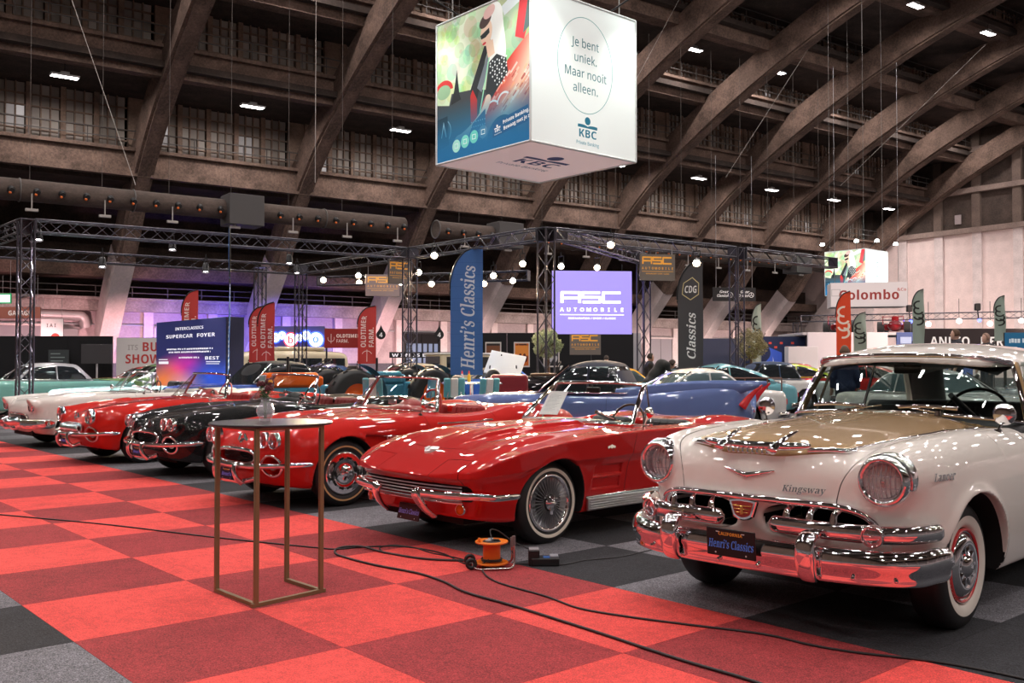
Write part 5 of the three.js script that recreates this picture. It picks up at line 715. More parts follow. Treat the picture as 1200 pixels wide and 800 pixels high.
// ---- repainted copies
place(repaint(coupe, 'orange-yellow coupe behind the silver coupe', pSilver, pYellow), 16.77, -14.04, -0.5);
place(repaint(soft, 'navy convertible with a raised black fabric top behind the black row car', pWhite, pNavy, [[soft.children.find((c) => c.name === 'soft_top').material, M([0.014, 0.014, 0.016], 0.8)]]), 7.5, -15.85, 0);
place(repaint(fast, 'dark blue fastback behind the black fabric top', pAqua, paint([0.01, 0.02, 0.14])), 11.0, -19.45, 0);
place(repaint(sedan, 'red saloon behind the navy fabric top', pMint, pRed2, [[sedan.children.find((c) => c.name === 'roof').material, pRed2]]), 30.2, -17.4, -0.6);
place(repaint(coupe, 'bright blue rally coupe beside the raised white panel', pSilver, pSky), 17.2, -19.4, -0.4);
place(repaint(sedan, 'pale green and cream saloon between the tractor and the lattice tower', pMint, paint([0.42, 0.5, 0.3]), [[sedan.children.find((c) => c.name === 'roof').material, pCream]]), 16.23, -23.14, -0.2);
place(repaint(sedan, 'cream saloon at the far left beyond the lattice tower', pMint, pCream, [[sedan.children.find((c) => c.name === 'roof').material, pCream]]), 2.37, -25.54, 0);
const far = [['black coupe in the far row right of the dark feather flag', coupe, pSilver, pBlackCar, 25.5, -17.2, 0.8], ['white fastback far behind the bending man', fast, pAqua, pWhite, 28.39, -21.17, -0.6], ['navy coupe far behind the bending man', coupe, pSilver, pNavy, 31.16, -23.8, -0.6], ['red fastback in the far row near the olive tree', fast, pAqua, pRed2, 27.2, -12.6, -0.8], ['grey coupe far left of the dark feather flag', coupe, pSilver, pGrey, 34.04, -24.39, -0.5], ['cream coupe in front of the open service gate', coupe, pSilver, pCream, 20.71, -28.29, 0], ['red coupe in front of the neon bubbles', coupe, pSilver, pRed2, 10.6, -32.6, 0], ['dark green fastback in the distance at the left', fast, pAqua, pGreen, 9.2, -27.5, 0], ['white coupe near the two red feather flags', coupe, pSilver, pWhite, 15.4, -31.4, 0], ['lime green fastback by the far olive tree', fast, pAqua, paint([0.45, 0.55, 0.03]), 27.5, -15.4, -0.8], ['pale blue coupe in the far row below the video screen', coupe, pSilver, paint([0.3, 0.42, 0.55]), 27.12, -27.52, -0.5], ['silver coupe on open floor far behind the hardtop car', coupe, null, null, 14.8, -1.2, 1.2], ['white open two-seater just beyond the hardtop', open, null, pWhite, 10.9, 1.3, -0.4], ['dark grey fastback beyond the red foreground convertible', fast, pAqua, pGrey, 17.6, -2.6, -0.5]];
for (const [label, src, from, to, x, z, t] of far) place(repaint(src, label, from || pSilver, to || pSilver), x, z, t);
// ---- camper van
{
  const car = thing('camper_van', 'cream and red camper van in front of the red trade sign', 'van', [15.22, 0, -28.6], -0.2), red = pRed2;
  const f = (x, y, z) => { const lo = y < 1.05 ? 0 : 0.1 * (y - 1.05), q = Math.max(Math.abs(x - 1.2) - 2.0 + 0.25 * Math.max(0, y - 1.1) ** 1.5 * (x < 1.2 ? 1 : 0.4), 0) ; return smax(smax(Math.abs(x - 1.2) - 2.1 + 0.12 * Math.max(0, y - 1.0) ** 2, z - 0.84 + lo, 0.25), smax(y - 1.98 + 0.12 * z * z + 0.02 * (x - 1.2) ** 2, 0.28 - y, 0.03), 0.2); };
  let m = meshField((x, y, z) => { let d = f(x, y, z); for (const ax of [0, 2.4]) if (z > 0.5) d = smax(d, -Math.max(Math.hypot(x - ax, y - 0.32) - 0.37, 0.5 - z), 0.012); return d; }, [-1, 3.45, 0.2, 2.1, 0.95], 0.05), A;
  [A, m] = split(m, (x, y, z, a, b, c) => { const g = Math.abs(c) > 0.5; return Math.min(1.66 - y, y - 1.16, g ? Math.max(...[0, 1, 2, 3].map((i) => 0.42 - Math.abs(x + 0.1 - i * 0.92))) : 0.66 - Math.abs(z)); }); bodyPart('window', A, darkGlass, car);
  [A, m] = split(m, (x, y) => 1.02 - y); bodyPart('lower_body', A, red, car); bodyPart('upper_body', m, pCream, car);
  for (const x of [0, 2.4]) for (const s of [-1, 1]) wheel(car, x, s * 0.7, { R: 0.33, w: 0.085, rim: 0.19, lo: true, cap: (wd) => [['hubcap', lathe([[0.001, wd + 0.01], [0.12, wd], [0.19, wd - 0.02]], 20), pCream]] });
  for (const s of [-1, 1]) part('headlamp', at(new THREE.SphereGeometry(0.1, 16, 10).scale(0.5, 1, 1), -0.88, 0.72, s * 0.55), chrome, car);
  part('front_bumper', at(rbox(0.08, 0.12, 1.6, 0.03), -0.97, 0.42, 0), pCream, car); part('roof_box', at(rbox(1.9, 0.16, 1.25, 0.08), 1.4, 2.02, 0), pCream, car);
}
// ---- cream off-roader
{
  const car = thing('off_road_car', 'boxy cream off-roader behind the lattice tower', 'car', [19.56, 0, -24.61], -0.2);
  part('body', [at(rbox(3.6, 0.62, 1.6, 0.06, 3), 1.1, 0.78, 0), at(rbox(1.1, 0.16, 1.3, 0.06, 3), -0.1, 1.13, 0)], pCream, car); part('cabin', at(rbox(2.1, 0.72, 1.5, 0.08, 3), 1.8, 1.44, 0), pCream, car); part('roof', at(rbox(2.2, 0.08, 1.56, 0.03), 1.8, 1.83, 0), pWhite, car);
  for (const s of [-1, 1]) for (const x of [1.25, 2.0, 2.6]) part('window', at(rbox(0.55, 0.42, 0.02, 0.03), x, 1.5, s * 0.752), darkGlass, car); part('windscreen', at(rbox(0.02, 0.46, 1.3, 0.03), 0.745, 1.5, 0), darkGlass, car);
  for (const x of [0, 2.3]) for (const s of [-1, 1]) wheel(car, x, s * 0.72, { R: 0.38, w: 0.1, rim: 0.2, lo: true });
  for (const s of [-1, 1]) part('headlamp', at(new THREE.SphereGeometry(0.09, 14, 8), -0.7, 0.9, s * 0.5), chrome, car); part('front_bumper', at(rbox(0.1, 0.14, 1.7, 0.02), -0.8, 0.5, 0), steel, car);
}
// ---- tractors
{
  const orange = paint([0.75, 0.12, 0.01]), tBlue = paint([0.06, 0.25, 0.36]);
  const make = (label, pos, turn, hoodMat) => {
    const t = thing('farm_tractor', label, 'tractor', pos, turn);
    part('bonnet', [at(rbox(1.25, 0.34, 0.42, 0.09, 4), -0.5, 1.08, 0), at(rbox(0.3, 0.26, 0.36, 0.08, 3), 0.1, 1.04, 0)], hoodMat, t); part('grille', at(rbox(0.04, 0.28, 0.34, 0.02), -1.13, 1.06, 0), steel, t); for (const s of [-1, 1]) part('headlamp', at(new THREE.SphereGeometry(0.08, 14, 10).scale(0.7, 1, 1), -1.05, 1.0, s * 0.3), chrome, t); part('engine', [at(rbox(1.4, 0.4, 0.36, 0.06), -0.5, 0.72, 0), at(rbox(0.9, 0.45, 0.5, 0.08), 0.6, 0.75, 0)], tBlue, t);
    part('exhaust', bar([-0.6, 1.25, 0.12], [-0.6, 1.6, 0.12], 0.03), black, t);
    for (const s of [-1, 1]) {
      part('mudguard', new THREE.CylinderGeometry(0.76, 0.76, 0.4, 28, 1, true, -0.2, Math.PI * 0.95).rotateX(Math.PI / 2).rotateZ(0.15).translate(0.75, 0.68, s * 0.62), tBlue, t);
      const w = part('rear_wheel', lathe([[0.34, -0.17], [0.55, -0.19], [0.64, -0.15], [0.66, 0], [0.64, 0.15], [0.55, 0.19], [0.34, 0.17]], 40).rotateX(Math.PI / 2), rubber, t); w.position.set(0.75, 0.66, s * 0.66);
      part('tread_lug', spiky(0, Math.PI * 2, 22, 0.62, 0.685, 0, 0.1, 0.06).flatMap((g, i) => { const a = g.clone().rotateX(Math.PI / 2); return [a.translate(0, 0, i % 2 ? 0.09 : -0.09)]; }), rubber, w);
      part('wheel_disc', lathe([[0.345, s * 0.15], [0.33, s * 0.1], [0.22, s * 0.04], [0.12, s * 0.05], [0.1, s * 0.1], [0.001, s * 0.1]], 32).rotateX(Math.PI / 2), orange, w);
      const f = part('front_wheel', lathe([[0.2, -0.08], [0.3, -0.09], [0.35, 0], [0.3, 0.09], [0.2, 0.08]], 28).rotateX(Math.PI / 2), rubber, t); f.position.set(-1.05, 0.34, s * 0.55); part('wheel_disc', lathe([[0.205, s * 0.06], [0.12, s * 0.03], [0.001, s * 0.05]], 24).rotateX(Math.PI / 2), orange, f);
    }
    part('axle', [bar([-1.05, 0.36, -0.55], [-1.05, 0.36, 0.55], 0.05), bar([0.75, 0.66, -0.6], [0.75, 0.66, 0.6], 0.08)], tBlue, t);
    const sw = part('steering_wheel', new THREE.TorusGeometry(0.2, 0.014, 8, 28).rotateX(1.1).rotateY(Math.PI / 2), black, t); sw.position.set(0.3, 1.46, 0); part('steering_column', bar([0, 1.15, 0], [0.3, 1.45, 0], 0.02), black, t);
    part('seat', [at(rbox(0.4, 0.08, 0.44, 0.04), 0.85, 1.16, 0), at(rbox(0.08, 0.24, 0.44, 0.03), 1.05, 1.28, 0)], M([0.05, 0.04, 0.035], 0.6), t); return t;
  };
  make('blue tractor with an orange bonnet and orange wheel discs behind the black fabric top', [9.2, 0, -14.0], -0.08, orange);
  make('blue tractor seen behind the screen of the bright red convertible', [12.9, 0, -16.1], -0.12, tBlue);
}
// ---- vintage racing car with a big wooden-spoked wheel on its tail
{
  const car = thing('vintage_racing_car', 'black vintage racing car with a bronze-spoked spare wheel behind the blue bonnet', 'car', [13.55, 0, -10.45], 2.5), bronze = M([0.5, 0.32, 0.14], 0.35, 0.8);
  part('body', [lathe([[0.001, -1.5], [0.16, -1.4], [0.34, -0.9], [0.40, 0], [0.40, 0.8], [0.3, 1.3], [0.001, 1.5]], 28).rotateZ(Math.PI / 2).scale(1, 1.0, 1).translate(0, 0.82, 0)], pBlackCar, car); part('belly', at(rbox(2.6, 0.3, 0.6, 0.1), 0, 0.5, 0), black, car);
  part('cockpit_rim', new THREE.TorusGeometry(0.28, 0.03, 8, 24).rotateX(Math.PI / 2).scale(1.2, 1, 1).translate(0.3, 1.2, 0), M([0.12, 0.06, 0.03], 0.6), car); part('steering_wheel', new THREE.TorusGeometry(0.17, 0.013, 8, 24).rotateY(Math.PI / 2).rotateZ(0.4).translate(0.05, 1.34, 0), black, car); part('aero_screen', grid((u, v) => [0.0 - 0.05 * v, 1.2 + 0.2 * v, (u - 0.5) * 0.5], 4, 2), glass, car);
  const bw = (x, y, z, R, turn) => { const w = part('wheel', new THREE.TorusGeometry(R - 0.055, 0.06, 12, 40), rubber, car); w.position.set(x, y, z); w.rotation.y = turn; part('wheel_spoke', spiky(0, Math.PI * 2, 12, 0.05, R - 0.1, 0, 0.03, 0.03).map((g) => g.rotateX(Math.PI / 2)), bronze, w); part('wheel_hub', new THREE.CylinderGeometry(0.07, 0.07, 0.1, 20).rotateX(Math.PI / 2), bronze, w); part('wheel_rim', new THREE.TorusGeometry(R - 0.11, 0.02, 8, 36), bronze, w); };
  for (const x of [-1.15, 1.15]) for (const s of [-1, 1]) bw(x, 0.36, s * 0.68, 0.36, 0);
  bw(1.5, 0.98, 0.2, 0.34, -2.2); part('axle', [bar([-1.15, 0.36, -0.66], [-1.15, 0.36, 0.66], 0.03), bar([1.15, 0.36, -0.66], [1.15, 0.36, 0.66], 0.03), bar([1.2, 0.8, 0], [1.45, 0.98, 0.18], 0.03)], black, car);
}
// ================================================================ near things: bar table, vase, cable reel, cables
{
  const t = thing('bar_table', 'tall round bar table with a dark top on a thin gold square-tube frame', 'table', [1.263, 0, -0.31]), brass = M([0.25, 0.175, 0.09], 0.5, 0.45);
  part('table_top', lathe([[0.001, 1.058], [0.372, 1.058], [0.38, 1.062], [0.38, 1.07], [0.376, 1.074], [0.001, 1.074]], 64), M([0.03, 0.027, 0.033], 0.3, 0, { specularIntensity: 0.6 }), t);
  const c = [[-0.229, 0.267], [0.243, 0.20], [-0.242, -0.252], [0.229, -0.221]];
  for (const [x, z] of c) part('leg', at(rbox(0.027, 1.05, 0.027, 0.003), x, 0.529, z), brass, t);
  const foot = (a, b, e = 0.01) => { const A = V3(a[0], 0.011, a[1]), B = V3(b[0], 0.011, b[1]), d = B.clone().sub(A).normalize().multiplyScalar(e); return sbar(A.sub(d), B.add(d), 0.027, 0.022); };
  part('foot_bar', foot(c[0], c[2]), brass, t); part('foot_bar', foot(c[0], c[1], 0.03), brass, t); part('foot_bar', foot(c[1], c[3]), brass, t);
  part('top_frame', [[0, 1], [1, 3], [3, 2], [2, 0]].map(([i, j]) => sbar([c[i][0], 1.048, c[i][1]], [c[j][0], 1.048, c[j][1]], 0.02)), brass, t);
  // vase with flowers
  const v = thing('glass_vase', 'small cut-glass vase holding dark red flowers on the bar table', 'vase', [1.232, 1.0745, -0.33]), vg = M([0.95, 0.94, 0.97], 0.04, 0, { transmission: 0.8, thickness: 0, ior: 1.6, clearcoat: 1, clearcoatRoughness: 0.02 });
  const q = [[0.001, 0.004], [0.03, 0.0], [0.034, 0.006], [0.032, 0.016], [0.045, 0.035], [0.056, 0.06], [0.055, 0.078], [0.042, 0.105], [0.026, 0.128], [0.025, 0.14], [0.03, 0.152]], g = lathe([...q, [0.027, 0.151], [0.022, 0.138], [0.024, 0.128], [0.039, 0.103], [0.05, 0.078], [0.051, 0.06], [0.04, 0.038], [0.001, 0.022]], 18);
  { const p = g.attributes.position; for (let i = 0; i < p.count; i++) { const x = p.getX(i), y = p.getY(i), z = p.getZ(i), a = Math.atan2(z, x), k = y > 0.02 && y < 0.12 ? 1 + 0.035 * Math.abs(Math.sin(a * 6 + y * 55)) : 1; p.setX(i, x * k); p.setZ(i, z * k); } } const gf = g.toNonIndexed(); gf.computeVertexNormals(); part('vase', gf, vg, v);
  const r = rng(5), st = [], lf = [], heads = [];
  for (let i = 0; i < 9; i++) { const a = r() * 6.28, tx = Math.cos(a) * (0.02 + 0.035 * r()), tz = Math.sin(a) * (0.02 + 0.035 * r()), ty = 0.185 + r() * 0.075; st.push(tube([[tx * 0.2, 0.02, tz * 0.2], [tx * 0.3, 0.13, tz * 0.3], [tx, ty, tz]], 0.0022, 10, 5)); for (let k = 0; k < 5; k++) { const u = 0.5 + 0.1 * k, b = r() * 6.28, lg = new THREE.SphereGeometry(0.012, 6, 4).scale(1.5, 0.25, 0.6); lg.rotateZ(0.5); lg.rotateY(b); lf.push(at(lg, tx * u + Math.cos(b) * 0.012, lerp(0.06, ty, u), tz * u + Math.sin(b) * 0.012)); } heads.push([tx, ty, tz, i]); }
  part('stem', st, M([0.05, 0.12, 0.03], 0.6), v); part('leaf', lf, M([0.05, 0.11, 0.035], 0.6), v).userData.kind = 'stuff';
  for (const [x, y, z, i] of heads) { const pet = [], big = i % 3 === 0, n = big ? 26 : 12, R = big ? 0.03 : 0.016; for (let k = 0; k < n; k++) { const a = k * 2.4, ph = Math.sqrt((k + 0.5) / n) * 1.7, p = new THREE.SphereGeometry(R * 0.42, 6, 5).scale(1, 0.3, 0.8); p.rotateZ(-ph + 0.6); p.translate(R * Math.sin(ph) * 0.75, R * Math.cos(ph) * 0.8, 0); p.rotateY(a); pet.push(at(p, x, y, z)); } part('flower', pet, M(i === 4 ? [0.8, 0.38, 0.03] : i === 7 ? [0.4, 0.16, 0.2] : [0.1, 0.004, 0.012], 0.7), v); }
}
{ // cable reel
  const t = thing('cable_reel', 'orange cable reel on a chrome tube frame at the carpet edge', 'cable reel', [2.80, 0, 0.02], -0.6), or = M([0.85, 0.20, 0.015], 0.4), tubeM = M([0.6, 0.55, 0.54], 0.25, 1);
  part('drum', lathe([[0.055, 0.03], [0.062, 0.035], [0.062, 0.17], [0.055, 0.18]], 36), M([0.75, 0.13, 0.01], 0.45), t);
  for (const y of [0.03, 0.175]) part('flange', lathe([[0.03, y - 0.004], [0.108, y - 0.004], [0.117, y], [0.118, y + 0.008], [0.113, y + 0.012], [0.1, y + 0.008], [0.03, y + 0.008]], 48), or, t);
  part('socket_plate', at(lathe([[0.001, 0.188], [0.06, 0.188], [0.066, 0.182], [0.066, 0.176]], 32), 0, 0, 0), black, t); for (let i = 0; i < 3; i++) { const a = i * 2.1 + 0.4; part('socket_lid', at(rbox(0.04, 0.012, 0.035, 0.004), Math.cos(a) * 0.034, 0.193, Math.sin(a) * 0.034), i ? M([0.4, 0.4, 0.42], 0.4) : black, t); }
  part('crank_knob', at(lathe([[0.001, 0.03], [0.01, 0.028], [0.011, 0], [0.001, 0]], 16), -0.09, 0.185, 0.03), or, t);
  part('wound_cable', [...Array(2)].map((_, i) => at(new THREE.TorusGeometry(0.069 + 0.003 * (i % 2), 0.0052, 6, 36).rotateX(Math.PI / 2), 0, 0.05 + i * 0.011, 0)), rubber, t);
  part('frame', [tube([[-0.14, 0.045, 0.05], [-0.12, 0.012, 0.09], [0.02, 0.012, 0.12], [0.13, 0.014, 0.1], [0.15, 0.04, 0.08], [0.15, 0.2, 0.07]], 0.0085, 50, 8), tube([[-0.14, 0.045, -0.05], [-0.12, 0.012, -0.09], [0.02, 0.012, -0.12], [0.13, 0.014, -0.1], [0.15, 0.04, -0.06], [0.15, 0.17, -0.05]], 0.0085, 50, 8), bar([0.15, 0.1, 0.07], [0.15, 0.1, -0.05], 0.007)], tubeM, t);
  for (const [y, z] of [[0.21, 0.07], [0.18, -0.05]]) part('handle_grip', bar([0.15, y - 0.05, z], [0.15, y + 0.02, z], 0.012, 10), M([0.18, 0.14, 0.14], 0.5), t);
  for (const z of [0.075, -0.075]) part('wheel', at(new THREE.TorusGeometry(0.028, 0.014, 10, 24), -0.15, 0.042, z), rubber, t);
}
{ const t = thing('power_adapter_box', 'small black power box with a blue label beside the cable reel', 'power box', [3.13, 0, 0.19], -0.7); part('case', [at(rbox(0.2, 0.055, 0.13, 0.008), 0.02, 0.028, 0), at(rbox(0.08, 0.11, 0.11, 0.008), -0.06, 0.056, 0)], black, t); part('label', at(rbox(0.045, 0.003, 0.07, 0.001), 0.03, 0.056, 0.01), M([0.03, 0.12, 0.4], 0.4), t); part('switch', at(rbox(0.06, 0.016, 0.08, 0.005), 0.085, 0.06, -0.01), M([0.3, 0.3, 0.34], 0.35), t); part('lid', at(rbox(0.07, 0.008, 0.09, 0.003), -0.06, 0.114, 0), M([0.35, 0.33, 0.36], 0.3), t); }
const wire = (label, pts, r, y = r) => solo('power_cable', tube(pts.map(([x, z, h]) => [x, (h ?? 0) + y, z]), r, pts.length * 14, 6), M([0.02, 0.017, 0.018], 0.5), label, 'cable', 'black power cables on the floor');
wire('thin black cable running across the red carpet under the bar table to the reel', [[-1.2, -9.5], [0.0, -6.6], [0.77, -4.85], [1.34, -3.61], [1.8, -2.37], [2.21, -1.42], [2.3, -1.25], [2.5, -1.2], [2.74, -1.02], [2.82, -0.6], [2.72, -0.2], [2.72, 0.02, 0.03], [2.75, 0.05, 0.06]], 0.006);
wire('thick black cable looping back from the reel and running to the front edge', [[2.86, -0.15], [2.6, -0.48], [2.5, -0.9], [2.46, -1.2, 0.008], [2.34, -1.28], [2.2, -1.1], [2.18, -0.85], [2.2, -0.53], [2.27, -0.13], [2.25, 0.19], [2.18, 0.5], [2.18, 0.95], [2.15, 1.67], [2.11, 2.28], [2.11, 2.67], [2.07, 3.0], [2.0, 4.0]], 0.0085);
wire('black cable running from the reel along the carpet past the hardtop car', [[2.85, -0.12], [2.66, 0.09], [2.52, 0.39], [2.49, 0.92], [2.44, 1.26], [2.52, 1.58], [2.63, 1.87], [2.8, 2.3], [2.81, 2.55], [2.86, 2.75], [3.02, 3.11], [3.07, 3.48], [3.02, 3.9], [2.9, 4.6]], 0.0065);
wire('thin black cable from the power box to the grey carpet under the hardtop', [[2.95, 0.1, 0.01], [3.05, 0.12], [3.21, 0.3], [3.45, 0.3], [3.71, 0.38], [4.1, 0.36], [4.44, 0.34], [4.9, 0.6]], 0.004);
wire('small loose loop of black cable left of the cable reel', [[2.49, -0.88], [2.6, -1.1], [2.71, -1.12], [2.79, -0.95], [2.77, -0.67], [2.80, -0.38], [2.78, -0.14]], 0.005);
wire('short black lead arching over the cable reel to the power box', [[2.80, 0.02, 0.2], [2.82, -0.02, 0.25], [2.90, -0.03, 0.235], [2.99, 0.02, 0.16], [3.06, 0.1, 0.11], [3.09, 0.14, 0.1]], 0.004);
const SPOTS = [
  [14.18, 4.18, -22.12, 0, 'warm lamp above the red trade sign'],
  [15.31, 4.37, -21.81, 0, 'warm lamp just above the pinkish company sign'],
  [16.13, 4.27, -23.08, 0, 'lower warm lamp just above the pinkish company sign'],
  [14.94, 3.93, -18.81, 0, 'warm lamp at the left side of the blue flag tower'],
  [14.76, 4.14, -17.65, 0, 'warm lamp at the right side of the blue flag tower'],
  [16.23, 3.97, -19.02, 0, 'low warm lamp between the blue flag tower and the blue feather flag'],
  [14.03, 4.43, -15.89, 0, 'large warm lamp between the blue flag tower and the blue feather flag'],
  [16.84, 3.89, -17.16, 0, 'warm lamp touching the right edge of the blue feather flag'],
  [16.73, 4.09, -16.59, 0, 'warm lamp just right of the blue feather flag'],
  [18.15, 4.07, -17.34, 0, 'low warm lamp between the blue feather flag and the screen tower'],
  [17.05, 4.39, -15.64, 0, 'higher warm lamp left of the screen tower'],
  [18.60, 4.42, -15.63, 0, 'warm lamp over the left half of the violet screen'],
  [19.78, 4.43, -15.26, 0, 'warm lamp over the right half of the violet screen'],
  [16.35, 4.50, -11.48, 0, 'big warm lamp on the beam above the violet screen'],
  [17.68, 3.99, -9.79, 0, 'big warm lamp at the top of the dark feather flag'],
  [4.75, 4.41, -18.81, 1, 'downward lamp beside the top of the far left tower'],
  [6.44, 3.95, -19.58, 1, 'downward lamp left of the middle of the long front beam'],
  [7.92, 4.43, -18.83, 1, 'dark lamp on the long front beam at the left'],
  [9.23, 4.02, -19.81, 1, 'downward lamp left of the edge-on blue flag'],
  [10.94, 4.25, -18.32, 1, 'downward lamp on the long front beam near the paired towers'],
  [13.54, 4.46, -22.69, 1, 'downward lamp at the top of the paired towers'],
];
// ================================================================ trusses, signs, flags, stands
const trussBlack = M([0.11, 0.105, 0.125], 0.35, 0.8);
// square lattice between two points; near ones have every brace as a part
function truss(label, a, b, near, w = 0.29, name = 'lighting_truss') {
  a = vec(a); b = vec(b); const d = b.clone().sub(a), L = d.length(), o = thing(name, label, 'truss', a.toArray());
  o.quaternion.setFromUnitVectors(V3(1, 0, 0), d.clone().normalize()); if (Math.abs(d.y) < 0.5 * L) { o.rotation.set(0, Math.atan2(-d.z, d.x), 0); }
  const h = w / 2, n = Math.max(2, Math.round(L / (near ? 0.32 : 0.4))), s = L / n, gc = bar([0, 0, 0], [L, 0, 0], 0.024, 8), gb = bar([0, -h, 0], [s, h, 0], 0.009, 5), all = [];
  for (const y of [-h, h]) for (const z of [-h, h]) { const c = part('chord', gc, trussBlack, o); c.position.set(0, y, z); }
  for (let i = 0; i < n; i++) for (let f = 0; f < 4; f++) { const q = (i + f) % 2 ? 1 : -1, m = new THREE.Mesh(gb, trussBlack); m.rotation.x = f < 2 ? 0 : Math.PI / 2; m.scale.y = f < 2 ? q : q; if (f >= 2) m.scale.y = q; m.position.set(i * s, f < 2 ? 0 : f === 2 ? h : -h, f === 0 ? h : f === 1 ? -h : 0); if (near) { m.name = 'brace'; m.castShadow = m.receiveShadow = true; o.add(m); } else { m.updateMatrix(); all.push(gb.clone().applyMatrix4(m.matrix)); } }
  if (all.length) part('brace', all, trussBlack, o).userData.kind = 'stuff';
  for (const q of [0.015, L - 0.015]) part('end_plate', at(rbox(0.03, w + 0.05, w + 0.05, 0.005), q, 0, 0), trussBlack, o); return o;
}
const TW = { a: [4.45, -18.67], b: [14.33, -17.48], c: [14.42, -11.83], d: [21.28, -11.17], e: [14.32, -23.86], f: [4.43, -25.05], g: [21.25, -14.65] }, TH = 4.62;
const tower = (k, label, near, h = TH + 0.15) => truss(label, [TW[k][0], 0.02, TW[k][1]], [TW[k][0], h, TW[k][1]], near, 0.29, 'truss_tower');
tower('a', 'black lattice tower at the far left in front of the black partition', true); tower('b', 'black lattice tower left of the blue feather flag', true); tower('c', 'black lattice tower just left of the violet video screen', true); tower('d', 'black lattice tower right of the dark feather flag', true);
tower('e', 'right one of the paired lattice towers by the red flags', false); truss('left one of the paired lattice towers by the red flags', [13.2, 0.02, -24.6], [13.2, 4.7, -24.6], false, 0.29, 'truss_tower'); tower('g', 'black lattice tower at the right edge of the violet video screen', false, 5.1);
const hz = (k, m, label, near, y = TH) => { const [x0, z0] = TW[k], [x1, z1] = TW[m], L = Math.hypot(x1 - x0, z1 - z0), u = 0.17 / L, u0 = k === 'c' && m === 'g' ? 0.13 : u; return truss(label, [lerp(x0, x1, u0), y, lerp(z0, z1, u0)], [lerp(x0, x1, 1 - u), y, lerp(z0, z1, 1 - u)], near); };
hz('a', 'b', 'long front lattice beam spanning from the far left tower to the blue flag tower', true); hz('b', 'c', 'lattice beam rising from the blue flag tower to the tower beside the screen', true); hz('c', 'd', 'lattice beam carrying the grey signs right of the screen tower', true);
hz('f', 'e', 'rear lattice beam behind the long front beam at the left', false); hz('a', 'f', 'lattice beam running back from the far left tower', false); hz('b', 'e', 'lattice beam running back from the blue flag tower', false); hz('c', 'g', 'short lattice beam running back above the violet screen', false, TH + 0.1); truss('far lattice beam behind the blue feather flag', [15.2, 4.3, -24.2], [19.2, 4.3, -17.75], false); truss('lattice beam running on to the far right from the dark flag tower', [21.5, TH, -11.15], [26.0, TH, -10.9], false);
// ---- spot lamps on the trusses: [x px side info is baked into world places]
{
  const can = M([0.03, 0.03, 0.032], 0.4, 0.5), lens = glow(0xffdcb4, 40), lensC = glow(0xfff2f4, 16);
  const spot = (x, y, z, ax, ay, az, label, cold, k = 90) => {
    const t = thing('stage_lamp', label, 'lamp', [x, y, z]), b = new THREE.Group(), aim = V3(ax, ay, az).normalize(); t.add(b); b.name = 'lamp_head'; b.quaternion.setFromUnitVectors(V3(0, -1, 0), aim);
    part('lamp_body', lathe([[0.001, 0.17], [0.06, 0.165], [0.08, 0.1], [0.095, -0.03], [0.1, -0.1], [0.092, -0.1], [0.085, -0.04]], 20), can, b); part('lamp_lens', at(lathe([[0.001, -0.075], [0.05, -0.07], [0.088, -0.055]], 20), 0, 0, 0), cold ? lensC : lens, b);
    part('bracket', [bar([0, 0.02, -0.11], [0, 0.28, -0.11], 0.012), bar([0, 0.02, 0.11], [0, 0.28, 0.11], 0.012), bar([0, 0.28, -0.11], [0, 0.28, 0.11], 0.012), bar([0, 0.28, 0], [0, 0.4, 0], 0.015)], can, t);
    const s = new THREE.SpotLight(cold ? 0xfff2f4 : 0xffdcb4, k, 0, 0.6, 0.6, 2); s.position.set(x + aim.x * 0.12, y + aim.y * 0.12, z + aim.z * 0.12); s.target.position.set(x + aim.x * 5, y + aim.y * 5, z + aim.z * 5); s.castShadow = true; s.shadow.radius = 4; s.name = 'stage_light'; scene.add(s, s.target);
  };
  const P = SPOTS; for (const [x, y, z, kind, label] of P) { const v = V3(-1.576 - x, 1.2 - y, 5.26 - z).normalize(); kind ? spot(x, y, z, v.x * 0.25, -1, v.z * 0.25, label, true, 60) : spot(x, y, z, v.x, v.y - 0.35, v.z, label, false, 50); }
}
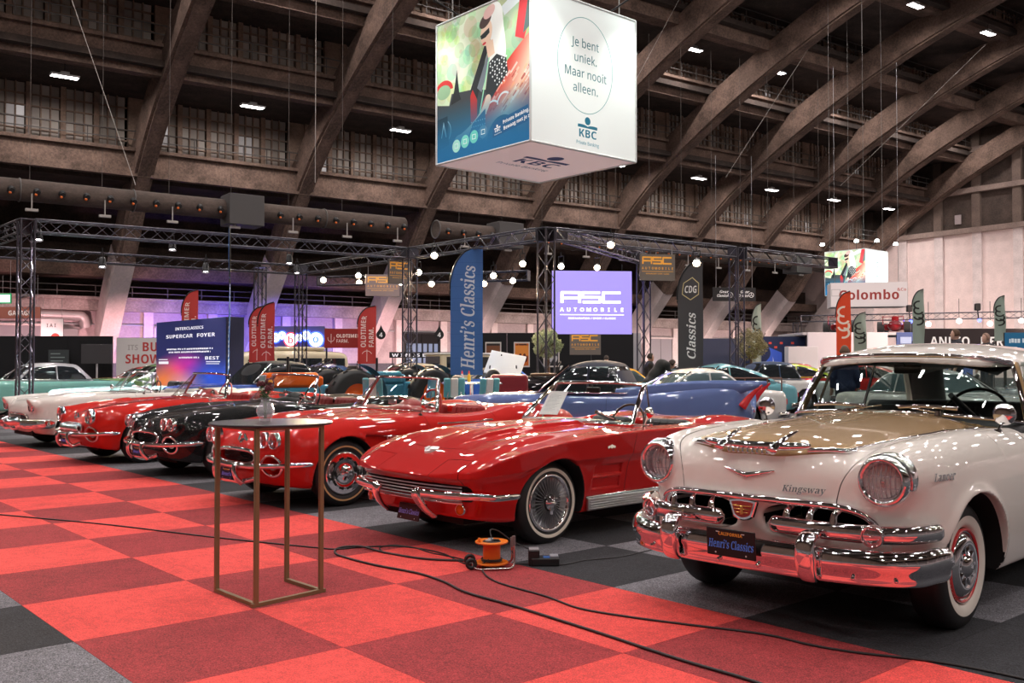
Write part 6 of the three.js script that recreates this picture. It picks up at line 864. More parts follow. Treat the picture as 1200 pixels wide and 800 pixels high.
// ---- hanging cube with printed faces
const teal = '#0f6f8c';
function kbc(c, x, y, s, col = teal) { c.fillStyle = col; c.textAlign = 'center'; c.textBaseline = 'alphabetic'; c.font = `bold ${s}px sans-serif`; c.save(); c.translate(x, y); c.scale(1.25, 1); c.fillText('KBC', 0, 0); c.restore(); c.beginPath(); c.arc(x, y - s * 1.52, s * 0.36, 0, 7); c.fill(); c.beginPath(); c.moveTo(x - s * 1.25, y - s * 1.12); c.quadraticCurveTo(x - s * 0.5, y - s * 1.2, x, y - s * 1.02); c.quadraticCurveTo(x + s * 0.5, y - s * 1.2, x + s * 1.25, y - s * 1.12); c.lineTo(x + s * 1.25, y - s * 0.86); c.lineTo(x - s * 1.25, y - s * 0.86); c.fill(); c.font = `${s * 0.42}px sans-serif`; c.fillText('Private Banking', x, y + s * 0.68); }
const adFace = canvasTex(1024, 1024, (c, W, H) => { // a woman at the open door of a red car, blue wash below
  const g0 = c.createLinearGradient(0, 0, W, 0); g0.addColorStop(0, '#b9cfa8'); g0.addColorStop(0.3, '#e6efd4'); g0.addColorStop(0.55, '#c9d9b8'); g0.addColorStop(1, '#8fa888'); c.fillStyle = g0; c.fillRect(0, 0, W, H); const r = rng(8);
  for (let i = 0; i < 130; i++) { c.fillStyle = `rgba(${70 + r() * 140},${110 + r() * 120},${60 + r() * 110},0.22)`; c.beginPath(); c.arc(r() * W, r() * H * 0.55, 15 + r() * 60, 0, 7); c.fill(); }
  const poly = (col, ...p) => { c.fillStyle = col; c.beginPath(); c.moveTo(p[0], p[1]); for (let i = 2; i < p.length; i += 2) c.lineTo(p[i], p[i + 1]); c.fill(); };
  poly('#3b3f44', 150, 620, 180, 540, 430, 560, 600, 600, 600, 1024, 0, 1024, 0, 590); poly('#23262b', 395, 560, 640, 120, 690, 110, 560, 380, 470, 640, 430, 650); poly('#77808a', 470, 560, 700, 130, 735, 128, 520, 600); poly('#c22a2a', 395, 600, 420, 560, 470, 640, 470, 780, 400, 820); // door frame
  c.fillStyle = '#c92f2f'; c.beginPath(); c.ellipse(90, 500, 105, 75, 0, Math.PI, 0); c.fill(); c.fillStyle = '#8fb08c'; c.beginPath(); c.ellipse(85, 510, 80, 52, 0, 0, 7); c.fill(); poly('#1d2024', 240, 380, 270, 560, 290, 600, 170, 620, 210, 520);
  c.strokeStyle = '#aab2b8'; c.lineWidth = 9; c.beginPath(); c.arc(85, 800, 85, 0, 7); c.stroke(); poly('#14171a', 0, 700, 130, 690, 150, 900, 0, 930); c.strokeStyle = '#dfe6ea'; c.beginPath(); c.moveTo(60, 840); c.lineTo(85, 740); c.lineTo(115, 840); c.stroke();
  const g1 = c.createLinearGradient(500, 500, 1024, 900); g1.addColorStop(0, '#e9a090'); g1.addColorStop(0.3, '#c9342c'); g1.addColorStop(0.6, '#f2c9b0'); g1.addColorStop(1, '#b52a2a'); c.fillStyle = g1; c.beginPath(); c.moveTo(1024, 300); c.bezierCurveTo(800, 420, 620, 560, 520, 690); c.lineTo(480, 1024); c.lineTo(1024, 1024); c.fill();
  for (let i = 0; i < 60; i++) { c.fillStyle = ['rgba(255,225,200,.55)', 'rgba(160,20,20,.5)', 'rgba(255,180,120,.4)', 'rgba(255,245,235,.6)'][i % 4]; c.save(); c.translate(600 + r() * 420, 520 + r() * 260); c.rotate(-0.7); c.fillRect(0, 0, 20 + r() * 70, 6 + r() * 14); c.restore(); }
  c.strokeStyle = '#f4f0ee'; c.lineWidth = 14; c.beginPath(); c.arc(640, 760, 75, Math.PI, 5.4); c.stroke(); c.beginPath(); c.arc(760, 720, 70, Math.PI, 5.4); c.stroke(); c.fillStyle = '#202833'; c.beginPath(); c.ellipse(740, 960, 160, 160, 0, 0, 7); c.fill(); c.fillStyle = '#6a4550'; c.beginPath(); c.ellipse(740, 970, 95, 100, 0, 0, 7); c.fill();
  poly('#d8dee0', 730, 60, 1024, -60, 1024, 40, 760, 130); poly('#c8323a', 870, 300, 930, 0, 1000, -60, 1024, -40, 1024, 180, 960, 340); poly('#4a5a5a', 950, 300, 1010, 20, 1024, 20, 1024, 260);
  c.fillStyle = '#f3f3ee'; c.beginPath(); c.moveTo(545, 90); c.bezierCurveTo(600, -30, 740, -20, 745, 120); c.bezierCurveTo(760, 260, 790, 330, 770, 430); c.lineTo(600, 420); c.bezierCurveTo(590, 330, 640, 240, 600, 150); c.fill(); // scarf
  c.fillStyle = '#f0cfb6'; c.beginPath(); c.ellipse(570, 195, 62, 92, 0.1, 0, 7); c.fill(); poly('#f0cfb6', 560, 260, 640, 260, 660, 360, 590, 380); c.fillStyle = '#4a3430'; c.beginPath(); c.ellipse(560, 110, 70, 42, -0.5, 0, 7); c.fill(); c.fillStyle = '#e0b6b0'; c.beginPath(); c.ellipse(600, 60, 65, 40, -0.4, 0, 7); c.fill();
  poly('#23272a', 505, 205, 600, 170, 605, 205, 560, 228, 515, 232); c.fillStyle = '#d23a40'; c.beginPath(); c.ellipse(548, 268, 20, 9, -0.2, 0, 7); c.fill();
  poly('#2a2f33', 600, 410, 680, 370, 780, 420, 800, 520, 700, 600, 600, 690, 560, 600); c.fillStyle = '#e9ecec'; for (let i = 0; i < 70; i++) { const x = 590 + (i % 9) * 24, y = 410 + ((i / 9) | 0) * 32 + (i % 2) * 12; if (y < 400 + (x - 560) * 1.6 && y < 900 - x * 0.42 && x < 790) { c.beginPath(); c.arc(x, y, 7, 0, 7); c.fill(); } }
  c.strokeStyle = '#f0cfb6'; c.lineWidth = 62; c.lineCap = 'round'; c.beginPath(); c.moveTo(590, 660); c.quadraticCurveTo(540, 800, 290, 880); c.stroke(); c.fillStyle = '#f0cfb6'; c.beginPath(); c.ellipse(265, 890, 58, 40, -0.2, 0, 7); c.fill(); c.strokeStyle = '#9fe0b8'; c.lineWidth = 12; c.beginPath(); c.moveTo(600, 380); c.lineTo(500, 740); c.stroke();
  poly('#33506e', 420, 800, 560, 720, 560, 1024, 300, 1024); c.fillStyle = '#cfe0ee'; for (let i = 0; i < 40; i++) { c.beginPath(); c.arc(410 + (i % 7) * 24, 790 + ((i / 7) | 0) * 34, 5, 0, 7); c.fill(); }
  const g2 = c.createLinearGradient(0, 610, 0, 960); g2.addColorStop(0, 'rgba(28,130,180,0)'); g2.addColorStop(0.6, 'rgba(24,120,172,.75)'); g2.addColorStop(1, 'rgba(22,112,166,1)'); c.fillStyle = g2; c.fillRect(0, 560, W, H);
  for (let i = 0; i < 4; i++) { c.fillStyle = ['#a8e8dc', '#7cdcd0', '#6ad2c8', 'rgba(255,255,255,.15)'][i]; c.beginPath(); c.arc(235 + i * 100, 925 - i * 16, 46, 0, 7); c.fill(); c.strokeStyle = '#e8fbf8'; c.lineWidth = 5; c.strokeRect(217 + i * 100, 910 - i * 16, 36, 30); }
  c.fillStyle = '#1d5f90'; c.beginPath(); c.moveTo(640, 840); c.lineTo(1000, 780); c.lineTo(1000, 890); c.lineTo(640, 940); c.fill(); c.save(); c.translate(690, 890); c.rotate(-0.15); kbc(c, 0, 14, 26, '#fff'); c.fillStyle = '#fff'; c.textAlign = 'left'; c.font = 'bold 34px sans-serif'; c.fillText('Private Banking.', 60, -18); c.fillText('Bewaag met je zijn.', 60, 24); c.restore();
});
const textFace = canvasTex(1024, 1024, (c, W) => { c.fillStyle = '#f3f6f4'; c.fillRect(0, 0, W, W); c.strokeStyle = '#4a8a92'; c.lineWidth = 4; c.beginPath(); c.ellipse(512, 430, 268, 330, 0, 0, 7); c.stroke(); c.fillStyle = '#165f6c'; c.textAlign = 'center'; c.font = '84px sans-serif'; ['Je bent', 'uniek.', 'Maar nooit', 'alleen.'].forEach((t, i) => c.fillText(t, 512, 310 + i * 104)); kbc(c, 530, 925, 76); });
const underFaceBounce = canvasTex(1024, 1024, (c, W) => { c.fillStyle = '#f4dcdc'; c.fillRect(0, 0, W, W); c.save(); c.translate(512, 560); kbc(c, 0, 0, 170, '#1c2a58'); c.restore(); });  // pink ground paints in red carpet light bounced onto white fabric
function hangingCube(label, x, y, z, e, gl) { // near lower corner at x, y, z; runs to +x, +y, -z
  const t = thing('hanging_cube_banner', label, 'banner', [x + e / 2, y, z - e / 2]);
  part('fabric_box', at(rbox(e - 0.02, e - 0.02, e - 0.02, 0.02), 0, e / 2, 0), M([0.85, 0.86, 0.85], 0.8), t);
  const pl = (tex, fn, n) => { const g = new THREE.PlaneGeometry(e, e); fn(g); part(n, g, printed(tex, gl, 0.75), t); };  // gl adds self-glow to the spotlit faces; the box holds no lamp
  pl(adFace, (g) => g.rotateY(-Math.PI / 2).translate(-e / 2, e / 2, 0), 'printed_face'); pl(textFace, (g) => g.translate(0, e / 2, e / 2), 'printed_face');
  { const g = new THREE.PlaneGeometry(e, e); g.rotateX(Math.PI / 2); g.rotateZ(0); g.translate(0, 0, 0); part('underside', g, printed(underFaceBounce, 0.1, 0.75), t); }  // slight glow helps the painted carpet bounce
  const ed = []; for (const a of [-e / 2, e / 2]) for (const b of [-e / 2, e / 2]) ed.push(bar([a, 0, b], [a, e, b], 0.025), bar([-e / 2, a + e / 2, b], [e / 2, a + e / 2, b], 0.025), bar([b, a + e / 2, -e / 2], [b, a + e / 2, e / 2], 0.025)); part('edge_tube', ed, M([0.7, 0.7, 0.7], 0.5), t);
  for (const [a, b] of [[-1, 1], [1, -1], [-1, -1], [1, 1]]) part('hanging_wire', bar([a * e * 0.42, e, b * e * 0.42], [a * e * 0.42, 28 - y, b * e * 0.42], e > 3.05 ? 0.01 : 0.014, 5), M([0.25, 0.24, 0.23], 0.6), t);
  for (const [ax, az, q] of [[-1.4, -0.8, 0], [-1.4, 0.8, 0], [0.8, 1.4, 1], [-0.8, 1.4, 1]]) { const px = ax * e / 2 * 1.05, pz = az * e / 2 * 1.05; part('lamp_arm', bar([px * 0.6, e, pz * 0.6], [px, e + 0.55, pz], 0.02), black, t); part('arm_lamp', at(new THREE.CylinderGeometry(0.1, 0.16, 0.16, 16), px, e + 0.5, pz), glow(0xeafff8, 18), t); const L = new THREE.SpotLight(0xf4fff8, 11, 0, 0.75, 0.8, 2); L.position.set(x + e / 2 + px * 1.15, y + e + 0.35, z - e / 2 + pz * 1.15); L.target.position.set(x + e / 2 + (q ? px : -e / 2), y + 0.6, z - e / 2 + (q ? e / 2 : pz)); L.castShadow = true; L.shadow.radius = 5; L.name = 'cube_light'; scene.add(L, L.target); }
  return t;
}
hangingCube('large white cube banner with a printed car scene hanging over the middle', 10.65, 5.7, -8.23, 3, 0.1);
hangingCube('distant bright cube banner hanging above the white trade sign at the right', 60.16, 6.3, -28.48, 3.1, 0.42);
// ---- flat signs: box with a printed front facing `turn`
function sign(name, label, x, y, z, w, h, turn, tex, { d = 0.06, gl = 0, back = black, hang = 0, post = 0, cat = 'sign' } = {}) {
  const t = thing(name, label, cat, [x, y, z], turn); part('panel', rbox(w, h, d, 0.01), back, t); part('print', new THREE.PlaneGeometry(w * 0.995, h * 0.99).translate(0, 0, d / 2 + 0.004), printed(tex, gl), t);
  if (hang) for (const s of [-1, 1]) part('hanging_wire', bar([s * w * 0.42, h / 2, 0], [s * w * 0.42, h / 2 + hang, 0], 0.012, 5), steel, t); if (post) for (const s of [-1, 1]) part('post', at(rbox(0.06, post, 0.06, 0.01), s * w * 0.45, -h / 2 - post / 2 + 0.02, -d / 2 + 0.0), back, t); return t;
}
const TOCAM = -0.7168;                                             // turn of a board square to the photograph's line of sight
const asc = (bg, fg, big) => canvasTex(512, big ? 460 : 340, (c, W, H) => { c.fillStyle = bg; c.fillRect(0, 0, W, H); const k = big ? 1 : 1.12, cx = W / 2, y0 = big ? 150 : 34, lw = 20 * k; c.strokeStyle = fg; c.lineWidth = lw; c.lineJoin = 'round'; const u = 112 * k, hh = 84 * k, X = (i) => cx - 1.72 * u + i * 1.18 * u;
  c.beginPath(); c.moveTo(X(0), y0 + hh); c.lineTo(X(0), y0 + 8); c.lineTo(X(0) + u, y0 + 8); c.lineTo(X(0) + u, y0 + hh); c.moveTo(X(0), y0 + hh * 0.55); c.lineTo(X(0) + u, y0 + hh * 0.55); c.moveTo(X(1) + u, y0 + 8); c.lineTo(X(1), y0 + 8); c.lineTo(X(1), y0 + hh * 0.5); c.lineTo(X(1) + u, y0 + hh * 0.5); c.lineTo(X(1) + u, y0 + hh - 8); c.lineTo(X(1), y0 + hh - 8); c.moveTo(X(2) + u, y0 + 8); c.lineTo(X(2), y0 + 8); c.lineTo(X(2), y0 + hh - 8); c.lineTo(X(2) + u, y0 + hh - 8); c.stroke();
  c.fillStyle = fg; c.textAlign = 'center'; c.font = `bold ${40 * k}px sans-serif`; let s = 'AUTOMOBILE'; [...s].forEach((ch, i) => c.fillText(ch, cx + (i - 4.5) * 43 * k, y0 + hh + 62 * k)); c.fillRect(cx - 205 * k, y0 + hh + 82 * k, 410 * k, 6); c.font = `bold ${19 * k}px sans-serif`; c.fillText('RESTAURATION / SPORT / CLASSIC', cx, y0 + hh + 118 * k, 400 * k); });
const ascGrey = asc('#6a6058', '#f0a640'), ascScreen = asc('#8478c8', '#ffffff', true), ascPink = asc('#8a7672', '#f0b060');
{
  const sc = sign('video_screen', 'large glowing violet video screen with white company lettering', 20.72, 3.42, -16.4, 2.62, 2.06, -0.62, ascScreen, { d: 0.12, gl: 0.9, cat: 'screen', post: 0 });
  part('screen_truss_hook', [-1, 1].map((s) => bar([s * 1.0, 1.05, -0.02], [s * 1.0, 1.25, -0.02], 0.02)), black, sc);
  const L = new THREE.RectAreaLight(0x8a7cff, 1.1, 2.6, 2.1); L.name = 'screen_light'; L.position.set(20.72 + Math.sin(-0.62) * 0.09, 3.47, -16.4 + Math.cos(-0.62) * 0.09); L.rotation.y = -0.62 + Math.PI; scene.add(L);
  sign('company_sign', 'grey sign with orange lettering on the lattice beam right of the screen tower', 17.89, 3.98, -11.25, 0.98, 0.70, -0.5, ascGrey, { gl: 0.15, hang: 0.25 });
  sign('company_sign', 'pinkish sign with orange lettering at the foot of the rear lattice beams', 15.63, 3.98, -20.87, 1.1, 0.7, -0.5, ascPink, { gl: 0.25, hang: 0.5 });
  sign('company_sign', 'dark grey sign with orange lettering half hidden by the blue flag tower', 14.5, 4.15, -18.25, 0.75, 0.72, -0.1, ascGrey, { gl: 0.1, hang: 0.1 });
  sign('company_sign', 'grey sign with orange lettering on the black wall below the video screen', 22.65, 2.15, -18.6, 1.1, 0.78, -0.72, ascGrey, { gl: 0.2 });
}
// ---- partitions with posters
function partition(label, x, z, w, h, turn, mat, d = 0.1) { const t = thing('partition_wall', label, 'partition', [x, 0, z], turn), n = Math.max(1, Math.round(w / 2)); for (let i = 0; i < n; i++) part('wall_panel', at(rbox(w / n - 0.012, h, d, 0.008), -w / 2 + (i + 0.5) * w / n, h / 2, 0), mat, t); return t; }
const cloth = M([0.009, 0.009, 0.011], 0.95);
partition('black fabric partition wall at the far left', 8.6, -38.9, 9.4, 2.6, -0.72, cloth);
partition('black partition wall behind the olive tree and below the video screen', 27.3, -25.4, 7.4, 2.8, -0.72, cloth);
const poster = (bg, a, b, title) => canvasTex(200, 280, (c, W, H) => { c.fillStyle = '#cfc8c4'; c.fillRect(0, 0, W, H); c.fillStyle = bg; c.fillRect(14, 14, W - 28, H - 28); c.fillStyle = a; c.fillRect(14, 40, W - 28, 110); c.fillStyle = b; for (let i = 0; i < 5; i++) { c.beginPath(); c.ellipse(50 + i * 26, 190 - (i % 2) * 26, 20, 38, 0.3, 0, 7); c.fill(); } c.fillStyle = '#222'; scribble(c, W / 2, 34, 130, 16, title.length); });
const onWall = (o, cx, cz, turn) => [cx + Math.cos(turn) * o + Math.sin(turn) * 0.075, cz - Math.sin(turn) * o + Math.cos(turn) * 0.075];
[[-2.45, 'poster_dark', poster('#3a2c28', '#7a4a30', '#d88a4a', 'PORSCHE'), 'narrow framed poster partly hidden by the blue feather flag'], [-1.2, '', poster('#c8651c', '#e8903c', '#5a1c0c', 'RALLYE'), 'orange framed poster on the black partition wall'], [0.1, '', poster('#26262a', '#4a4a52', '#b8b8c0', 'LE MANS'), 'black and white framed poster left of the olive tree']].forEach(([o, , t, l]) => { const [x, z] = onWall(o, 27.3, -25.4, -0.72); sign('framed_poster', l, x, 1.85, z, 0.7, 1.1, -0.72, t, { d: 0.04, back: M([0.6, 0.57, 0.55], 0.5), cat: 'poster' }); });
{ const [x, z] = onWall(2.4, 8.6, -38.9, -0.72); sign('roll_up_banner', 'narrow grey roll-up banner before the black partition', x, 1.15, z + 0.3, 0.85, 1.75, -0.72, canvasTex(128, 256, (c, W, H) => { c.fillStyle = '#3c4244'; c.fillRect(0, 0, W, H); c.fillStyle = '#8a9a98'; for (let i = 0; i < 9; i++) c.fillRect(14, 20 + i * 22, 60 + (i * 29) % 40, 6); }), { cat: 'banner', post: 0.28 });
  const t = thing('flat_screen_display', 'grey flat screen on a pole stand before the black partition', 'screen', [x + 1.05, 0, z + 1.7], -0.72); part('screen', at(rbox(1.25, 0.8, 0.05, 0.01), 0, 1.85, 0), M([0.07, 0.07, 0.075], 0.25), t); part('pole', at(rbox(0.06, 1.6, 0.06, 0.01), 0, 0.8, -0.05), M([0.5, 0.5, 0.5], 0.4), t); part('base', at(rbox(0.7, 0.04, 0.5, 0.01), 0, 0.02, 0), black, t); }
sign('exhibitor_wall', 'white board with red hand-drawn lettering beside the gradient panel', 14.75, 1.5, -38.9, 2.9, 2.3, -0.72, canvasTex(512, 400, (c, W, H) => { c.fillStyle = '#ddd8d6'; c.fillRect(0, 0, W, H); c.textAlign = 'left'; c.fillStyle = '#b8b0ae'; c.font = 'bold 60px sans-serif'; c.fillText('ITS', 90, 100); c.fillStyle = '#c23a34'; c.font = 'bold 100px sans-serif'; c.fillText('BUGGY', 205, 108); c.fillText('SHOW', 70, 206); }), { cat: 'sign', post: 0.4, d: 0.08 });
const foyer = canvasTex(512, 680, (c, W, H) => { const g = c.createLinearGradient(0, 0, 0, H); g.addColorStop(0, '#1c2152'); g.addColorStop(0.4, '#20245c'); g.addColorStop(1, '#2b50b8'); c.fillStyle = g; c.fillRect(0, 0, W, H); c.scale(1, 0.76); const blob = (x, y, r, k) => { const q = c.createRadialGradient(x, y, 0, x, y, r); q.addColorStop(0, k); q.addColorStop(1, k.replace(/[\d.]+\)$/, '0)')); c.fillStyle = q; c.fillRect(0, 0, W, H); }; blob(170, 480, 190, 'rgba(230,60,150,1)'); blob(60, 610, 260, 'rgba(245,130,60,1)'); blob(260, 430, 150, 'rgba(200,40,170,.8)'); blob(400, 560, 200, 'rgba(50,90,220,.9)'); blob(230, 640, 170, 'rgba(240,170,190,.8)');
  c.fillStyle = '#f2f0f8'; c.textAlign = 'center'; c.font = 'bold 40px sans-serif'; c.fillText('INTERCLASSICS', W / 2, 92, 210); c.font = 'bold 50px sans-serif'; [...'SUPERCAR FOYER'].forEach((ch, i) => c.fillText(ch, 90 + i * 26, 172, 26)); scribble(c, W / 2, 290, 340, 15, 2); scribble(c, W / 2, 320, 310, 15, 3); scribble(c, W / 2, 376, 150, 15, 4); c.textAlign = 'center'; c.font = 'bold 44px sans-serif'; c.fillText('BEST', 420, 392); c.fillRect(380, 408, 96, 8); c.fillRect(380, 428, 90, 6); c.fillRect(20, 384, 74, 8); c.fillRect(20, 408, 80, 26); });
{ const t = sign('foyer_panel', 'tall gradient panel with white foyer lettering behind the cars at the left', 9.5, 1.4, -20.95, 4.83, 2.55, -Math.PI / 2, foyer, { d: 0.5, gl: 0.4, back: M([0.02, 0.02, 0.05], 0.6) }); part('foot', at(rbox(4.83, 0.12, 0.6, 0.01), 0, -1.335, 0), black, t); }
// ---- feather flags: a curved pole with a cloth blade
function featherFlag(label, x, z, y0, y1, w, turn, tex, { color, wave = 0.05, pole = black } = {}) {
  const t = thing('feather_flag', label, 'flag', [x, 0, z], turn), H = y1 - y0;
  const F = (u, v) => { const e = clamp((v - 0.68) / 0.32, 0, 1), left = -w / 2 + w * (1 - Math.sqrt(Math.max(0, 1 - e * e))) * 0.97; return [lerp(left, w / 2, u), y0 + H * v - (1 - u) * 0.0, wave * Math.sin(u * 5 + v * 7) * u]; };
  part('flag_cloth', grid(F, 14, 40), tex ? printed(tex, 0, 0.85) : M(color, 0.85), t);
  part('pole', sweep([[-w / 2 - 0.02, 0.05, 0], [-w / 2 - 0.02, y0, 0], ...arcPts((v) => { const p = F(0, v); return [p[0] - 0.015, p[1] + 0.01, p[2]]; }, 24)].map(vec), ring(0.02, 0.02, 8), { n: 70 }), pole, t); part('base', [at(rbox(0.6, 0.04, 0.12, 0.01), -w / 2, 0.02, 0), at(rbox(0.12, 0.04, 0.6, 0.01), -w / 2, 0.02, 0), bar([-w / 2 - 0.02, 0.02, 0], [-w / 2 - 0.02, 0.25, 0], 0.03)], black, t); return t;
}
const flagTex = (bg, draw, w = 256, h = 1024) => canvasTex(w, h, (c, W, H) => { c.fillStyle = bg; c.fillRect(0, 0, W, H); c.save(); c.translate(W / 2, H / 2); c.rotate(-Math.PI / 2); c.textAlign = 'center'; c.textBaseline = 'middle'; draw(c, H, W); c.restore(); });
const henri = flagTex('#4570b0', (c) => { c.fillStyle = '#d5dde8'; c.font = 'italic bold 150px serif'; c.fillText('Henri’s Classics', -60, 10, 820); c.strokeStyle = 'rgba(20,40,80,.25)'; c.lineWidth = 2; for (let i = -5; i < 6; i++) { c.beginPath(); c.moveTo(i * 95, -130); c.lineTo(i * 95, 130); c.stroke(); } });
featherFlag('big blue feather flag with white script lettering left of the screen tower', 14.1, -14.55, 1.15, 4.55, 0.85, TOCAM, henri, { wave: 0.04 });
featherFlag('blue feather flag seen edge-on in front of the gradient panel', 8.96, -17.72, 1.1, 4.9, 0.3, 1.17, henri, { wave: 0.03 });
featherFlag('dark grey feather flag with white lettering right of the violet screen', 18.45, -10.6, 1.15, 4.15, 0.66, TOCAM, flagTex('#4b484a', (c) => { c.fillStyle = '#f0eeea'; c.font = 'italic bold 120px serif'; c.fillText('Classics', -170, 10, 420); c.save(); c.translate(260, 0); c.rotate(Math.PI / 2); c.strokeStyle = '#d8c890'; c.lineWidth = 8; c.beginPath(); for (let i = 0; i < 7; i++) { const a = i * Math.PI / 3; c[i ? 'lineTo' : 'moveTo'](95 * Math.sin(a), 100 * Math.cos(a)); } c.stroke(); c.font = 'bold 88px sans-serif'; c.fillText('CDG', 0, 6, 130); c.restore(); }), { wave: 0.03 });
const farm = flagTex('#c8403c', (c) => { c.fillStyle = '#f6dcd6'; c.font = 'bold 100px sans-serif'; c.textAlign = 'left'; c.fillText('OLDTIMER', -190, -50, 470); c.fillText('FARM.', -190, 62); c.strokeStyle = '#f6dcd6'; c.lineWidth = 8; c.beginPath(); c.arc(-310, 0, 70, -1.2, 1.2); c.moveTo(-400, 0); c.lineTo(-220, 0); c.stroke(); }, 256, 860);
featherFlag('red feather flag with white lettering, rear one of the pair', 12.36, -23.1, 1.49, 3.28, 0.5, TOCAM, farm, { wave: 0.02 }); featherFlag('red feather flag with white lettering, front one of the pair', 11.87, -21.49, 1.37, 3.3, 0.5, TOCAM, farm, { wave: 0.02 }); featherFlag('single red feather flag with white lettering left of the blue flag tower', 17.8, -25.2, 1.45, 3.6, 0.68, TOCAM, farm, { wave: 0.02 });
featherFlag('small red feather flag tip behind the gradient panel', 12.6, -29.0, 1.6, 4.15, 0.6, TOCAM, farm, { wave: 0.02 });
const brush = (bg, fg) => flagTex(bg, (c) => { c.strokeStyle = fg; c.lineWidth = 20; for (let i = 0; i < 4; i++) { c.beginPath(); c.arc(-60 + i * 70, 0, 46, i, i + 3.5); c.stroke(); } }, 128, 700);
featherFlag('orange feather flag by the white platform', 31.3, -13.6, 1.5, 4.15, 0.55, TOCAM, brush('#e8502c', '#fbe8dc'), { wave: 0.02 }); featherFlag('sage feather flag beside the orange feather flag', 33.2, -14.0, 1.6, 3.45, 0.5, TOCAM, brush('#98a89c', '#2a2c2a')); featherFlag('sage feather flag at the blue platform end', 33.7, -11.9, 2.2, 4.25, 0.45, TOCAM, brush('#98a89c', '#2a2c2a')); featherFlag('sage feather flag at the far right', 35.9, -9.84, 2.3, 4.0, 0.42, TOCAM, brush('#98a89c', '#2a2c2a')); featherFlag('slim sage feather flag left of the blue painted wall', 33.0, -18.6, 1.5, 4.0, 0.4, TOCAM, brush('#98a89c', '#2a2c2a'));
// ================================================================ air ducts under the roof, along the hall
function duct(label, a0, a1, y, boxes) {
  const t = inHall(thing('air_duct', label, 'duct')), dm = wallMat(84, 72, 66, 51, 0.3, 0.5), b = 45, r = 0.47, n = Math.round((a1 - a0) / 4.6), L = (a1 - a0) / n;
  for (let i = 0; i < n; i++) { const g = new THREE.CylinderGeometry(r, r, L - 0.05, 36).rotateZ(Math.PI / 2); part('duct_section', at(g, a0 + (i + 0.5) * L, y, -b), dm, t); part('duct_flange', at(new THREE.TorusGeometry(r + 0.01, 0.035, 8, 36).rotateY(Math.PI / 2), a0 + i * L, y, -b), M([0.1, 0.09, 0.085], 0.5), t); }
  for (const x of boxes) part('fan_box', at(rbox(1.7, 1.45, 1.3, 0.03), x, y - 0.05, -b + 0.2), M([0.06, 0.055, 0.055], 0.6), t);
  const gn = join([new THREE.CylinderGeometry(0.13, 0.17, 0.16, 16).rotateX(1.9), at(new THREE.CylinderGeometry(0.1, 0.12, 0.2, 14).rotateX(1.9), 0, -0.03, 0.12)]), gt = at(new THREE.SphereGeometry(0.06, 10, 8), -0.06, -0.14, 0.16), om = M([0.6, 0.14, 0.02], 0.4, 0, { emissive: 0xff5010, emissiveIntensity: 0.04 });
  for (let x = a0 + 0.5; x < a1; x += 0.98) { const q = part('air_nozzle', gn, black, t); q.position.set(x, y - 0.1, -b + r); part('nozzle_ring', gt, om, q); }
  for (let x = a0 + 1.5; x < a1; x += 2.9) { const q = part('hanger', [bar([0, -0.9, 0.3], [0, -0.2, 0.3], 0.03), at(rbox(0.5, 0.12, 0.12, 0.02), 0, -0.9, 0.3)], M([0.35, 0.32, 0.3], 0.5), t); q.position.set(x, y, -b + 0.3); part('hanger_rod', bar([0, 0.5, -0.3], [0, 14, -0.3], 0.01, 5), M([0.12, 0.1, 0.09], 0.7), q); }
}
duct('long round air duct with dark nozzles hanging at the left', -12, 25, 8.8, [16.1]); duct('round air duct with dark nozzles running on towards the right', 27, 61, 8.8, [31.5, 57.6]);
{ const t = inHall(thing('wall_pipe', 'fat grey pipe with an elbow on the long wall at the far left', 'pipe')); part('pipe', tube([[2, 5.0, -76], [10, 5.0, -76], [14.4, 5.0, -76], [15.3, 4.9, -76], [15.5, 4.1, -76]], 0.38, 60, 14), M([0.45, 0.42, 0.41], 0.4, 0.5), t); part('outlet', at(rbox(1.5, 0.9, 0.8, 0.1), 14.2, 3.6, -76), M([0.2, 0.19, 0.19], 0.6), t); }
// ---- signs on and near the long wall
const words = (bg, fg, txt, font, w = 512, h = 128, extra) => canvasTex(w, h, (c, W, H) => { c.fillStyle = bg; c.fillRect(0, 0, W, H); c.fillStyle = fg; c.textAlign = 'center'; c.textBaseline = 'middle'; c.font = font; c.fillText(txt, W / 2, H / 2 + 4, W * 0.92); if (extra) extra(c, W, H); });
sign('exit_sign', 'green and white emergency exit sign at the left edge', 13.3, 5.4, -58.7, 1.0, 0.62, TOCAM, words('#e8f4ec', '#0c8a50', '\u21B3', 'bold 120px sans-serif', 200, 128, (c, W, H) => { c.strokeStyle = '#0c8a50'; c.lineWidth = 16; c.strokeRect(8, 8, W - 16, H - 16); }), { gl: 0.6, hang: 2 });
sign('garage_sign', 'brown garage sign with white capitals at the left edge', 14.6, 4.65, -60.2, 2.6, 0.72, TOCAM, words('#9a5a4c', '#f4e8e4', 'GARAGE', 'bold 74px sans-serif'), { gl: 0.1, hang: 2 });
sign('wall_poster', 'white poster with a red disc on the wall behind the far left tower', 17.3, 3.7, -63.1, 1.5, 1.5, TOCAM, canvasTex(200, 200, (c) => { c.fillStyle = '#e4dcda'; c.fillRect(0, 0, 200, 200); c.fillStyle = '#666'; c.font = 'bold 44px sans-serif'; c.fillText('I A I', 50, 74); c.fillStyle = '#b8443c'; c.beginPath(); c.arc(130, 168, 40, 0, 7); c.fill(); }), { cat: 'poster', hang: 1.5 });
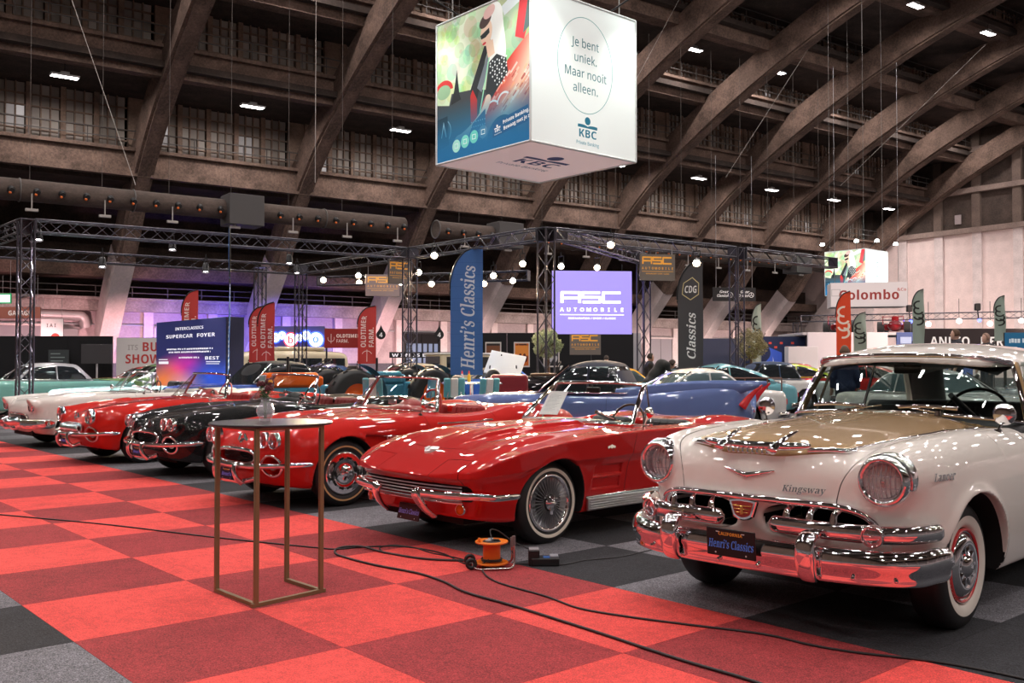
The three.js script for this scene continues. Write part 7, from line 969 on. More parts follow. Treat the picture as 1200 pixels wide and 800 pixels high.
sign('trade_sign', 'dark red sign with white lettering between the red feather flags', 17.3, 2.4, -26.05, 1.4, 0.72, -0.72, words('#8c2420', '#f0dcd4', 'OLDTIMER', 'bold 80px sans-serif', 512, 260, (c, W, H) => { c.clearRect; c.fillStyle = '#8c2420'; c.fillRect(0, 0, W, H); c.fillStyle = '#f0dcd4'; c.textAlign = 'left'; c.font = 'bold 66px sans-serif'; c.fillText('OLDTIMER', 160, 96, 330); c.font = '62px sans-serif'; c.fillText('FARM.', 160, 166); c.strokeStyle = '#f0dcd4'; c.lineWidth = 6; c.beginPath(); c.arc(90, 130, 44, -0.4, 3.5); c.moveTo(90, 70); c.lineTo(90, 200); c.stroke(); }), { gl: 0.12, post: 2.0 });
sign('hanging_banner', 'black hanging banner with two white classic car emblems', 34.6, 4.6, -20.9, 2.0, 0.62, -0.62, canvasTex(512, 160, (c, W, H) => { c.fillStyle = '#141416'; c.fillRect(0, 0, W, H); c.fillStyle = '#f0f0f0'; c.font = 'italic bold 44px serif'; c.textAlign = 'center'; for (const x of [130, 380]) { c.fillText('Gear', x, 66); c.fillText('Classics', x - 20, 112, 130); c.strokeStyle = '#f0f0f0'; c.lineWidth = 5; c.beginPath(); c.arc(x + 80, 88, 28, 0, 7); c.moveTo(x + 80, 60); c.lineTo(x + 80, 88); c.lineTo(x + 58, 104); c.moveTo(x + 80, 88); c.lineTo(x + 102, 104); c.stroke(); } }), { gl: 0.1, hang: 6 });
for (const [x, z, l] of [[37.2, -53.8, 'black drop-shaped hanging sign with a white four left of the dark gate'], [40.4, -51, 'black drop-shaped hanging sign with a white four right of the dark gate']]) { const s = new THREE.Shape(); s.moveTo(0, 1.0); s.quadraticCurveTo(0.16, 0.45, 0.48, 0.1); s.absarc(0, -0.22, 0.56, 0.6, Math.PI - 0.6, true); s.quadraticCurveTo(-0.16, 0.45, 0, 1.0); const t = thing('drop_sign', l, 'sign', [x, 3.7, z], TOCAM); t.scale.setScalar(0.6); part('drop', new THREE.ExtrudeGeometry(s, { depth: 0.08, bevelEnabled: false, curveSegments: 16 }), black, t); part('numeral', at(letters('4', 0.55, 0.02), 0, -0.22, 0.09), M([0.85, 0.85, 0.85], 0.5), t); part('hanging_wire', bar([0, 1, 0.04], [0, 5, 0.04], 0.015, 5), steel, t); }
sign('service_sign', 'dark fascia with white service lettering in front of the gate', 39.4, 2.1, -51.9, 4.6, 0.42, TOCAM, words('#101014', '#f0eef4', 'W I N . S E R V I C', 'bold 60px sans-serif', 512, 80), { gl: 0.3, post: 1.6 });
{ // glowing speech-bubble sign
  const t = thing('neon_sign', 'glowing white and blue bubble letters in front of the violet wall', 'sign', [20.6, 0, -36.3], TOCAM), b = glow(0xe8ecff, 2.4), bl = glow(0x3858ff, 2.6), rd = glow(0xff4048, 1.2), yl = glow(0xffc850, 1.2);
  part('board', at(rbox(3.2, 1.9, 0.08, 0.02), 0, 2.3, -0.12), M([0.1, 0.1, 0.25], 0.6), t); part('leg', [-1.4, 1.4].map((x) => at(rbox(0.08, 1.5, 0.08, 0.01), x, 0.75, -0.1)), black, t);
  [['e', -1.25, 0.38], ['e', -0.75, 0.24], ['r', -0.42, 0.2], ['b', 0, 0.32], ['l', 0.4, 0.2], ['o', 0.72, 0.24], ['o', 1.2, 0.36]].forEach(([ch, x, r], i) => { part('bubble', at(lathe([[0.001, 0.07], [r * 0.8, 0.06], [r, 0.02], [r, 0]], 28).rotateX(Math.PI / 2), x, 2.6 + (i % 3) * 0.1, 0), b, t); part('bubble_ring', at(new THREE.TorusGeometry(r, 0.035, 8, 32), x, 2.6 + (i % 3) * 0.1, 0.02), i === 3 ? rd : bl, t); part('letter', at(letters(ch, r * 1.1, 0.03), x, 2.6 + (i % 3) * 0.1, 0.07), i === 3 ? rd : bl, t); });
  for (let i = 0; i < 7; i++) part('small_bubble', at(lathe([[0.001, 0.06], [0.15, 0.05], [0.19, 0]], 20).rotateX(Math.PI / 2), -1.2 + i * 0.4, 1.9 + (i % 2) * 0.1, 0), [bl, yl, rd, b][i % 4], t);
  const L = new THREE.RectAreaLight(0x9090ff, 2.5, 3, 1.2); L.name = 'neon_light'; L.position.set(20.6 + Math.sin(TOCAM) * 0.12, 2.4, -36.3 + Math.cos(TOCAM) * 0.12); L.rotation.y = TOCAM + Math.PI; scene.add(L);
}
// wash lamps on the long wall; pink and pale ones are added, unseen, for brightness
for (const [a, b, col, k, l] of [[24, 66, 0x7060ff, 420, 'violet wash lamp on the floor behind the bubble sign'], [31, 66, 0x7868ff, 380, 'violet wash lamp on the floor behind the camper van'], [12, 66, 0xffc0c4, 210, 'added unseen pink wash lamp on the floor behind the black partition'], [19, 67, 0xffc4c8, 210, 'added unseen pink wash lamp on the floor behind the gradient panel'], [46, 66, 0xffd8d4, 210, 'added unseen pink wash lamp on the floor behind the screen wall'], [38, 66, 0xffc8cc, 210, 'added unseen pink wash lamp on the floor behind the blue feather flag'], [56, 66, 0xffe0d8, 210, 'added unseen pale wash lamp on the floor behind the dark feather flag'], [66, 66, 0xffe0d8, 210, 'added unseen pale wash lamp on the floor behind the dark flag tower'], [76, 66, 0xffe0d8, 210, 'added unseen pale wash lamp on the floor behind the slatted stand wall'], [86, 66, 0xffe0d8, 210, 'added unseen pale wash lamp on the floor behind the white platform']]) { const [x, , z] = hall(a, b), [tx, , tz] = hall(a, 76), t = thing('unseen_wash_lamp', l, 'lamp', [x, 0, z], HT); part('body', at(rotX(new THREE.CylinderGeometry(0.16, 0.2, 0.36, 18), -0.9), 0, 0.3, 0), black, t); part('lens', at(rotX(new THREE.CylinderGeometry(0.15, 0.15, 0.02, 18), -0.9), 0, 0.42, -0.16), glow(col, 6), t); part('foot', at(rbox(0.4, 0.1, 0.4, 0.02), 0, 0.05, 0), black, t); const L = new THREE.SpotLight(col, k, 0, 0.75, 0.9, 2); L.position.set(x + (tx - x) * 0.04, 0.62, z + (tz - z) * 0.04); L.target.position.set(tx, 2.6, tz); L.castShadow = true; L.shadow.radius = 6; L.name = 'unseen_wash_light'; scene.add(L, L.target); }
for (const [b, l] of [[62, 'added unseen warm wash lamp at the left foot of the end wall'], [48, 'added unseen warm wash lamp at the middle foot of the end wall'], [34, 'added unseen warm wash lamp at the right foot of the end wall']]) { const [x, , z] = hall(88, b), [tx, , tz] = hall(100, b), t = thing('unseen_wash_lamp', l, 'lamp', [x, 0, z], HT); part('body', at(rotZ(new THREE.CylinderGeometry(0.16, 0.2, 0.36, 18), -0.9), 0, 0.3, 0), black, t); part('lens', at(rotZ(new THREE.CylinderGeometry(0.15, 0.15, 0.02, 18), -0.9), 0.16, 0.42, 0), glow(0xffe4dc, 6), t); const L = new THREE.SpotLight(0xffe4dc, 170, 0, 0.95, 0.9, 2); L.position.set(lerp(x, tx, 0.03), 0.62, lerp(z, tz, 0.03)); L.target.position.set(tx, 6, tz); L.castShadow = true; L.shadow.radius = 6; L.name = 'unseen_wash_light'; scene.add(L, L.target); }  // unseen lamps added to brighten the end wall
// ---- olive trees
function olive(label, x, z, h, r, y0, tint, n, seed) {
  const t = thing('olive_tree', label, 'tree', [x, 0, z]), q = rng(seed); part('pot', lathe([[0.001, 0], [0.24, 0], [0.34, 0.5], [0.36, 0.52], [0.33, 0.53], [0.3, 0.48], [0.001, 0.47]], 24), M([0.1, 0.09, 0.085], 0.7), t);
  const br = [tube([[0, 0.45, 0], [0.03, y0 * 0.8, 0.02], [0, y0 + 0.1, 0]], 0.05, 16, 8)]; for (let i = 0; i < 9; i++) { const a = i * 2.4, e = 0.5 + q() * 0.4; br.push(tube([[0, y0, 0], [Math.cos(a) * r * 0.3, y0 + h * 0.35, Math.sin(a) * r * 0.3], [Math.cos(a) * r * e, y0 + h * (0.3 + 0.55 * q()), Math.sin(a) * r * e]], 0.014, 10, 5)); } part('trunk', br, M([0.14, 0.08, 0.055], 0.85), t);
  const g = new THREE.PlaneGeometry(0.085, 0.028, 2, 1); { const p = g.attributes.position; for (let i = 0; i < p.count; i++) if (Math.abs(p.getX(i)) > 0.03) p.setY(i, p.getY(i) * 0.15); } const im = new THREE.InstancedMesh(g, M(tint, 0.7, 0, { transmission: 0.3, thickness: 0 }), n), m = new THREE.Matrix4(), qt = new THREE.Quaternion(), c = new THREE.Color();
  for (let i = 0; i < n; i++) { const a = q() * 6.28, u = q() * 2 - 1, k = (0.55 + 0.45 * Math.cbrt(q())) * (0.8 + 0.2 * Math.sin(a * 3 + u * 5)), s = Math.sqrt(1 - u * u); qt.setFromEuler(new THREE.Euler(q() * 6, q() * 6, q() * 6)); m.compose(V3(Math.cos(a) * s * r * k, y0 + h * 0.52 + u * h * 0.5 * k, Math.sin(a) * s * r * k), qt, V3(1, 1, 1).multiplyScalar(0.8 + q() * 0.7)); im.setMatrixAt(i, m); im.setColorAt(i, c.setScalar(0.7 + q() * 0.6)); }
  im.name = 'leaf'; im.userData.kind = 'stuff'; im.castShadow = im.receiveShadow = true; t.add(im);
}
olive('small grey-green olive tree with a round crown in front of the black partition wall', 15.54, -12.99, 0.8, 0.42, 1.55, [0.42, 0.48, 0.30], 2600, 61); olive('brown-green bushy tree beside the dark flag tower in the distance', 28.84, -15.99, 1.3, 0.65, 1.5, [0.34, 0.30, 0.16], 2600, 62);
// ---- diner set between the cars
{
  const teal2 = M([0.12, 0.40, 0.44], 0.35, 0, { clearcoat: 0.5 }), ivory = M([0.75, 0.73, 0.68], 0.35, 0, { clearcoat: 0.5 }), blue2 = M([0.06, 0.22, 0.32], 0.4, 0, { clearcoat: 0.4 });
  const chair = (label, x, z, turn, striped) => { const t = thing('diner_chair', label, 'chair', [x, 0, z], turn, 'diner chairs round the table'), bk = (w, o, m) => part(m === ivory ? 'back_stripe' : 'backrest', at(rotX(rbox(w, 0.38, 0.06, 0.03, 3), -0.15), o, 0.98, -0.2), m, t); if (striped) { bk(0.13, -0.14, teal2); bk(0.15, 0, ivory); bk(0.13, 0.14, teal2); } else bk(0.42, 0, blue2);
    part('seat', at(rbox(0.42, 0.09, 0.42, 0.035, 3), 0, 0.5, 0), teal2, t); for (const s of [-1, 1]) { part('leg', tube([[s * 0.19, 0.46, 0.18], [s * 0.2, 0.02, 0.21], [s * 0.2, 0.015, -0.16], [s * 0.19, 0.46, -0.2], [s * 0.12, 0.9, -0.24]], 0.011, 40, 6), chrome, t); } };
  chair('blue diner chair seen from the back behind the bright red convertible', 9.2, -9.75, -2.5, false); chair('striped teal and ivory diner chair at the middle of the table', 9.85, -9.6, 2.6, true); chair('striped teal and ivory diner chair in front of the red bench', 10.2, -9.05, 2.9, true); chair('ivory and teal diner chair at the left by the tractor wheel', 8.8, -10.7, 2.2, true);
  const t = thing('diner_table', 'pale diner table with a chrome edge between the chairs', 'table', [10.75, 0, -10.15], -0.5); part('table_top', at(rbox(1.1, 0.035, 0.75, 0.015), 0, 1.05, 0), M([0.55, 0.58, 0.6], 0.2), t); part('table_edge', at(rbox(1.13, 0.025, 0.78, 0.01), 0, 1.04, 0), chrome, t); part('pedestal', [at(new THREE.CylinderGeometry(0.04, 0.04, 1.02, 14), 0, 0.52, 0), at(lathe([[0.001, 0.05], [0.25, 0.02], [0.27, 0]], 24), 0, 0, 0)], chrome, t);
  const w = thing('diner_bench', 'dark red upholstered diner bench behind the striped chair', 'bench', [11.6, 0, -9.9], -0.6), rd = M([0.2, 0.012, 0.02], 0.3, 0, { clearcoat: 0.6 }); part('seat', at(rbox(0.8, 0.2, 0.5, 0.06, 3), 0, 0.5, 0), rd, w); part('backrest', at(rotX(rbox(0.8, 0.72, 0.16, 0.08, 4), -0.1), 0, 0.86, -0.25), rd, w); part('base', at(rbox(0.74, 0.4, 0.44, 0.02), 0, 0.2, 0), black, w);
  const bottle = (label, x, z, col, cap) => { const b = thing('sauce_bottle', label, 'bottle', [x, 1.0685, z]); part('bottle', lathe([[0.001, 0], [0.034, 0], [0.036, 0.01], [0.036, 0.12], [0.02, 0.16], [0.018, 0.17]], 18), M(col, 0.3, 0, { clearcoat: 0.5 }), b); part('nozzle', lathe([[0.02, 0.17], [0.02, 0.185], [0.006, 0.235], [0.001, 0.236]], 14), M(cap, 0.35), b); };
  bottle('white sauce bottle with a red nozzle on the diner table', 10.62, -10.3, [0.75, 0.7, 0.68], [0.7, 0.03, 0.03]); bottle('yellow mustard bottle with a red nozzle on the diner table', 10.74, -10.22, [0.85, 0.5, 0.04], [0.7, 0.05, 0.03]);
  const hb2 = thing('black_bag', 'small black and yellow bag on the diner table', 'bag', [10.45, 1.0685, -10.25], 0.3); part('bag', at(new THREE.SphereGeometry(0.13, 18, 12).scale(1.1, 0.55, 0.8), 0, 0.07, 0), M([0.02, 0.02, 0.02], 0.5), hb2); part('band', at(rbox(0.24, 0.03, 0.2, 0.01), 0, 0.03, 0), M([0.7, 0.5, 0.04], 0.5), hb2);
}
{ const t = thing('raised_white_panel', 'tilted white panel of an opened car lid left of the olive tree', 'panel', [15.0, 0, -14.5], -0.72); const p = part('panel', rbox(0.98, 0.85, 0.04, 0.02), M([0.78, 0.79, 0.78], 0.4), t); p.position.set(0.3, 1.42, 0); p.rotation.set(-0.75, 0, -0.25); part('stay', [bar([-0.3, 0, 0.3], [-0.1, 1.4, 0.1], 0.02), bar([0.7, 0, 0.3], [0.6, 1.4, 0.1], 0.02), bar([0.2, 0, -0.5], [0.2, 1.7, -0.2], 0.02)], black, t); }
// ---- stands at the right
const wallBoard = (name, label, x, z, w, h, y, mat, turn = TOCAM, d = 0.12, cat = 'wall') => { const t = thing(name, label, cat, [x, y, z], turn); part('board', at(rbox(w, h, d, 0.01), 0, h / 2, 0), mat, t); return t; };
{
  const pf = thing('display_platform', 'white display platform carrying red racing cars in the distance', 'platform', [39.8, 0, -18.4], TOCAM); part('front_board', at(rbox(3.6, 2.86, 0.1, 0.01), -0.6, 1.43, 2.0), M([0.66, 0.62, 0.66], 0.6), pf); part('deck', at(rbox(7.6, 0.12, 4, 0.01), 1.2, 2.8, 0), M([0.5, 0.48, 0.5], 0.6), pf); part('leg', [-2.3, 4.8].flatMap((x) => [-1.8, 1.8].map((z) => at(rbox(0.2, 2.75, 0.2, 0.01), x, 1.37, z))), black, pf); part('blue_front', at(rbox(3.4, 2.86, 0.1, 0.01), 3.3, 1.43, 2.0), M([0.035, 0.075, 0.24], 0.6), pf); part('front_emblem', at(rbox(0.5, 0.3, 0.02, 0.01), 2.0, 2.5, 2.06), M([0.3, 0.4, 0.6], 0.6), pf);
  const f1 = (label, dx, col) => { const c = thing('racing_car', label, 'car', [39.8 + dx * Math.cos(TOCAM), 2.87, -18.4 - dx * Math.sin(TOCAM)], TOCAM + 1.1), rp = paint(col); c.scale.setScalar(0.8); const q0 = 0; part('body', [lathe([[0.001, -2.0], [0.12, -1.9], [0.2, -1.0], [0.36, 0], [0.42, 0.8], [0.3, 1.5], [0.001, 1.7]], 20).rotateZ(Math.PI / 2).scale(1, 0.8, 1).translate(0, 0.42, 0), at(rbox(1.2, 0.36, 1.2, 0.12), -0.2, 0.34, 0), at(rbox(0.5, 0.5, 0.4, 0.15), -0.5, 0.75, 0)], rp, c); part('rear_wing', [at(rbox(0.4, 0.04, 1.1, 0.01), -1.75, 0.9, 0), at(rbox(0.4, 0.5, 0.03, 0.01), -1.75, 0.7, 0.55), at(rbox(0.4, 0.5, 0.03, 0.01), -1.75, 0.7, -0.55)], rp, c); part('front_wing', at(rbox(0.35, 0.04, 1.4, 0.01), 1.9, 0.18, 0), rp, c); for (const x of [-1.3, 1.3]) for (const s of [-1, 1]) { const w = part('wheel', new THREE.CylinderGeometry(0.33, 0.33, 0.34, 28).rotateX(Math.PI / 2), rubber, c); w.position.set(x, 0.32, s * 0.72); part('wheel_disc', at(new THREE.CylinderGeometry(0.17, 0.17, 0.36, 20).rotateX(Math.PI / 2), 0, 0, 0), M([0.05, 0.05, 0.05], 0.4), w); } };
  f1('red racing car at the left on the white platform', -0.1, [0.22, 0.008, 0.012]); f1('red and white racing car at the right on the white platform', 2.4, [0.25, 0.01, 0.015]);
  const art = canvasTex(512, 320, (c, W, H) => { c.fillStyle = '#1c2a52'; c.fillRect(0, 0, W, H); c.fillStyle = '#3a62d8'; c.beginPath(); c.moveTo(20, 320); c.bezierCurveTo(40, 140, 200, 160, 150, 60); c.lineTo(220, 90); c.bezierCurveTo(230, 200, 170, 220, 160, 320); c.fill(); c.fillStyle = '#dfe8ff'; c.beginPath(); c.moveTo(60, 320); c.bezierCurveTo(90, 200, 190, 190, 170, 110); c.bezierCurveTo(200, 200, 130, 230, 120, 320); c.fill(); c.fillStyle = '#c87a3a'; c.beginPath(); c.moveTo(230, 320); c.lineTo(280, 200); c.lineTo(330, 250); c.lineTo(320, 320); c.fill(); c.fillStyle = '#d84a3a'; for (let i = 0; i < 6; i++) c.fillRect(150 + i * 30, 30 + (i % 2) * 24, 16, 12); });
  sign('painted_wall', 'navy stand wall painted with a blue and white swirl', 36.9, 1.4, -19.6, 4.4, 2.6, TOCAM, art, { d: 0.1, cat: 'wall' });
  wallBoard('stand_wall', 'dark slatted stand wall left of the painted wall', 34.0, -21.6, 2.6, 2.6, 0, M([0.05, 0.06, 0.11], 0.7)); wallBoard('counter_box', 'white counter box in front of the painted wall', 35.6, -18.1, 1.3, 2.2, 0, M([0.7, 0.7, 0.72], 0.5), TOCAM, 0.6, 'counter');
  wallBoard('stand_wall', 'pale grey stand wall with round stop sign between the towers', 33.5, -28.5, 4.5, 3.0, 0, M([0.42, 0.40, 0.42], 0.7));
  sign('hanging_banner', 'white hanging banner box with dark red trade lettering at the right', 47.1, 5.15, -21.3, 3.9, 1.3, -0.92, words('#cfc6c6', '#8a2a26', 'Colombo', 'bold 120px sans-serif', 640, 220, (c, W) => { c.font = 'bold 40px sans-serif'; c.fillStyle = '#b06a66'; c.fillText('&Co', W - 46, 66); c.strokeStyle = '#777'; c.lineWidth = 3; c.strokeRect(8, 60, 70, 60); }), { d: 1.6, back: M([0.62, 0.58, 0.58], 0.8), gl: 0.18, hang: 12, cat: 'banner' });
  truss('far lattice beam with blue lamps in front of the pale end wall', [40.5, 3.68, -21.2], [47.5, 3.68, -5.5], false); truss('far lattice post at the left end of the blue-lamp beam', [40.5, 0.02, -21.4], [40.5, 3.5, -21.4], false, 0.29, 'truss_tower'); truss('far lattice post at the right end of the blue-lamp beam', [47.7, 0.02, -5.2], [47.7, 3.5, -5.2], false, 0.29, 'truss_tower');
  for (let i = 0; i < 5; i++) { const u = 0.12 + i * 0.17, x = lerp(40.5, 47.5, u), z = lerp(-21.2, -5.5, u), t = thing('moving_head_lamp', `${['first', 'second', 'third', 'fourth', 'fifth'][i]} small stage lamp from the left on the far lattice beam`, 'lamp', [x, 3.75, z], TOCAM); part('lamp_body', at(rbox(0.24, 0.34, 0.22, 0.05), 0, 0.32, 0), black, t); part('lamp_lens', at(new THREE.SphereGeometry(0.08, 12, 8), 0.02, -0.3, 0.14), glow(0x4a58ff, 5), t); part('yoke', bar([0, -0.3, 0.1], [0, 0.2, 0], 0.03), black, t); }
  sign('lettered_stand', 'dark stand fascia with white capitals above the hardtop roof', 37.6, 2.35, -11.4, 4.6, 1.0, TOCAM, words('#2a2020', '#f0e6e2', 'ANDIO   HEROKK', 'bold 96px sans-serif', 900, 190), { d: 0.3, gl: 0.3, post: 1.8 });
  sign('info_screen', 'small bright blue screen at the right edge above the hardtop roof', 25.24, 2.06, -5.1, 0.72, 0.42, TOCAM, canvasTex(256, 150, (c, W, H) => { c.fillStyle = '#27719c'; c.fillRect(0, 0, W, H); c.fillStyle = '#e4f1f8'; scribble(c, W / 2, 92, 170, 40, 7); }), { gl: 0.1, post: 1.9, cat: 'screen' });
  for (let i = 0; i < 6; i++) { const x = 36.6 + i * 0.75, z = -12.9 + i * 0.9, t = thing('pendant_lamp', `${['first', 'second', 'third', 'fourth', 'fifth', 'sixth'][i]} round warm lamp from the left above the lettered stand`, 'lamp', [x, 3.05 + 0.12 * (i % 2), z]); part('bulb', new THREE.SphereGeometry(0.1, 16, 10), glow(0xffe0d0, 8), t); part('cord', bar([0, 0.13, 0], [0, 0.9, 0], 0.012, 5), black, t); const L = new THREE.PointLight(0xffdccc, 14); L.position.set(x, 3.05 + 0.12 * (i % 2), z); L.castShadow = true; L.shadow.radius = 5; L.name = 'pendant_light'; scene.add(L); }
  const st = thing('low_stage', 'low grey stage behind the hardtop car', 'stage', [21.9, 0, -4.8], TOCAM); part('deck', at(rbox(5, 0.1, 3, 0.02), 0, 0.43, 0), M([0.12, 0.12, 0.13], 0.7), st); part('skirt', at(rbox(4.9, 0.38, 2.9, 0.02), 0, 0.19, 0), black, st);
}
// ---- a steel handrail among the cars, and thin cables from the roof
{ const t = thing('handrail', 'rusty brown handrail in front of the pale aqua fastback', 'railing', [16.6, 0, -7.6], -0.5), m = M([0.16, 0.07, 0.05], 0.6); for (const y of [1.12]) part('rail', bar([-0.9, y, 0], [0.9, y, 0], 0.018), m, t); for (const x of [-0.9, 0, 0.55, 0.9]) part('post', bar([x, 0, 0], [x, 1.12, 0], 0.016), m, t); }
[[[6.2, 9.6, -42], [6.2, 22, -42], 'thin pale cable hanging at the far left above the air duct'], [[14.5, 9.8, -40], [12.6, 22, -46], 'slanting pale cable left of the second roof arch'], [[20.0, 9.6, -33], [20.0, 27, -33], 'thin cable hanging down left of the large cube banner'], [[48, 17, -42], [50, 27, -36], 'slanting cable right of the large cube banner'], [[60, 16, -40], [63, 26, -34], 'slanting cable among the right roof arches'], [[70, 16, -36], [74, 26, -26], 'slanting cable near the end wall']].forEach(([a, b, l]) => solo('roof_cable', bar(a, b, 0.016, 5), M([0.4, 0.36, 0.33], 0.6), l, 'cable', 'thin cables hanging from the roof'));
// ================================================================ people: one continuous body each; clothes and hair are children
function person(label, pos, turn, J, o) {
  // J: joints in the figure's own frame, facing +x, y up, z to its left
  const cap = (a, b, ra, rb) => { const A = J[a], B = J[b], ux = B[0] - A[0], uy = B[1] - A[1], uz = B[2] - A[2], l2 = ux * ux + uy * uy + uz * uz; return (x, y, z) => { const t = clamp(((x - A[0]) * ux + (y - A[1]) * uy + (z - A[2]) * uz) / l2, 0, 1); return Math.hypot(x - A[0] - ux * t, y - A[1] - uy * t, z - A[2] - uz * t) - lerp(ra, rb, t); }; };
  const torso = [['hip', 'belly', 0.135, 0.125], ['belly', 'chest', 0.125, 0.145], ['shl', 'shr', 0.075, 0.075], ['chest', 'neck', 0.12, 0.06], ['hpl', 'hpr', 0.105, 0.105]], arms = [['shl', 'ell', 0.058, 0.044], ['ell', 'wrl', 0.042, 0.03], ['shr', 'elr', 0.058, 0.044], ['elr', 'wrr', 0.042, 0.03]], legs = [['hpl', 'knl', 0.095, 0.062], ['knl', 'anl', 0.06, 0.04], ['hpr', 'knr', 0.095, 0.062], ['knr', 'anr', 0.06, 0.04], ['anl', 'tol', 0.045, 0.035], ['anr', 'tor', 0.045, 0.035]];
  const hd = J.head, f0 = J.face, headF = (x, y, z) => { const dx = x - hd[0], dy = y - hd[1], dz = z - hd[2], u = dx * f0[0] + dy * f0[1] + dz * (f0[2] || 0), px = dx - u * f0[0], py = dy - u * f0[1], pz = dz - u * (f0[2] || 0), w = -dx * f0[1] + dy * f0[0]; let d = Math.sqrt((u / 1.22) ** 2 + (w / 1.42) ** 2 + dz * dz) - 0.078; d = smin(d, Math.hypot(u - 0.098, w + 0.012, dz) - 0.014, 0.03); d = smin(d, Math.hypot(u - 0.06, w + 0.085, dz) - 0.03, 0.05); for (const s of [-1, 1]) { d = smin(d, Math.hypot((u + 0.01) / 1, (w + 0.005) / 1.7, dz - s * 0.08) - 0.016, 0.012); d = smax(d, -(Math.hypot(u - 0.1, w - 0.02, dz - s * 0.032) - 0.016), 0.02); } return smax(d, -(Math.hypot(u - 0.104, (w + 0.055) * 2.5, dz * 0.7) - 0.014), 0.012); };
  const hands = []; for (const s of ['l', 'r']) { const W = J['wr' + s], E = J['el' + s], d = V3(W[0] - E[0], W[1] - E[1], W[2] - E[2]).normalize(), sd = V3().crossVectors(d, V3(0.2, 1, 0.1)).normalize(), nm = V3().crossVectors(sd, d), P = (a, b, c) => [W[0] + d.x * a + sd.x * b + nm.x * c, W[1] + d.y * a + sd.y * b + nm.y * c, W[2] + d.z * a + sd.z * b + nm.z * c]; J['pa' + s] = P(0.085, 0, 0); hands.push(['wr' + s, 'pa' + s, 0.028, 0.036]); [-0.03, -0.01, 0.01, 0.03].forEach((b, i) => { J[`f${i}a${s}`] = P(0.095, b, 0); J[`f${i}b${s}`] = P(0.135 + 0.006 * (i % 3), b * 1.15, -0.012); J[`f${i}c${s}`] = P(0.165 + 0.008 * (i % 3), b * 1.2, -0.035); hands.push([`f${i}a${s}`, `f${i}b${s}`, 0.0095, 0.009], [`f${i}b${s}`, `f${i}c${s}`, 0.009, 0.0075]); }); J['ta' + s] = P(0.04, 0.035, 0); J['tb' + s] = P(0.1, 0.065, -0.015); hands.push(['ta' + s, 'tb' + s, 0.013, 0.01]); }
  const U = (L, k, grow = 0) => { const c = L.map(([a, b, ra, rb]) => cap(a, b, ra + grow, rb + grow)); return (x, y, z) => { let d = 9; for (const q of c) d = smin(d, q(x, y, z), k); return d; }; };
  const tF = U(torso, 0.09), aF = U(arms, 0.03), lF = U(legs, 0.04), hF = U(hands, 0.012), nk = cap('neck', 'head', 0.055, 0.05), bodyF = (x, y, z) => smin(smin(smin(smin(tF(x, y, z), aF(x, y, z), 0.05), lF(x, y, z), 0.06), smin(headF(x, y, z), nk(x, y, z), 0.03), 0.02), hF(x, y, z), 0.02);
  const xs = Object.values(J).filter((q) => q.length === 3).map((q) => q[0]), ys = Object.values(J).map((q) => q[1]), bb = [Math.min(...xs) - 0.2, Math.max(...xs) + 0.2, -0.03, Math.max(...ys) + 0.2, 0.5, 1], H = 0.022;
  const t = thing('person', label, 'person', pos, turn), skin = M(o.skin || [0.6, 0.36, 0.27], 0.55), b = part('body', geo(joined(meshField(bodyF, bb, H))), skin, t);
  const tG = U(torso, 0.09, 0.016), aG = U(arms, 0.03, 0.014), lG = U(legs.slice(0, 4), 0.05, 0.016), cut = o.short ? 0.02 : 0.0;
  part('jacket', geo(meshField((x, y, z) => { let d = smin(tG(x, y, z), aG(x, y, z), 0.05); for (const s of ['l', 'r']) { const W = J['wr' + s]; d = smax(d, 0.05 - Math.hypot(x - W[0], y - W[1], z - W[2]), 0.01); } const nkp = J.neck; return smax(d, 0.06 - Math.hypot(x - nkp[0] - 0.02, y - nkp[1] - 0.05, z - nkp[2]), 0.01); }, bb, H)), M(o.top, 0.8), b);
  part('trousers', geo(meshField((x, y, z) => smax(lG(x, y, z), y - J.hip[1] - 0.06, 0.02), bb, H)), M(o.bottom || [0.02, 0.025, 0.04], 0.8), b); part('shoe', geo(meshField(U(legs.slice(4), 0.03, 0.012), bb, H)), M([0.02, 0.015, 0.012], 0.5), b);
  part('hair', geo(meshField((x, y, z) => { const dx = x - hd[0], dy = y - hd[1], u = dx * f0[0] + dy * f0[1], w = -dx * f0[1] + dy * f0[0]; return smax(headF(x, y, z) - 0.012, Math.max(u - 0.035 - 0.5 * Math.max(0, w - 0.03), -w - 0.05 + Math.max(0, -u) * 0.2) , 0.02); }, [hd[0] - 0.2, hd[0] + 0.2, hd[1] - 0.2, hd[1] + 0.22, 0.3, 1], 0.014)), M(o.hair, 0.7), b); return t;
}
const stand = (k = 1) => { const q = { hip: [0, 0.95, 0], belly: [0.01, 1.1, 0], chest: [0, 1.3, 0], neck: [0, 1.47, 0], head: [0.03, 1.64, 0], shl: [0, 1.4, 0.17], shr: [0, 1.4, -0.17], ell: [-0.02, 1.12, 0.24], elr: [-0.02, 1.12, -0.24], wrl: [0.08, 0.88, 0.25], wrr: [0.08, 0.88, -0.25], hpl: [0, 0.93, 0.09], hpr: [0, 0.93, -0.09], knl: [0.02, 0.5, 0.1], knr: [0.02, 0.5, -0.1], anl: [-0.02, 0.08, 0.11], anr: [-0.02, 0.08, -0.11], tol: [0.13, 0.045, 0.13], tor: [0.13, 0.045, -0.13] }; for (const v of Object.values(q)) for (let i = 0; i < 3; i++) v[i] *= k; q.face = [1, 0, 0]; return q; };
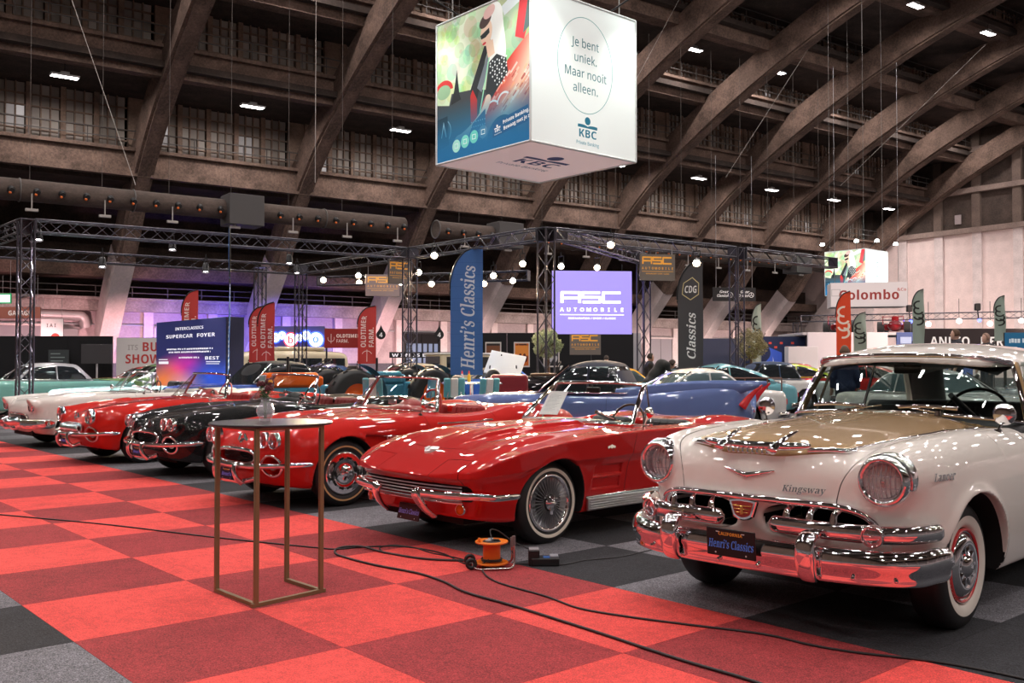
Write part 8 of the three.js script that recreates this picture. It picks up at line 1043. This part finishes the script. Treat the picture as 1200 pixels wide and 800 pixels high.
const bend = () => ({ hip: [0, 0.93, 0], belly: [0.16, 1.02, 0], chest: [0.36, 1.08, 0], neck: [0.52, 1.1, 0], head: [0.66, 1.12, 0], shl: [0.44, 1.1, 0.18], shr: [0.44, 1.1, -0.18], ell: [0.52, 0.86, 0.22], elr: [0.52, 0.86, -0.22], wrl: [0.66, 0.68, 0.16], wrr: [0.66, 0.68, -0.16], hpl: [-0.02, 0.92, 0.09], hpr: [-0.02, 0.92, -0.09], knl: [0.02, 0.5, 0.1], knr: [0.02, 0.5, -0.1], anl: [-0.04, 0.08, 0.11], anr: [-0.04, 0.08, -0.11], tol: [0.11, 0.045, 0.13], tor: [0.11, 0.045, -0.13], face: [0.82, -0.57, 0] });
const lift = (J, dy) => { for (const [k, v] of Object.entries(J)) if (['belly', 'chest', 'neck', 'head', 'shl', 'shr', 'ell', 'elr', 'wrl', 'wrr'].includes(k)) v[1] += dy * (k === 'belly' ? 0.4 : 1); return J; };
person('man in a dark jacket bending forward among the parked cars behind the silver coupe', [18.3, 0, -11.9], -0.5, lift(bend(), 0.32), { top: [0.03, 0.03, 0.028], hair: [0.05, 0.03, 0.02] });
person('fair-haired person in a white top bending down behind the diner chairs', [15.2, 0, -16.9], Math.PI - 0.5, lift(bend(), 0.15), { top: [0.7, 0.66, 0.66], hair: [0.5, 0.28, 0.1], bottom: [0.1, 0.15, 0.3] });
person('brown-haired man in a dark top standing on the low stage above the hardtop roof', [20.57, 0.48, -4.62], 2.2, stand(1.0), { top: [0.02, 0.02, 0.03], hair: [0.1, 0.05, 0.025] });
person('bald person in a dark top on the low stage at the right', [23.1, 0.48, -5.0], 2.6, stand(0.98), { top: [0.03, 0.03, 0.035], hair: [0.3, 0.18, 0.13] });
person('man in a navy top standing left of the hardtop roof by the orange flag', [16.8, 0, -5.26], 0.6, stand(1.04), { top: [0.02, 0.03, 0.08], hair: [0.12, 0.07, 0.04] });
person('person in black standing far off below the violet screen', [20.3, 0, -13.6], -0.7, stand(1.0), { top: [0.02, 0.02, 0.02], hair: [0.04, 0.03, 0.02] });
person('person in a light blue shirt far off right of the screen wall', [24.6, 0, -19.4], 1.2, stand(1.0), { top: [0.3, 0.4, 0.55], hair: [0.06, 0.04, 0.03] });
renderer.render(scene, camera);
